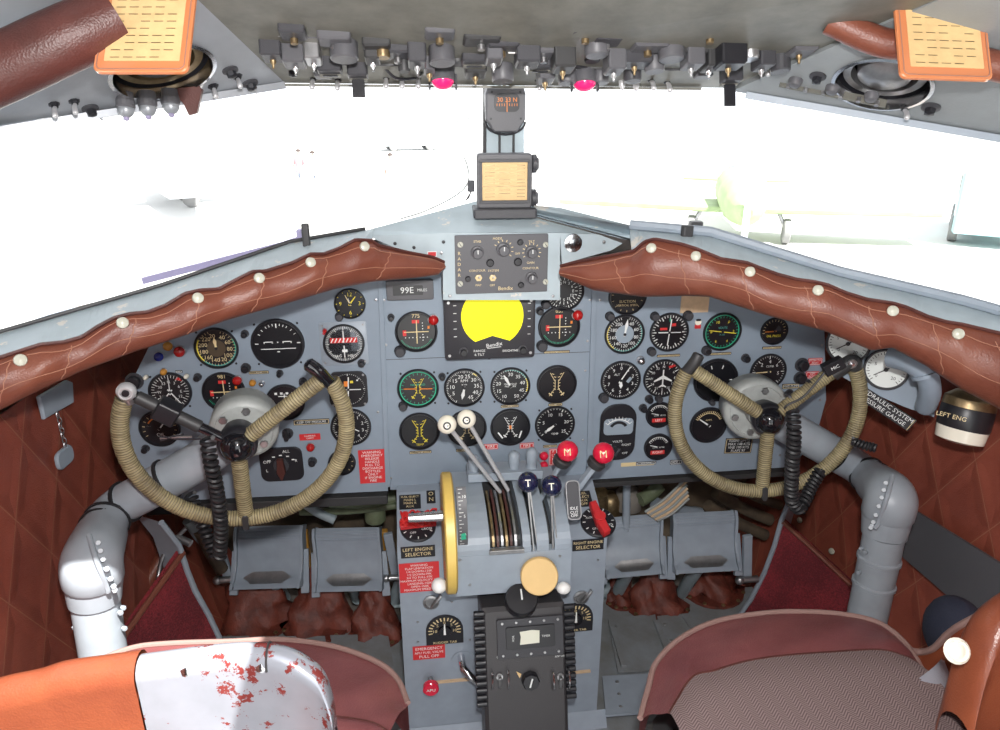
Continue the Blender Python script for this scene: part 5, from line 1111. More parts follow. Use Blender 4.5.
# ================================================================ PEDALS, FLOOR, FOOTWELL
def pedal(tl, tr, br, bl, t, label):
    """rudder pedal: a curved plate between two flanges on a stem that goes down to the floor"""
    A, B, C_, D = T(*tl, t+.02), T(*tr, t+.02), T(*br, t), T(*bl, t); o = (A+B+C_+D)/4; root = thing('rudder_pedal', label, 'pedal', o, group='grey rudder pedals'); iv = Mx.Translation(-o)
    w = ((B-A)+(C_-D)).normalized(); hgt = ((A+B)-(C_+D))/2; H = hgt.length; hv = hgt.normalized(); nn = w.cross(hv).normalized(); nn = -nn if nn.y > 0 else nn; W_ = ((B-A).length+(C_-D).length)/2
    F = iv @ (Mx.Translation(o) @ Mx((w, hv, nn)).transposed().to_4x4())
    prof = []
    for i in range(15):
        s = i/14; y = -H/2+H*s; z = -.020*sin(pi*s)**1.0+.006*(s < .08)+.0; prof.append((y, z+(-.018*((s-.78)/.22)**2 if s > .78 else 0)))
    vs = []; n = len(prof)
    g = MB(F)
    for x in (-W_/2+.004, W_/2-.004):
        for y, z in prof: vs.append((x, y, z))
        for y, z in prof: vs.append((x, y, z-.004))
    m = 2*n; fs = [[i, i+1, m+i+1, m+i][::-1] for i in range(n-1)]+[[n+i, n+i+1, m+n+i+1, m+n+i] for i in range(n-1)]+[[0, m, m+n, n][::-1], [n-1, 2*n-1, m+2*n-1, m+n-1][::-1]]
    g.add(vs, fs, 'pedal_grey', True); g.build('foot_plate', root)
    g = MB(F)
    for k in range(4): yy = H/2-.010-k*.007; zz = interp(prof, yy); g.box((0, yy, zz+.002), (W_*.94, .0032, .005), 'pedal_grey')
    g.build('tread', root)
    for s in (-1, 1):
        g = MB(F); q = [(y, z+.010) for y, z in prof]+[(y, z-.028) for y, z in prof[::-1]]; xx = s*W_/2
        g.prism(q, xx-.0035, xx+.0035, 'pedal_grey', .001, Mx(((0, 0, 1, 0), (1, 0, 0, 0), (0, 1, 0, 0), (0, 0, 0, 1)))); g.build('side_flange', root)
    g = MB(F); rows = [[V((x, y, interp(prof, y)+.0008)) for x in [W_*(-.36+.72*i/10)*(1-.35*abs(j-2)/2) for i in range(11)]] for j, y in enumerate([-H*.42+H*.045*j for j in range(5)])]
    g.grid(rows[::-1] if 0 else rows, 'steel', True); g.build('worn_patch', root)
    g = MB(iv); c = o-hv*H*.3-nn*.03; f = V((c.x, c.y+.12, .20)); g.tube([c, f], .017, 'pipe_grey', 16); g.build('stem', root)
    g = MB(iv)
    for s in (-1, 1): g = MB(iv); a = o+w*(s*W_*.52)-nn*.03; g.bar(a+hv*H*.1, a-hv*H*.62+w*s*.004, .012, .02, 'pedal_grey', up=(1, 0, 0)); g.build('hanger', root)
    return root
pedal((233, 527), (302, 526), (298, 587), (234, 590), 1.80, 'leftmost rudder pedal, partly under the left wheel rim'); pedal((312, 529), (378, 528), (381, 590), (316, 592), 1.80, 'second rudder pedal from the left with a bright worn patch')
pedal((607, 518), (662, 514), (663, 573), (607, 579), 1.80, 'third rudder pedal, right beside the pedestal'); pedal((674, 514), (738, 511), (738, 570), (677, 574), 1.80, 'rightmost rudder pedal, worn dark along its lower edge')
def strut(name, pts, r, m, label, cat='pipe', grp=None, n=12):
    o = V(pts[0]); g = MB(Mx.Translation(-o)); g.tube(pts, r, m, n); t = g.build(name, None, o); return tag(t, label, cat, grp)
strut('push_rod', [T(381, 560, 1.95), T(383, 606, 1.98)], .012, 'pipe_green', 'short green rod between the second pedal and the pedestal')
strut('push_rod', [T(300, 560, 1.9), T(308, 625, 1.9)], .010, 'pipe_green', 'thin green rod between the two left pedals')
strut('pipe', [P3(627, 478, .17), P3(626, 530, .17)], .010, 'paint_grey', 'upright grey pipe behind the third pedal')
strut('torque_tube', [T(385, 600, 2.0), T(612, 590, 2.02)], .022, 'pipe_grey', 'thick grey tube passing behind the pedestal foot')
strut('push_rod', [T(666, 560, 1.95), T(668, 600, 1.98)], .010, 'pipe_green', 'thin green rod between the two right pedals')
for (px, py, w, h, lab) in ((304, 556, 12, 58, 'ochre metal bracket between the two left pedals'), (384, 545, 9, 34, 'ochre metal bracket right of the second pedal')):
    p = T(px, py, 1.93); u = 1.93/FPX; g = MB(); g.box((0, 0, 0), (w*u, h*u, .02), 'ochre_metal', r=.003); t = g.build('bracket', None, p, FACE); tag(t, lab, 'bracket', 'ochre brackets by the pedals')
for (px, py, lab) in ((222, 552, 'grey toe link left of the leftmost pedal'), (392, 550, 'grey toe link beside the pedestal'), (748, 552, 'grey toe link right of the rightmost pedal')):
    p = T(px, py, 1.82); t = thing('toe_link', lab, 'link', p, group='grey toe links'); g = MB(); g.bar((-.008, 0, .05), (.006, 0, -.075), .012, .022, 'paint_grey'); g.build('arm', t); g = MB(); g.tube([(-.02, -.012, -.075), (.03, -.012, -.075)], .009, 'steel', 10); g.sph(.012, 'steel', 12, (-.018, -.012, -.075)); g.build('pivot', t)
# gaiters around the pedal stems
def gaiter(px, py, w, h, t, label, seed, tilt=0):
    random.seed(seed); c = T(px, py, t); c.z = .205; s = t/FPX; rows = []; K = 28; H = h*s*.78; Wd = w*s/2
    for j in range(9):
        q = j/8; rr = (1-q)**.8*.75+.25; row = []
        for i in range(K+1):
            a = 2*pi*(i % K)/K; k = 1+.20*sin(a*3+seed+q*4)+.13*sin(a*5-q*9+seed*2)+.09*sin(a*8+q*13)+.07*sin(q*17+seed); row.append(V((Wd*rr*k*cos(a)+tilt*q, Wd*.75*rr*k*sin(a)+.06*q, H*q+.012*sin(a*4+j*1.7+seed))))
        rows.append(row)
    tp2 = sum(rows[-1][:-1], V())/K; rows.append([tp2+V((0, 0, .004))+(p-tp2)*.05 for p in rows[-1]])
    g = MB(); g.grid(rows[::-1], 'leather_worn', False); gt = thing('leather_gaiter', label, 'gaiter', c, group='crumpled leather gaiters on the floor'); b = g.build('gaiter', gt); b.data.polygons.foreach_set('use_smooth', [True]*len(b.data.polygons))
    g = MB(); g.prism([(Wd*1.15*cos(2*pi*i/20)*(1.1 if i % 5 == 0 else 1), Wd*1.0*sin(2*pi*i/20)) for i in range(20)], -.004, .004, 'leather_worn'); g.build('base_flap', gt)
    for i in range(5):
        a = pi+pi*(i+.5)/5; g = MB(Mx.Translation((Wd*1.12*cos(a), Wd*.9*sin(a), .004))); g.lathe([(.006, 0), (.005, .003), (.0001, .004)], 'old_brass', 12); g.build('stud', gt)
gaiter(258, 622, 66, 85, 1.92, 'crumpled brown gaiter at the foot of the leftmost pedal', 1); gaiter(318, 622, 60, 80, 1.90, 'crumpled brown gaiter at the foot of the second pedal', 2, .03)
gaiter(377, 628, 46, 75, 1.86, 'crumpled brown gaiter against the pedestal, left side', 3); gaiter(660, 604, 50, 66, 1.95, 'crumpled brown gaiter between the two right pedals, its toe pointing aft', 4)
gaiter(714, 588, 52, 66, 2.02, 'crumpled brown gaiter at the foot of the rightmost pedal', 5, -.02); gaiter(622, 600, 26, 40, 1.98, 'flat brown gaiter hidden beside the pedestal, right side', 6)
# raised heel plates of the copilot's and pilot's floor
def plate(name, quad, z, m, label, ribs=()):
    P = [PZ(x, y, z) for x, y in quad]; o = sum(P, V())/4; t = thing(name, label, 'floor plate', o, group='grey heel plates on the floor'); g = MB(Mx.Translation(-o)); slab(g, P[::-1], V((0, 0, -1)), .006, m); g.build('sheet', t)
    for q_ in (.18, .5, .82): g = MB(Mx.Translation(P[0].lerp(P[3], q_)*.88+P[1].lerp(P[2], q_)*.12-o+V((0, 0, .0005)))); g.lathe([(.004, 0), (.003, .0015), (.0001, .002)], 'steel', 10); g.build('rivet', t)
    for a, b in ribs: g = MB(Mx.Translation(-o)); g.bar(PZ(*a, z)+V((0, 0, .004)), PZ(*b, z)+V((0, 0, .004)), .014, .008, m, up=(0, 0, 1)); g.build('rib', t)
plate('heel_plate', [(608, 618), (655, 614), (668, 668), (618, 672)], .215, 'floor_grey', 'grey heel plate nearest the right side of the pedestal', [((612, 628), (624, 668))]); plate('heel_plate', [(657, 616), (700, 612), (742, 668), (670, 668)], .216, 'floor_grey', 'ribbed grey heel plate in front of the copilot seat', [((656, 622), (672, 664)), ((684, 616), (700, 640))])
plate('heel_plate', [(602, 676), (720, 670), (735, 705), (606, 715)], .23, 'paint_grey', 'pale grey plate edge between pedestal and copilot seat'); plate('heel_plate', [(330, 635), (388, 634), (400, 700), (345, 700)], .217, 'floor_grey', 'grey heel plate left of the pedestal')
plate('heel_plate', [(215, 636), (325, 636), (335, 690), (200, 690)], .214, 'floor_grey', 'grey heel plate mostly hidden by the pilot seat')
# carpeted kick boards on each side of the footwell
def board(side, pts, edge, A, n, label, trim):
    n = V(n).normalized(); A = V(A); P = [PL(x, y, A, n) for x, y in pts]; o = P[0].copy(); t = thing('kick_board', label, 'carpet board', o, group='maroon carpeted kick boards'); iv = Mx.Translation(-o); g = MB(iv)
    nn = n if n.dot(CAM-o) > 0 else -n
    nrm = (P[1]-P[0]).cross(P[2]-P[0]); Q = P if nrm.dot(nn) > 0 else P[::-1]
    slab(g, Q, -nn, .012, 'carpet_maroon'); g.build('carpet', t)
    g = MB(iv); E = [PL(x, y, A, n) for x, y in edge]; w = [p+(-nn)*.07+V((0, 0, .0)) for p in E]
    g.grid([[a+nn*.004 for a in E], [a+nn*.003+(b-a)*.02 for a, b in zip(E, w)], w], 'paint_grey', True); g.tube([p+nn*.003 for p in E], .006, 'paint_grey', 8); g.build('edge_frame', t)
    g = MB(iv); g.tube([PL(x, y, A, n)+nn*.005 for x, y in trim], .006, 'leather_brown', 8); g.build('leather_binding', t)
board(-1, [(112, 650), (182, 550), (186, 570), (194, 590), (208, 615), (219, 645), (221, 665), (112, 672)], [(160, 522), (178, 545), (186, 570), (194, 590), (208, 615), (222, 645)], (-.62, -.02, .4), (.9, -.55, 0), 'maroon carpeted kick board left of the pedals, an iron rod leaning across it', [(112, 650), (140, 610), (182, 551)])
board(1, [(782, 520), (852, 584), (849, 618), (738, 618), (752, 600), (765, 572), (775, 545)], [(790, 500), (782, 520), (775, 545), (765, 572), (752, 598), (738, 618)], (.70, .12, .4), (-.8, -.6, 0), 'maroon carpeted kick board right of the pedals, beside the copilot seat', [(784, 521), (818, 552), (852, 584)])
strut('control_rod', smooth_path([T(186, 528, 1.52), T(166, 550, 1.51), T(158, 580, 1.48), T(154, 634, 1.47)], 8), .0045, 'steel', 'thin bent steel rod leaning in front of the left kick board', 'rod')
g = MB(); g.tube([V((-.012, 0, .008)), V((.016, -.01, -.004))], .008, 'steel', 10); tag(g.build('rod_clamp', None, T(184, 540, 1.52)), 'small steel clamp on the upper end of the bent rod', 'clamp')
strut('leather_strap', [T(105, 655, 1.6), T(172, 540, 1.70)], .016, 'leather_brown', 'padded leather edge running down behind the left kick board', 'trim')
# things seen under the panel
random.seed(11)
for (x0, y0, x1, y1, r, m, lab) in ((400, 505, 300, 512, 4, 'pipe_green', 'green hydraulic pipe low under the left plate'), (330, 500, 395, 498, 8, 'pipe_green', 'thick olive pipe under the left seam'), (600, 492, 600, 512, 9, 'old_brass', 'brownish fitting right of the lever gate'),
        (640, 500, 660, 485, 8, 'pipe_green', 'olive valve body under the right plate'), (655, 505, 700, 515, 9, 'paint_grey', 'grey cross pipe above the right pedals'), (715, 492, 770, 520, 7, 'wood_brown', 'brown plank lying under the right plate'), (708, 505, 765, 535, 7, 'wood_brown', 'lower brown plank behind the rightmost pedal'), (733, 484, 780, 505, 6, 'wood_brown', 'upper brown plank under the right plate'),
        (335, 520, 300, 500, 5, 'pipe_grey', 'grey pipe slanting under the left plate'), (200, 530, 222, 570, 7, 'wood_brown', 'brown plank left of the leftmost pedal'), (188, 520, 208, 545, 6, 'pipe_grey', 'grey pipe behind the coiled cords'), (420, 520, 395, 600, 8, 'pipe_grey', 'grey pipe hidden beside the pedestal')):
    pa, pb = P3(x0, y0, .22), P3(x1, y1, .24); strut('pipe' if 'plank' not in lab else 'plank', smooth_path([pa, pa.lerp(pb, .5)+V((0, 0, -.006)), pb], 5), r*.0023, m, lab, 'pipe' if 'plank' not in lab else 'plank')
for k in range(7):
    a, b = P3(645+k*2, 512+k*1.5, .14), P3(686+k*.5, 478+k*3.4, .16); strut('cable', smooth_path([a, a.lerp(b, .5)+V((0, 0, -.01)), b], 6), .0035, ('wire_grey', 'tape_beige')[k % 2], '%s pale cable from the top in the bundle under the right plate' % ('first', 'second', 'third', 'fourth', 'fifth', 'sixth', 'lowest')[k], 'cable', 'cable bundle under the right plate')
for (x, y, r, m, lab) in ((628, 500, 15, 'lining', 'dark canister under the right plate beside the pedestal'), (610, 505, 12, 'old_brass', 'brown canister behind the right fuel selector'), (375, 512, 11, 'pipe_green', 'olive canister above the second pedal'), (690, 530, 13, 'lining', 'dark canister behind the right pedals')):
    p = P3(x, y, .26); g = MB(); g.lathe([(r*.0016, -.03), (r*.0024, -.022), (r*.0024, .02), (r*.0018, .032), (r*.0008, .036), (.0001, .036)], m, 20); tag(g.build('canister', None, p), lab, 'canister', 'canisters under the panel')
g = MB(); a, b = P3(150, 505, .03), P3(388, 494, .03); g.bar(a, b, .05, .020, 'dark_metal', up=(0, 0, 1)); t = tag(g.build('under_panel_rail', None), 'dark rail fixed under the left plate', 'rail')
g = MB(); a, b = P3(590, 480, .03), P3(795, 468, .03); g.bar(a, b, .05, .012, 'dark_metal', up=(0, 0, 1)); t = tag(g.build('under_panel_rail', None), 'dark rail fixed under the right plate', 'rail')

# ================================================================ SIDE WALL FITTINGS
# right: hydraulic gauge plate
gp0 = T(884, 371, 1.33); gn = V((-.62, -.75, .12)).normalized(); gx = V((0, 0, 1)).cross(gn).normalized(); GF = frame(gp0, gn, gx); GI = GF.inverted()
def gl(px, py): q = GI @ PL(px, py, gp0, gn); return q.x, q.y
t = thing('gauge_plate', 'grey side plate with holes carrying the two white hydraulic gauges', 'plate', M=GF)
g = MB(); g.prism([gl(*p) for p in ((838, 330), (932, 362), (938, 378), (934, 418), (905, 408), (868, 392), (832, 372))][::-1], -.012, -.006, 'panel_grey'); g.build('sheet', t)
for (px, py, wx, lab) in ((848, 344, 30, 'white-faced hydraulic gauge half covered by the pad end'), (886, 370, 31, 'white-faced hydraulic gauge fully in view on the right side plate')):
    x, y = gl(px, py); r = (gl(px, py-21)[1]-gl(px, py+21)[1])/2; h = thing('hydraulic_gauge', lab, 'gauge', M=GF @ Mx.Translation((x, y, -.0055)), group='white hydraulic pressure gauges'); bz = bezel(r, 'round', 'dark_grey'); bz.build('bezel', h)
    g = MB(); g.disc(r*.9, .0016, 'dial_white'); g.build('dial_face', h); g = MB()
    for i in range(28): a = R(225-270*i/27); g.rect(r*.78*cos(a), r*.78*sin(a), r*(.16 if i % 3 == 0 else .08), r*.03, .0022, 'black', a)
    for i, s in enumerate(('0', '5', '10', '15', '20')): a = R(225-270*i/4); g.text(s, r*.22, r*.52*cos(a), r*.52*sin(a), .0022, 'black')
    g.build('dial_markings', h); g = MB(); g.prism([(-.0012, -.006), (.0012, -.006), (.0006, r*.6), (-.0006, r*.6)], .003, .0036, 'black', M=Mx.Rotation(2.2, 4, 'Z')); g.cyl(r*.1, .003, .005, 'black', 12); g.build('needle', h)
x, y = gl(884, 408); d = V((*gl(904, 420), 0))-V((*gl(866, 395), 0)); F = GF @ Mx.Translation((x, y, -.0058)) @ Mx.Rotation(math.atan2(d.y, d.x), 4, 'Z')
t = thing('placard', 'slanted black plate lettered HYDRAULIC SYSTEM PRESSURE GAUGE under the white gauge', 'placard', M=F); g = MB(); g.box((0, 0, .0006), (.112, .026, .0012), 'black', r=.001); g.build('plate', t)
g = MB(); g.text('HYDRAULIC SYSTEM', .0115, 0, .006, .0015, 'mark_white'); g.text('PRESSURE GAUGE', .0115, 0, -.006, .0015, 'mark_white'); g.rect(.0535, 0, .001, .024, .0015, 'mark_cream'); g.build('lettering', t)
o = T(900, 362, 1.22); t = thing('vent_duct', 'stubby grey bent duct on the right side wall, under the leather pad', 'duct', o); g = MB(Mx.Translation(-o)); g.tube(smooth_path([T(892, 356, 1.24), T(912, 362, 1.21), T(926, 374, 1.20), T(930, 392, 1.22), T(925, 408, 1.26)], 7), [.020]*14+[.017]*14+[.015], 'panel_grey', 20); g.build('tube', t)
g = MB(Mx.Translation(-o)); g.lathe([(.018, -.004), (.0225, -.003), (.0225, .003), (.018, .004)], 'panel_grey', 20, frame(T(926, 375, 1.20), T(930, 390, 1.2)-T(922, 368, 1.2))); g.build('clamp_ring', t)
o = PX(966, 416, .80); t = thing('oxygen_regulator', 'brown and black round regulator lettered LEFT on the right wall', 'regulator', M=frame(o, (-.75, -.6, .25), (.5, -.6, 0)) @ Mx.Scale(1.18, 4))
X = Mx.Rotation(0, 4, 'Z'); g = MB(Mx.Rotation(-pi/2, 4, 'X') @ Mx.Translation((0, .0, -.04))); g.lathe([(.020, 0), (.032, .004), (.034, .022)], 'ivory', 32); g.build('lower_cap', t)
g = MB(Mx.Rotation(-pi/2, 4, 'X') @ Mx.Translation((0, 0, -.018))); g.lathe([(.034, 0), (.035, .003), (.035, .030), (.034, .032)], 'black', 32); g.build('band', t); g = MB(); g.text('LEFT ENG', .009, -.012, -.002, .0353, 'mark_cream'); g.build('lettering', t)
g = MB(Mx.Rotation(-pi/2, 4, 'X') @ Mx.Translation((0, 0, .014))); g.lathe([(.035, 0), (.034, .012), (.022, .022), (.012, .026), (.010, .034), (.0001, .036)], 'old_brass', 32); g.build('upper_cap', t)
# left wall bracket with chain
o = PX(58, 397, -.772); t = thing('wall_latch', 'grey rounded bracket with a short hanging chain on the left wall', 'bracket', M=frame(o, (1, -.1, 0), (0, 1, 0))); g = MB(); g.prism([(-.06, -.016), (.03, -.024), (.040, .012), (.026, .022), (-.06, .026)], 0, .008, 'paint_grey', .002); g.build('plate', t)
for k in range(7): g = MB(Mx.Translation((-.022+.002*(k % 2), -.026-k*.010, .006)) @ Mx.Rotation(pi/2*(k % 2), 4, 'Y')); g.tube([(.0035*cos(a), .0062*sin(a), 0) for a in [2*pi*i/10 for i in range(11)]], .0011, 'steel', 5, caps=False); g.build('chain_link', t)
g = MB(Mx.Translation((-.028, -.105, 0))); g.prism(rrect(.05, .034, .012, 4), 0, .008, 'paint_grey', .002); g.build('lower_plate', t)
g = MB(); rows = [[T(px, py, tt) for px, py, tt in r] for r in ([(910, 500, 1.55), (1010, 548, 1.35)], [(912, 552, 1.52), (1010, 612, 1.33)])]; a, b, c, d = rows[0][0], rows[0][1], rows[1][1], rows[1][0]
def wx(p): return V((.865, p.y, p.z))
q = [PX(x, y, .865) for x, y in ((902, 503), (1010, 570), (1010, 650), (900, 555))]; o = q[0]; g = MB(Mx.Translation(-o)); slab(g, q, V((1, 0, 0)), .006, 'mid_grey'); tag(g.build('map_pocket', None, o), 'flat olive grey strip panel on the right quilted wall behind the column', 'panel')
for (px, py, wh) in ((832, 551, 'beside the top edge of the right kick board'), (804, 444, 'showing through the right wheel'), (800, 520, 'below the end of the right coiled cord')):
    p = PX(px, py, .855); g = MB(frame((0, 0, 0), (-1, -.3, 0), (0, 1, 0))); g.lathe([(.008, 0), (.007, .004), (.0001, .006)], 'button_ivory', 16); tag(g.build('snap_button', None, p), 'ivory snap button on the right wall, '+wh, 'button', 'snap buttons of the right wall')

# ================================================================ SEATS
def seat(A, B, ex, label, z=.72, fabric=True, yb=-.82):
    """cushion: piping curve A (front edge), seam curve B where the leather band ends"""
    PA = [PZ(x, y, z) for x, y in A]; PB = [PZ(x, y, z+.018) for x, y in B]; o = V((sum(p.x for p in PA)/len(PA), min(p.y for p in PA), .2)); root = thing('seat', label, 'seat', o, group='crew seats'); iv = Mx.Translation(-o)
    n = 60
    def res(P, s):
        s *= len(P)-1; i = min(int(s), len(P)-2); return P[i].lerp(P[i+1], s-i)
    PA2 = smooth_path(PA, 6); PB2 = smooth_path(PB, 6); top = []; K = 9
    for j in range(K+1):
        q = j/K; top.append([res(PA2, i/n).lerp(res(PB2, i/n), q)+V((0, 0, .020*sin(pi*q*.5)+.003*sin(i*.5+q*6)*sin(pi*q))) for i in range(n+1)])
    g = MB(iv); g.grid(top[::-1] if 0 else top, 'leather_rose', True)
    side = [[p+V((0, 0, -.09*q)) for p in top[0]] for q in (0, .5, 1)]; g.grid(side[::-1], 'leather_dark' if 0 else 'leather_rose', True); g.build('leather_band', root)
    back = [V((p.x, yb, p.z-.01)) for p in top[-1]]; fr = []; uv = []
    for j in range(11):
        q = j/10; row = [a.lerp(b, q)+V((0, 0, .012*sin(pi*min(1, q*4+.1)*.5))) for a, b in zip(top[-1], back)]; fr.append(row); uv.append([(p.x, p.y) for p in row])
    g = MB(iv); g.grid(fr, 'herringbone' if fabric else 'leather_rose', True, uv); g.build('cushion_top', root)
    g = MB(iv); g.tube([p+V((0, 0, .003)) for p in top[0]], .0042, 'piping_tan', 8); g.build('piping', root)
    g = MB(iv); g.tube([p+V((0, 0, .001)) for p in top[-1]], .0022, 'leather_dark', 6); g.build('seam', root)
    x0 = min(p.x for p in PA); x1 = max(p.x for p in PA); yf = max(p.y for p in PA)
    g = MB(iv); g.box(((x0+x1)/2, (yf+yb)/2-.03, .56), (x1-x0-.08, abs(yb-yf)-.08, .12), 'dark_metal', r=.03); g.build('seat_pan', root)
    for sx in (x0+.07, x1-.07):
        g = MB(iv); g.tube([(sx, yf-.12, .50), (sx, yf-.12, .20)], .014, 'steel', 10); g.build('leg', root); g = MB(iv); g.tube([(sx, yb+.08, .50), (sx, yb+.08, .20)], .014, 'steel', 10); g.build('leg', root)
    return root
seatR = seat([(640, 720), (648, 690), (656, 664), (680, 640), (715, 623), (760, 615), (800, 613), (845, 616), (880, 625), (905, 645), (922, 672), (935, 705)],
     [(668, 725), (690, 690), (712, 683), (741, 674), (770, 669), (800, 666), (830, 664), (858, 662), (880, 662), (898, 667), (915, 676), (932, 706)], 1, 'copilot seat with a rose leather front band and herringbone cloth centre')
seatL = seat([(60, 700), (90, 668), (130, 650), (170, 645), (230, 643), (282, 641), (334, 648), (376, 663), (397, 680), (408, 705)],
     [(70, 740), (100, 735), (140, 730), (180, 728), (230, 727), (280, 727), (320, 728), (350, 731), (375, 736), (390, 745)], -1, 'pilot seat of dusty rose leather with a worn bare-metal and orange backrest', fabric=False, yb=-.70)
# pilot seat back close to the camera: leather sleeve over a metal rim, worn
TB = [(-40, 700), (0, 684), (40, 675), (66, 667), (108, 661), (160, 654), (222, 646), (264, 645), (292, 651), (310, 661), (324, 674), (333, 700), (336, 730)]
tb = .74; PT = smooth_path([T(x, y+14, tb) for x, y in TB], 6); root = seatL; iv = Mx.Translation(-seatL.location)
def backloft(i0, i1, m, name, r=.017, drop=.30, k=9):
    g = MB(iv); rows = []
    for p in PT[i0:i1]:
        row = []
        for j in range(k+1):
            a = pi*1.05*j/k-.02; row.append(p+V((0, -r*cos(a)*1.0*-1, r*sin(a)*1.0)))
        row = [p+V((0, r, -drop))]+row+[p+V((0, -r, -drop))]; rows.append(row)
    g.grid(rows, m, True); g.grid([r_[::-1] for r_ in rows], m, True) if 0 else None
    return g.build(name, root)
i1 = int(len(PT)*.395); chipped('worn_back', (.36, .38, .43), (.26, .05, .045), .56, 26, .22)
MATS['worn_back'].node_tree.nodes['Principled BSDF'].inputs['Metallic'].default_value = .35
backloft(0, i1+1, 'leather_orange', 'backrest_sleeve', .0205, .22); backloft(i1, len(PT), 'worn_back', 'backrest_shell', .0165, .22)
for (px, py) in ((187, 668), (262, 664)):
    p = T(px, py, tb-.012); g = MB(iv @ frame(p, (0, -.75, .65), (1, 0, 0))); g.lathe([(.0075, -.004), (.0085, 0), (.006, .003), (.0001, .0045)], 'chrome', 18); g.build('backrest_rivet', root)
pj = PT[int(len(PT)*.60)]; g = MB(iv); g.tube([pj+V((0, .0172*cos(a), .0172*sin(a))) for a in [pi*j/10 for j in range(11)]], .0012, 'dark_metal', 6); g.build('backrest_seam', root)
# lower right: orange leather arm roll, webbing belt, navy bag
t = seatR; iv = Mx.Translation(-seatR.location)
g = MB(iv); pth = smooth_path([T(955, 735, .86), T(962, 700, .86), T(972, 664, .86), T(988, 632, .86), T(1020, 610, .86), T(1060, 610, .86)], 7)
rows = []
for p in pth: rows.append([p+V((.0, .022, -.35))]+[p+V((0, .026*cos(a), .026*sin(a))) for a in [pi*j/9 for j in range(10)]]+[p+V((0, -.026, -.35))])
g.grid(rows, 'leather_orange', True); g.build('backrest_sleeve', t)
p = T(957, 651, .835); g = MB(iv @ frame(p, (-.2, -.8, .55), (1, 0, 0))); g.lathe([(.013, -.004), (.015, 0), (.012, .003), (.010, .001), (.006, .005), (.0001, .007)], 'ivory', 20); g.build('rosette', t)
o = T(918, 668, 1.15); g = MB(Mx.Translation(-o)); a = smooth_path([T(906, 649, 1.12), T(920, 652, 1.12), T(934, 648, 1.10), (T(948, 634, 1.08)), T(966, 622, 1.06), T(1010, 600, 1.04)], 6); g.grid([[p, p+V((0, -.01, -.10)), p+V((.01, -.03, -.30))] for p in a][::-1], 'leather_orange', True); g.grid([[p+V((.0, .006, 0)), p+V((0, -.004, -.10)), p+V((.01, -.024, -.30))] for p in a], 'leather_orange', True); g.tube(a, .005, 'piping_tan', 8); tag(g.build('door_pocket', None, o), 'orange leather pocket with a stitched pale top edge, beside the copilot seat', 'pocket')
o = T(920, 682, .98); g = MB(Mx.Translation(-o)); a = smooth_path([T(888, 700, .99), T(912, 686, .98), T(934, 670, .97), T(944, 660, .99)], 6); g.grid([[p+V((0, 0, .0)), p+V((.008, -.01, -.022)), p+V((.014, -.018, -.044))] for p in a][::-1], 'webbing', True); g.grid([[p+V((0, .004, -.001)), p+V((.008, -.006, -.023)), p+V((.014, -.014, -.045))] for p in a], 'webbing', True); tag(g.build('seat_belt', None, o), 'grey woven seat belt lying by the copilot seat corner', 'belt')
o = T(955, 632, 1.18); g = MB(); g.sph(.055, 'cloth_navy', 20, (0, 0, 0), (.75, 1, 1.1)); g.sph(.035, 'cloth_navy', 16, (-.015, .0, -.05), (.9, 1, 1.2)) if 0 else None; tag(g.build('cloth_bag', None, o), 'dark navy cloth bag against the right wall above the orange pocket', 'bag')
# ================================================================ RADIO HEAD, CARD BOX, COMPASS
def HY(px, py, off=0): return PY(px, py, hy-off)
u = mpp(501, 264, hy); o = HY(501.5, 263.5, .001); t = thing('radar_control', 'dark grey radar control head with knobs set in the centre cowl', 'control unit', o, FACE)
def hl(px, py): p = HY(px, py, .001)-o; return p.x, p.z
g = MB(); g.box((0, 0, .003), (92*u, 58*u, .006), 'mid_grey', r=u); g.build('face_plate', t)
for (px, py, r, kind, nm) in ((477, 252, 6.6, 'k', 'knob'), (503, 249, 7, 'k', 'knob'), (531, 251.5, 6.4, 'k', 'knob'), (531, 277, 6.2, 'k', 'knob'), (489.7, 262, 3.8, 'd', 'lamp_cap'), (519.7, 241.5, 3, 'd', 'lamp_cap'), (517.3, 261, 4, 'd', 'lamp_cap'), (520.4, 284, 3, 'd', 'lamp_cap'), (467.6, 278, 2.8, 'd', 'lamp_cap')):
    g = MB(Mx.Translation((*hl(px, py), .006))); r *= u
    if kind == 'k': g.lathe([(r, 0), (r*.95, .003), (r*.72, .004), (r*.66, .014), (.0001, .0145)], 'mid_grey', 20); g.rect(0, r*.3, r*.14, r*.6, .0147, 'mark_white')
    else: g.lathe([(r, 0), (r, .0035), (r*.8, .005), (.0001, .0052)], 'black', 18)
    g.build(nm, t)
for (px, py) in ((478.3, 277), (492.4, 277)):
    g = MB(Mx.Translation((*hl(px, py), .006))); g.lathe([(3.6*u, 0), (3.6*u, .002), (2*u, .003)], 'mark_cream', 6, smooth=False); g.tube([(0, 0, .002), (.001, .004, .012)], .0016, 'bright_steel', 8); g.build('toggle', t)
for (px, py) in ((460, 244), (460, 283), (545, 244), (545, 281)): g = MB(Mx.Translation((*hl(px, py), .006))); g.lathe([(2.9*u, 0), (2.6*u, .002), (.0001, .0025)], 'button_ivory', 12); g.rect(0, 0, .6*u, 4*u, .0027, 'black', .6); g.build('screw', t)
g = MB()
for i, c in enumerate('RADAR'): g.text(c, 4.6*u, *hl(459, 253+i*5.4), .0063, 'mark_cream')
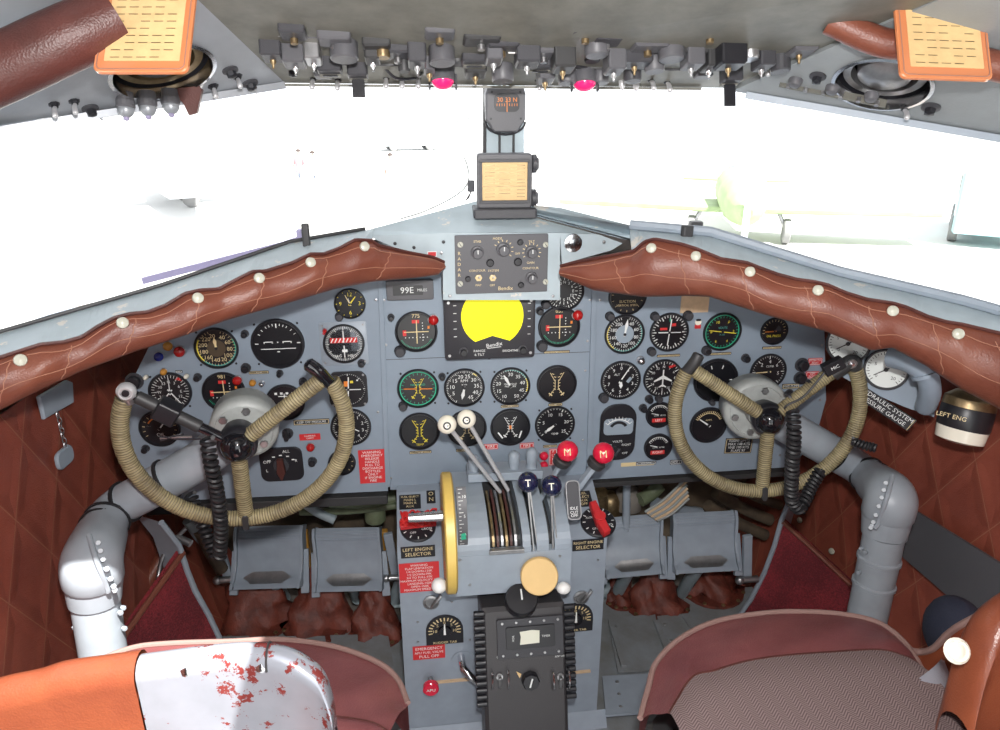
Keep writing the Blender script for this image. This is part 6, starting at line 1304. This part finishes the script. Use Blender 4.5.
for s, px, py, z in (('STAB', 477, 241, 3.2), ('MODE', 497, 238, 3.2), ('TILT', 531, 241, 3.2), ('GAIN', 530, 262, 3.2), ('CONTOUR', 530, 267.5, 3.2), ('CONTOUR', 477, 270, 3.2), ('SYSTEM', 493, 270, 3.2), ('MAP', 478, 284.5, 3), ('OFF', 492, 284.5, 3), ('OFF', 517, 253, 3), ('Bendix', 505, 287.5, 5.4)): g.text(s, z*u, *hl(px, py), .0063, 'mark_cream')
for cx, cy, r0, a0, a1, n in ((503, 249, 9, -60, 130, 8), (531, 251.5, 8.5, -120, 120, 10)):
    x, y = hl(cx, cy)
    for i in range(n): a = R(90-(a0+(a1-a0)*i/(n-1))); g.rect(x+r0*u*cos(a), y+r0*u*sin(a), 2*u, .7*u, .0063, 'mark_cream', a)
g.build('lettering', t)
o = HY(573, 243, .002); g = MB(); r = 9.3*u; g.lathe([(r, 0), (r*.95, .003), (r*.62, .004), (r*.6, .0015), (r*.5, .0015), (r*.48, .009), (.0001, .010)], 'chrome', 32); g.rect(0, 0, r*.1, r*.5, .0103, 'black'); tag(g.build('key_lock', None, o, FACE), 'round chrome key lock on the right wing of the centre cowl', 'lock')
o = HY(432, 254, .0015); t = thing('placard', 'tiny white-edged red label on the left wing of the centre cowl', 'placard', o, FACE); g = MB(); g.box((0, 0, .0005), (9*u, 5.5*u, .001), 'mark_white'); g.box((0, 0, .0012), (7.6*u, 4*u, .0006), 'red_label'); g.build('plate', t)
for k, (px, py) in enumerate(((395, 243.5), (414, 247.5), (443.5, 242), (441.5, 253), (604, 242), (553, 296), (450, 296))):
    g = MB(); g.lathe([(.0032, 0), (.0028, .0015), (.0001, .002)], 'black' if k < 3 else 'steel', 10); tag(g.build('screw', hous, HY(px, py, .0012)-hous.location if 0 else HY(px, py, .0012), FACE), 'x', 'x') if 0 else g.build('screw', hous, HY(px, py, .0012), FACE)
# card box on the deck
dA, dB, dC = dk[0], dk[1], dk[4]; b0 = PL(504, 217, dA, (dB-dA).cross(dC-dA).normalized()); b0.z += .001; print('box', b0); u = (b0-CAM).dot(FW)/FPX; t = thing('card_box', 'dark grey box with a tan printed card, standing before the windshield post', 'card holder', b0, (0, 0, -.04))
g = MB(); g.box((0, 0, 5*u), (62*u, 36*u, 9*u), 'dark_grey', r=2*u); g.build('base', t)
g = MB(FR_(0, 0) if 0 else Mx.Rotation(pi/2, 4, 'X')); g.prism(rrect(54*u, 52*u, 3*u), -.014, .014, 'mid_grey', .002, Mx.Translation((0, 35*u, 0))); g.build('case', t)
g = MB(Mx.Translation((0, -.014, 0)) @ Mx.Rotation(pi/2, 4, 'X')); w_, h_ = 44*u, 36*u; cy = 35*u
for (x, y, a, b) in ((0, cy+h_/2+1.5*u, w_+6*u, 3*u), (0, cy-h_/2-1.5*u, w_+6*u, 3*u), (-w_/2-1.5*u, cy, 3*u, h_), (w_/2+1.5*u, cy, 3*u, h_)): g.box((x, y, .002), (a, b, .004), 'dark_grey')
g.build('window_frame', t)
MATS['paper_tan'].node_tree.nodes['Principled BSDF'].inputs['Emission Strength'].default_value = 0
g = MB(Mx.Translation((0, -.0145, 0)) @ Mx.Rotation(pi/2, 4, 'X')); g.box((0, cy, 0), (w_, h_, .001), 'paper_tan', r=.001)
for i in range(10):
    y = cy+h_*.42-i*h_*.092
    if i == 6: g.rect(0, y, w_*.96, 1*u, .0007, 'old_brass'); continue
    for x, q in ((-.33, .22), (.36, .18), (0, .25 if i % 3 else 0)):
        if q: g.rect(x*w_, y, q*w_, .8*u, .0007, 'old_brass')
g.build('printed_card', t)
for py in (18, 51):
    g = MB(Mx.Translation((27*u, -.004, py*u)) @ Mx.Rotation(pi/2, 4, 'Y')); g.cyl(9*u, 0, 4.5*u, 'dark_grey', 12, ch=.001); g.cyl(6*u, 4.5*u, 6.5*u, 'mid_grey', 12); g.build('hinge_knob', t)
# compass hanging at the top of the post
c0 = V((tp_.x, tp_.y-.055, 0)); d = ray(505, 109); tt = (c0.y-CAM.y)/d.y; cc = CAM+d*tt; u = tt/FPX; t = thing('magnetic_compass', 'dark grey magnetic compass with orange figures on the windshield post', 'compass', cc, FACE)
oc = [(-18, 20), (18, 20), (20, 14), (20, -10), (12, -22), (-12, -22), (-20, -10), (-20, 14)]
g = MB(); g.prism([(x*u, y*u) for x, y in oc][::-1], -.05, .012, 'mid_grey', .003); g.build('case', t)
g = MB(); g.prism(rrect(25*u, 17*u, 5*u, 4), .012, .014, 'dial_black', 0, Mx.Translation((1*u, 6*u, 0))); g.build('window', t)
g = MB(); 
for s, x in (('30', -6), ('33', 2), ('N', 9)): g.text(s, 6*u, x*u, 8.5*u, .0143, 'mark_orange')
for i in range(9): g.rect((-9+i*2.5)*u, 4*u, .6*u, 2.5*u, .0143, 'mark_orange')
g.rect(1*u, 3*u, .8*u, 11*u, .0145, 'mark_orange'); g.build('dial_markings', t)
g = MB(); g.tube([(20*u*cos(a), -12*u+12*u*sin(a), .008) for a in [pi+pi*i/12 for i in range(13)]], .0022, 'wire_black', 8); g.build('strap', t)
for x, y in ((-14, 16), (14, 16), (-15, -9), (15, -9), (-2, 22), (4, 22)): g = MB(Mx.Translation((x*u, y*u, .012))); g.cyl(.0022, 0, .0015 if y < 20 else .01, 'old_brass' if y > 20 else 'black', 8); g.build('screw', t)
strut('cable', smooth_path([T(470, 118, 1.36), T(457, 122, 1.37), T(457, 140, 1.38), T(467, 165, 1.40), T(468, 182, 1.42), T(455, 196, 1.45), T(425, 211, 1.46), T(400, 219, 1.46)], 8), .0016, 'wire_grey', 'thin grey cable looping down left of the windshield post', 'cable')
strut('cable', smooth_path([T(527, 122, 1.38), T(528, 132, 1.38), T(521, 148, 1.38), T(514, 158, 1.38)], 8), .0014, 'wire_grey', 'short grey cable at the right of the compass', 'cable')
o = T(471, 186, 1.42); g = MB(); g.box((0, 0, 0), (.014, .012, .022), 'dark_grey', r=.003); 
t = thing('cable_clamp', 'small dark clamp with frayed wires left of the card box', 'clamp', o); g.build('block', t)
for k in range(3): g = MB(); g.tube([(0, -.004, -.01), (-.006-.003*k, -.006, -.024-.002*k)], .0012, 'wire_black', 6); g.build('wire_end', t)
# wipers outside the glass
for on, off, pts, rr, m, lab, nm in ((onL, .14, [(142, 281), (282, 245), (300, 239)], .0052, 'purple_strip', 'purplish wiper blade outside the left windshield pane', 'wiper_blade'), (onR, .13, [(692, 231), (720, 240), (770, 251), (830, 268)], .004, 'dark_metal', 'dark wiper arm outside the right windshield pane', 'wiper_arm')):
    P = [on(x, y, off) for x, y in pts]; t = thing('windshield_wiper', lab, 'wiper', P[0]); iv = Mx.Translation(-P[0]); g = MB(iv)
    for a, b in zip(P, P[1:]): g.bar(a, b, rr*1.2, rr*2, m)
    g.build('blade', t); g = MB(iv); q = P[-1] if nm == 'wiper_blade' else P[0]; g.box(tuple(q+V((.006, 0, .004))), (.022, .02, .026), 'purple_strip' if nm == 'wiper_blade' else 'dark_metal', r=.005); g.build('pivot', t)
g = MB(); q = onL(306, 236, .06); g.box((0, 0, 0), (.012, .012, .040), 'dark_metal', r=.003); tag(g.build('window_stop', None, q), 'small dark stop standing on the left sill near its inner end', 'bracket')
g = MB(); q = onR(687, 232, .075); g.box((0, 0, 0), (.020, .014, .022), 'dark_metal', r=.005); tag(g.build('window_stop', None, q), 'small dark stop standing on the right sill near its inner end', 'bracket')

# ================================================================ OVERHEAD HARDWARE
def ofr(px, py):
    """frame standing on the overhead panel at a measured spot, local z hanging down"""
    xl_ = 285-(83-py)*.95 if py < 83 else 285; xr_ = 735+(91-py)*2.2
    P, f = (OL, oL) if px < xl_ else (OR, oR) if px > xr_ else (OC, oC)
    p = f(px, py); return frame(p, P[1], (1, 0, 0)), (p-CAM).dot(FW)/FPX
ORD = ['first', 'second', 'third', 'fourth', 'fifth', 'sixth', 'seventh', 'eighth', 'ninth', 'tenth', 'eleventh', 'twelfth', 'thirteenth', 'fourteenth', 'fifteenth', 'sixteenth', 'seventeenth', 'eighteenth']
def over(name, px, py, label, cat, grp=None, vert=False):
    F, u = ofr(px, py)
    if vert: F = frame(F.to_translation(), (0, -.30, -1), (1, 0, 0))
    return thing(name, label, cat, M=F, group=grp), u
tog = [(54, 104), (74, 101), (213, 86), (237, 76), (313, 77), (338, 78), (386, 76), (402, 76), (418, 76), (538, 78), (651, 78), (667, 80), (764, 64), (905, 107)]
for i, (px, py) in enumerate(tog):
    t, u = over('toggle_switch', px, py, '%s overhead toggle switch from the left, a bare metal bat' % ORD[i], 'switch', 'overhead toggle switches')
    g = MB(); g.lathe([(5.5*u, 0), (5.5*u, .0012), (3.6*u, .0016), (3.4*u, .005), (2*u, .006)], 'black', 8, smooth=False); g.build('nut', t)
    L = .022; g = MB(); g.tube([(0, 0, .004), (0, .008, .012), (0, .013, L)], [1.7*u, 2.2*u, 2.7*u], 'bright_steel', 12); g.sph(2.7*u, 'bright_steel', 12, (0, .013, L)); g.build('bat', t)
for i, (px, py) in enumerate(((125, 97), (147, 96), (170, 94))):
    t, u = over('indicator_lamp', px, py, '%s of the three grey ribbed lamps under the left round opening' % ORD[i], 'lamp', 'ribbed lamps of the left overhead panel', True); g = MB()
    g.lathe([(8*u, -.006), (8.5*u, .004), (9*u, .006), (9*u, .014), (8*u, .016)], 'mid_grey', 16, smooth=False); g.build('socket', t); g = MB(); g.sph(8*u, 'brushed_metal', 18, (0, 0, .018)); g.sph(3*u, 'purple_strip', 12, (0, 0, .018+8*u)); g.build('lens', t)
for i, (px, py, r, lab) in enumerate(((90, 108, 8, 'flat black knob at the left of the ribbed lamps'), (230, 70, 8, 'black hex knob on the bright left overhead panel'), (250, 83, 8, 'black knob holding the curled steel strap'), (293, 69, 7, 'black knob just right of the left overhead panel edge'), (818, 76, 8, 'black hex knob on the dull right overhead panel'), (931, 107, 9, 'black hex knob near the right edge of the overhead panel'))):
    t, u = over('overhead_knob', px, py, lab, 'knob', 'black overhead knobs'); g = MB(); g.lathe([(r*u, 0), (r*u, .002), (r*.6*u, .004)], 'dark_grey', 20); g.build('base', t); g = MB(); g.lathe([(r*.62*u, .003), (r*.58*u, .011), (.0001, .013)], 'black', 6, smooth=False); g.build('cap', t)
t, u = over('glass_hook', 190, 88, 'dark red translucent hook hanging from the left overhead panel', 'hook', None, True); g = MB(); g.prism([(-11*u, 0), (10*u, 2*u), (12*u, -2*u), (4*u, -24*u), (-4*u, -26*u), (-8*u, -14*u), (-13*u, -8*u)], -.006, .006, 'leather_dark', .001, frame((0, 0, 0), (0, -1, .0), (1, 0, 0)) @ Mx.Rotation(0, 4, 'X')); g.build('hook', t); g = MB(); g.tube([(10*u, 0, .0), (16*u, 0, .014)], 2*u, 'steel', 8); g.build('pin', t)
t.matrix_world = Mx.Translation(t.matrix_world.to_translation())
def strap(px, py, pts, lab):
    F, u = ofr(px, py); t = thing('steel_strap', lab, 'strap', F.to_translation(), group='curled steel straps'); g = MB(); P = smooth_path([V((x*u, -.006, y*u)) for x, y in pts], 5)
    g.grid([[p+V((0, -.006, 0)), p+V((0, .006, 0))] for p in P], 'bright_steel', True); g.grid([[p+V((0, .006, -.0012)), p+V((0, -.006, -.0012))] for p in P], 'bright_steel', True); g.build('strip', t)
strap(255, 86, [(0, 2), (2, -8), (6, -17), (12, -19), (17, -12), (22, -5), (23, -9), (16, -18), (10, -21)], 'curled steel strap dangling right of the black knob'); strap(100, 112, [(0, 2), (2, -6), (10, -8), (18, -6), (24, -7)], 'short steel strap dangling left of the ribbed lamps')
def fixture(px, py, w, h, lab, m='mid_grey', ring=None, lens=None, flute=False, name='cockpit_light', cat='light'):
    t, u = over(name, px, py, lab, cat, None, True); r = w/2*u; L = h*u
    g = MB(); g.lathe([(r*.9, -.03), (r*.92, 0), (r, .002), (r, L), (r*.9, L+.002), (.0001, L+.002)], m, 18 if flute else 26, smooth=not flute); g.build('barrel', t)
    if ring: g = MB(Mx.Translation((0, 0, L*.35))); g.lathe([(ring*u, -.001), (ring*1.04*u, 0), (ring*u, .003), (r, .003), (r, -.001)], 'dark_metal', 36); g.build('flange', t)
    if lens: g = MB(Mx.Translation((0, 0, L))); g.sph(r*.92, lens, 22, (0, 0, 0), (1, 1, .75)); g.build('lens', t); g = MB(); [g.box((s*r*1.05, 0, L+.004), (.002, .006, .020), 'dark_grey') for s in (-1, 1)][:0]; g.box((r*1.06, 0, L+.002), (.003, .008, .022), 'dark_grey'); g.build('guard_arm', t); g = MB(); g.box((-r*1.06, 0, L+.002), (.003, .008, .022), 'dark_grey'); g.build('guard_arm', t)
    return t
fixture(442, 62, 25, 18, 'left map light with a magenta lens, left of the windshield post', lens='magenta_lens'); fixture(584, 64, 25, 18, 'right map light with a magenta lens, right of the windshield post', lens='magenta_lens')
for (px, py, w, h, m, ring, fl, lab) in ((441, 34, 26, 28, 'mid_grey', None, False, 'grey barrel above the left magenta light'), (457, 50, 16, 12, 'dark_metal', 25, False, 'dark barrel with a wide flat ring beside the left magenta light'), (502, 56, 22, 24, 'mid_grey', None, False, 'grey barrel directly above the compass'), (567, 62, 19, 20, 'mid_grey', None, False, 'grey barrel at the left of the right magenta light'),
        (600, 64, 17, 18, 'mid_grey', None, False, 'grey barrel at the right of the right magenta light'), (592, 48, 16, 12, 'dark_metal', 25, False, 'dark barrel with a wide flat ring above the right magenta light'), (596, 28, 24, 26, 'mid_grey', None, False, 'grey barrel above the right wide ring'), (632, 58, 18, 22, 'dark_grey', None, False, 'dark barrel over the two little glass bulbs'),
        (671, 32, 26, 26, 'mid_grey', None, False, 'wide grey barrel right of the little bulbs'), (780, 42, 20, 28, 'dark_grey', None, True, 'fluted dark knob at the right end of the centre panel'), (343, 30, 28, 28, 'mid_grey', None, False, 'grey barrel at the left end of the centre panel'), (382, 32, 14, 24, 'old_brass', None, False, 'brassy barrel left of the cream bats'), (403, 44, 12, 26, 'dark_metal', None, False, 'slim dark fuse post left of the left grey barrel'), (654, 44, 20, 26, 'mid_grey', None, False, 'grey barrel between the right lights'), (750, 36, 18, 22, 'steel', None, False, 'steel capped barrel left of the fluted knob')):
    fixture(px, py, w, h, lab, m, ring, None, fl, 'panel_fitting', 'fitting')
for i, (px, py) in enumerate(((622, 78), (636, 79))): t, u = over('glass_bulb', px, py, ('left', 'right')[i]+' of the two little clear bulbs under the dark barrel', 'bulb', None, True); g = MB(); g.lathe([(3.4*u, -.004), (3.4*u, .006), (3.2*u, .012), (1.6*u, .018), (.0001, .020)], 'bright_steel', 14); g.build('glass', t)
def guard(px, py, w, h, tail, lab):
    t, u = over('guarded_switch', px, py, lab, 'switch', 'guarded overhead switches', True); g = MB(); g.box((0, 0, h*u*.3), (w*u, .026, h*u), 'dark_grey', r=.003); g.build('body', t); g = MB(); g.box((0, -.006, h*u*.8+tail*u*.5), (w*.62*u, .004, tail*u), 'black', r=.001); g.build('guard', t); g = MB(); g.box((0, -.010, h*u*.8), (w*.9*u, .012, .004), 'overhead_cream', r=.001); g.build('hinge', t)
guard(357, 58, 20, 24, 18, 'boxy guarded switch with a black flap hanging, left side of the overhead'); guard(731, 58, 19, 30, 22, 'boxy guarded switch with a long black flap, right side of the overhead'); guard(329, 52, 24, 26, 2, 'boxy grey switch body beside the leftmost barrel'); guard(540, 46, 26, 28, 2, 'boxy grey switch body right of the compass barrel'); guard(474, 44, 26, 24, 2, 'boxy grey switch body left of the compass barrel')
def fork(px, py, lab):
    t, u = over('fork_switch', px, py, lab, 'switch', 'forked overhead switches', True); g = MB(); g.box((0, 0, .006), (17*u, .020, .024), 'mid_grey', r=.003); g.build('body', t); g = MB(); g.prism([(-8*u, 0), (8*u, 0), (2*u, -10*u), (1.8*u, -20*u), (-1.8*u, -20*u), (-2*u, -10*u)], -.003, .003, 'mid_grey', .0006, frame((0, -.004, .016), (0, -1, 0), (1, 0, 0)) @ Mx.Rotation(0, 4, 'Z')); g.build('fork_lever', t)
fork(323, 66, 'forked switch lever at the left of the centre overhead'); fork(703, 66, 'forked switch lever at the right of the centre overhead')
for i, (px, py) in enumerate(((511, 34), (612, 33), (693, 33))): t, u = over('tag_strip', px, py, '%s white tag hanging in the overhead from the left' % ORD[i], 'tag', 'white overhead tags', True); g = MB(); g.box((0, 0, .010), (7*u, .002, 24*u), 'white', r=.0008); g.build('tag', t)
for i, px in enumerate((796, 833, 872)):
    py = 80+(px-796)*.19; t, u = over('rail_knob', px, py, '%s grey knob on the slotted rail of the right overhead panel' % ORD[i], 'knob', 'knobs on the right overhead rail'); g = MB(); g.lathe([(7*u, 0), (7*u, .004), (5*u, .010), (.0001, .012)], 'mid_grey', 18); g.build('cap', t)
t, u = over('slotted_rail', 834, 92, 'pale slotted metal rail along the edge of the right overhead panel', 'rail'); F = t.matrix_world.inverted(); a, b = F @ oR(780, 83), F @ oR(886, 104); g = MB(); g.bar(a, b, .004, .012, 'overhead_cream', up=(0, 0, 1)); g.build('rail', t)
for k in range(6): p = a.lerp(b, (k+.5)/6); g = MB(Mx.Translation(p)); g.cyl(.004, -.002, .006, 'steel', 12); g.build('rail_screw', t)
BX = [(262, 280, 36, 52, 'dark_grey', 'squat dark'), (284, 303, 40, 58, 'mid_grey', 'pitted grey'), (305, 319, 38, 55, 'steel', 'steel-capped'), (365, 378, 36, 54, 'dark_metal', 'narrow black'), (408, 424, 34, 56, 'dark_grey', 'upright dark'), (424, 433, 50, 66, 'mid_grey', 'slim grey'), (466, 484, 56, 70, 'dark_metal', 'low black'), (486, 500, 34, 54, 'mid_grey', 'grey ribbed'), (516, 537, 34, 56, 'dark_grey', 'broad dark'), (538, 552, 56, 74, 'mid_grey', 'tilted grey'), (553, 572, 36, 60, 'dark_metal', 'deep black'), (606, 622, 38, 62, 'mid_grey', 'plain grey'), (622, 648, 40, 58, 'dark_grey', 'wide dark'), (684, 700, 36, 58, 'mid_grey', 'pale-edged grey'), (704, 716, 38, 60, 'dark_metal', 'thin black'), (718, 741, 30, 56, 'black', 'big black'), (756, 770, 40, 60, 'dark_grey', 'short dark'), (790, 812, 34, 48, 'mid_grey', 'end grey')]
for (x0, x1, y0, y1, m, ad) in BX:
    t, u = over('switch_housing', (x0+x1)/2, y0, '%s switch housing hanging under the overhead, %s of eighteen from the left' % (ad, ORD[[q_[0] for q_ in BX].index(x0)]), 'housing', 'overhead switch housings', True); h = (y1-y0)*u*1.4
    g = MB(); g.box((0, .0, h/2-.01), ((x1-x0)*u*1.15, .036, h+.02), m, r=.003); g.build('body', t); g = MB(); g.box((0, -.019, h*.45), ((x1-x0)*u*.7, .003, h*.5), ('mid_grey', 'dark_metal')[x0 % 2], r=.002); g.build('cover_plate', t)
    g = MB(Mx.Translation((0, -.006, h))); g.lathe([(.0045, 0), (.004, .004), (.002, .006), (.0018, .011), (.0001, .012)], ('steel', 'old_brass', 'chrome')[x0 % 3], 10); g.build('terminal_screw', t)
# wires and conduits crossing the centre overhead
random.seed(5)
for k in range(12):
    x0 = random.uniform(300, 700); y0 = random.uniform(5, 66); x1 = x0+random.uniform(-90, 90); y1 = y0+random.uniform(-14, 14)
    p, q = oC(x0, y0), oC(x1, y1); dn = OC[1]; strut('wire_run', smooth_path([p+dn*.004, p.lerp(q, .35)+dn*.016, p.lerp(q, .7)+dn*.012, q+dn*.004], 6), .0022, ('wire_black', 'wire_grey', 'steel')[k % 3], '%s wire run across the overhead centre' % (ORD[k]+' '+('black', 'grey', 'steel')[k % 3]), 'wire', 'wire runs of the overhead')
for k, (px, py) in enumerate([(292+i*35+(i % 3)*7, 16+(i % 4)*7) for i in range(13)]):
    t, u = over('terminal_block', px, py, '%s dark terminal block from the left, in the back row of the overhead' % ORD[k], 'terminal', 'dark overhead terminal blocks', True); g = MB(); w_ = 18+(k*7) % 12; w_ += 8; g.box((0, 0, .010), (w_*u, .034, .034), ('dark_grey', 'mid_grey', 'dark_metal')[k % 3], r=.003); g.build('block', t); g = MB(); g.cyl(4*u, .026, .034, ('old_brass', 'steel')[k % 2], 10, Mx.Translation((0, -.008, 0))); g.build('terminal_stud', t)
for (x0, y0, x1, y1, w_, m, lab) in ((300, 57, 480, 59, .018, 'dark_metal', 'dark equipment channel across the left of the overhead centre'), (530, 60, 735, 64, .018, 'dark_metal', 'dark equipment channel across the right of the overhead centre'), (300, 30, 735, 34, .03, 'mid_grey', 'long grey equipment channel behind the overhead fittings')):
    p, q = oC(x0, y0)+OC[1]*.006, oC(x1, y1)+OC[1]*.006; g = MB(Mx.Translation(-p)); g.bar(p, q, w_, .012, m, up=(0, 0, 1)); tag(g.build('equipment_channel', None, p), lab, 'channel')
# card pouches hanging at the top corners
def pouch(x0, x1, y0, y1, t_, lab, skew=0):
    A, B, C_, D = T(x0, y0, t_+.03), T(x1, y0+skew, t_+.03), T(x1, y1+skew, t_), T(x0, y1, t_); o = (A+B+C_+D)/4; w_ = (B-A); h_ = (A-D); n = w_.cross(h_).normalized(); n = -n if n.dot(CAM-o) < 0 else n; F = frame(o, n, w_.normalized()); W_, H_ = w_.length, h_.length
    t = thing('card_pouch', lab, 'card pouch', M=F, group='tan card pouches in the top corners'); g = MB(); g.prism(rrect(W_, H_, .008, 5), -.003, .003, 'orange_film', .001); g.build('pouch', t)
    g = MB(); g.box((.001, .004, .0034), (W_*.80, H_*.86, .0006), 'paper_tan', r=.001); g.build('printed_card', t); g = MB()
    for i in range(12):
        y = H_*.38-i*H_*.068
        for k in range(5): 
            if (i*5+k) % 7 != 3: g.rect((-.28+.14*k)*W_, y, W_*.10, .0011, .0039, 'old_brass')
    g.build('print', t); g = MB(); g.tube([(x, y, .0035) for x, y in rrect(W_*.93, H_*.95, .006, 4)+[rrect(W_*.93, H_*.95, .006, 4)[0]]], .0008, 'thread', 5); g.build('stitching', t)
pouch(102, 193, -30, 73, .80, 'tan stitched card pouch hanging over the left round opening', 0); pouch(896, 985, -30, 78, .88, 'tan stitched card pouch hanging over the right round opening', 3)
def roll(pts, r, m, lab):
    o = T(*pts[0]); g = MB(Mx.Translation(-o)); g.tube(smooth_path([T(*p) for p in pts], 6), r, m, 18); tag(g.build('leather_roll', None, o), lab, 'leather roll', 'leather rolls at the top corners')
roll([(-60, 95, .78), (0, 70, .79), (60, 42, .80), (115, 18, .82)], .034, 'leather_dark', 'dark red-brown leather roll at the top left corner'); roll([(830, 20, .95), (880, 42, .94), (925, 48, .93), (980, 62, .92), (1050, 80, .90)], .018, 'leather_brown', 'brown leather roll behind the right card pouch')

# ================================================================ OUTSIDE: the bright apron
GZ = -2.4
g = MB(); g.add([(-150, -60, GZ), (150, -60, GZ), (150, 260, GZ), (-150, 260, GZ)], [[0, 1, 2, 3]], 'apron_concrete'); o = g.build('ground'); o['kind'] = 'structure'
def airplane(px, py, yaw, m, lab, s=1.0):
    p = PZ(px, py, GZ); t = thing('airplane', lab, 'airplane', M=Mx.Translation(p) @ Mx.Rotation(yaw, 4, 'Z') @ Mx.Scale(s, 4), group='parked airplanes outside'); g = MB(); P = [(-4, 0, 1.1), (-3.7, 0, 1.25), (-2.2, 0, 1.35), (0, 0, 1.4), (2.2, 0, 1.3), (3.2, 0, 1.25), (3.6, 0, 1.2)]; g.tube(P, [.12, .22, .48, .72, .62, .45, .15], m, 18); g.build('fuselage', t)
    for sy in (-1, 1): g = MB(); g.prism([(1.3, 0), (-.6, 0), (-.3, sy*5.2), (.7, sy*5.2)][::sy], .85, 1.0, m, .03); g.build('wing', t); g = MB(); g.prism([(-3.0, 0), (-4.0, 0), (-3.9, sy*1.7), (-3.3, sy*1.7)][::sy], 1.25, 1.32, m, .02); g.build('tailplane', t); g = MB(Mx.Translation((.9, sy*1.3, .35)) @ Mx.Rotation(pi/2, 4, 'X')); g.cyl(.35, -.1, .1, 'tyre', 20); g.build('wheel', t); g = MB(); g.tube([(.9, sy*1.3, .35), (.8, sy*1.0, .95)], .06, 'steel', 8); g.build('strut', t)
    g = MB(); g.prism([(-3.0, 1.3), (-4.1, 1.2), (-4.2, 2.6), (-3.7, 2.6)], -.05, .05, m, .01, Mx.Rotation(pi/2, 4, 'X')); g.build('fin', t); g = MB(); g.sph(.5, 'van_teal', 16, (-.1, 0, 1.95), (1.7, .8, .8)); g.build('canopy', t)
    g = MB(); [g.box((3.72, 0, 1.2), (.05, .16, 2.2), 'hull_silver', M=Mx.Identity(4))]; g.build('propeller', t)
airplane(735, 236, -1.95, 'hull_olive', 'olive green parked airplane seen through the right windshield pane'); airplane(165, 205, .4, 'hull_silver', 'silver parked airplane far beyond the left windshield pane', .9)
def van(px, py, yaw, m, lab):
    p = PZ(px, py, GZ); t = thing('van', lab, 'van', M=Mx.Translation(p) @ Mx.Rotation(yaw, 4, 'Z'), group='vans parked on the apron'); g = MB(Mx.Rotation(pi/2, 4, 'X')); g.prism([(-2.3, .35), (2.3, .35), (2.35, 1.1), (1.6, 1.3), (1.0, 2.0), (-2.3, 2.0)], -.9, .9, m, .06); g.build('body', t)
    for sx in (-1.4, 1.4):
        for sy in (-.85, .85): g = MB(Mx.Translation((sx, sy, .36)) @ Mx.Rotation(pi/2, 4, 'X')); g.cyl(.36, -.12, .12, 'tyre', 18); g.build('wheel', t)
    g = MB(Mx.Rotation(pi/2, 4, 'X')); g.prism([(-1.9, 1.3), (1.35, 1.3), (.9, 1.85), (-1.9, 1.85)], -.91, .91, 'tyre', .01); g.build('windows', t)
van(985, 236, .9, 'van_teal', 'teal van at the far right seen through the glass'); van(410, 150, .2, 'van_pale', 'pale van far off left of the windshield post')
def person(px, py, yaw, top, legs, lab, reach=0):
    p = PZ(px, py, GZ); t = thing('person', lab, 'person', M=Mx.Translation(p) @ Mx.Rotation(yaw, 4, 'Z'), group='people standing on the apron')
    J = [((0, 0, .95), .15), ((0, 0, 1.2), .14), ((0, 0, 1.42), .13), ((0, 0, 1.52), .055), ((0, .01, 1.60), .075), ((0, .01, 1.70), .085), ((-.20, 0, 1.42), .06), ((-.26, .02, 1.12), .045), ((-.24, .10+reach, .90), .032), ((-.24, .13+reach, .82), .03), ((.20, 0, 1.42), .06), ((.26, .02, 1.12), .045), ((.24, .10, .90), .032), ((.24, .13, .82), .03),
         ((-.10, 0, .86), .095), ((-.12, .04, .48), .062), ((-.12, 0, .08), .042), ((-.12, .14, .04), .035), ((.10, 0, .86), .095), ((.13, .0, .48), .062), ((.13, -.06, .08), .042), ((.13, .08, .04), .035)]
    E_ = [(0, 1), (1, 2), (2, 3), (3, 4), (4, 5), (2, 6), (6, 7), (7, 8), (8, 9), (2, 10), (10, 11), (11, 12), (12, 13), (0, 14), (14, 15), (15, 16), (16, 17), (0, 18), (18, 19), (19, 20), (20, 21)]
    me = bpy.data.meshes.new('body'); me.from_pydata([j[0] for j in J], E_, []); me.materials.append(MATS['skin']); o = bpy.data.objects.new('body', me); COL.objects.link(o); o.parent = t
    m = o.modifiers.new('s', 'SKIN'); sk = me.skin_vertices[0].data if me.skin_vertices else None
    if sk is None:
        bm_ = __import__('bmesh').new(); bm_.from_mesh(me); bm_.verts.layers.skin.verify(); bm_.to_mesh(me); bm_.free(); sk = me.skin_vertices[0].data
    for i, j in enumerate(J): sk[i].radius = (j[1], j[1]*.8); sk[i].use_root = (i == 0)
    o.modifiers.new('u', 'SUBSURF').render_levels = 1
    g = MB(); g.tube(smooth_path([(0, 0, .88), (0, 0, 1.05), (0, 0, 1.25), (0, 0, 1.42), (0, 0, 1.50)], 3), [.18]*3+[.165]*3+[.18]*3+[.17]*3+[.08], top, 16)
    g.build('shirt', t)
    for sx in (-1, 1): g = MB(); g.tube([(sx*.15, 0, 1.44), (sx*.22, 0, 1.38), (sx*.27, .02, 1.16)], [.07, .075, .065], top, 12); g.build('sleeve', t); g = MB(); g.tube([(sx*.07, 0, .95), (sx*.11, .0, .82), (sx*.125, .03 if sx < 0 else 0, .48), (sx*.125, 0 if sx < 0 else -.05, .08)], [.13, .12, .085, .07], legs, 12); g.build('trouser_leg', t)
    g = MB(); g.sph(.105, 'hair', 16, (0, -.015, 1.72), (1, 1, .95), a0=-10); g.build('hair', t)
person(302, 193, 2.9, 'cloth_red', 'cloth_blue', 'person in a red shirt and blue trousers seen through the left pane'); person(316, 196, 3.4, 'cloth_pale', 'cloth_blue', 'person in a pale shirt right of the red shirt, far outside'); person(392, 200, 2.4, 'cloth_pale', 'cloth_pale', 'person in pale clothes standing alone nearest the windshield post', .1)
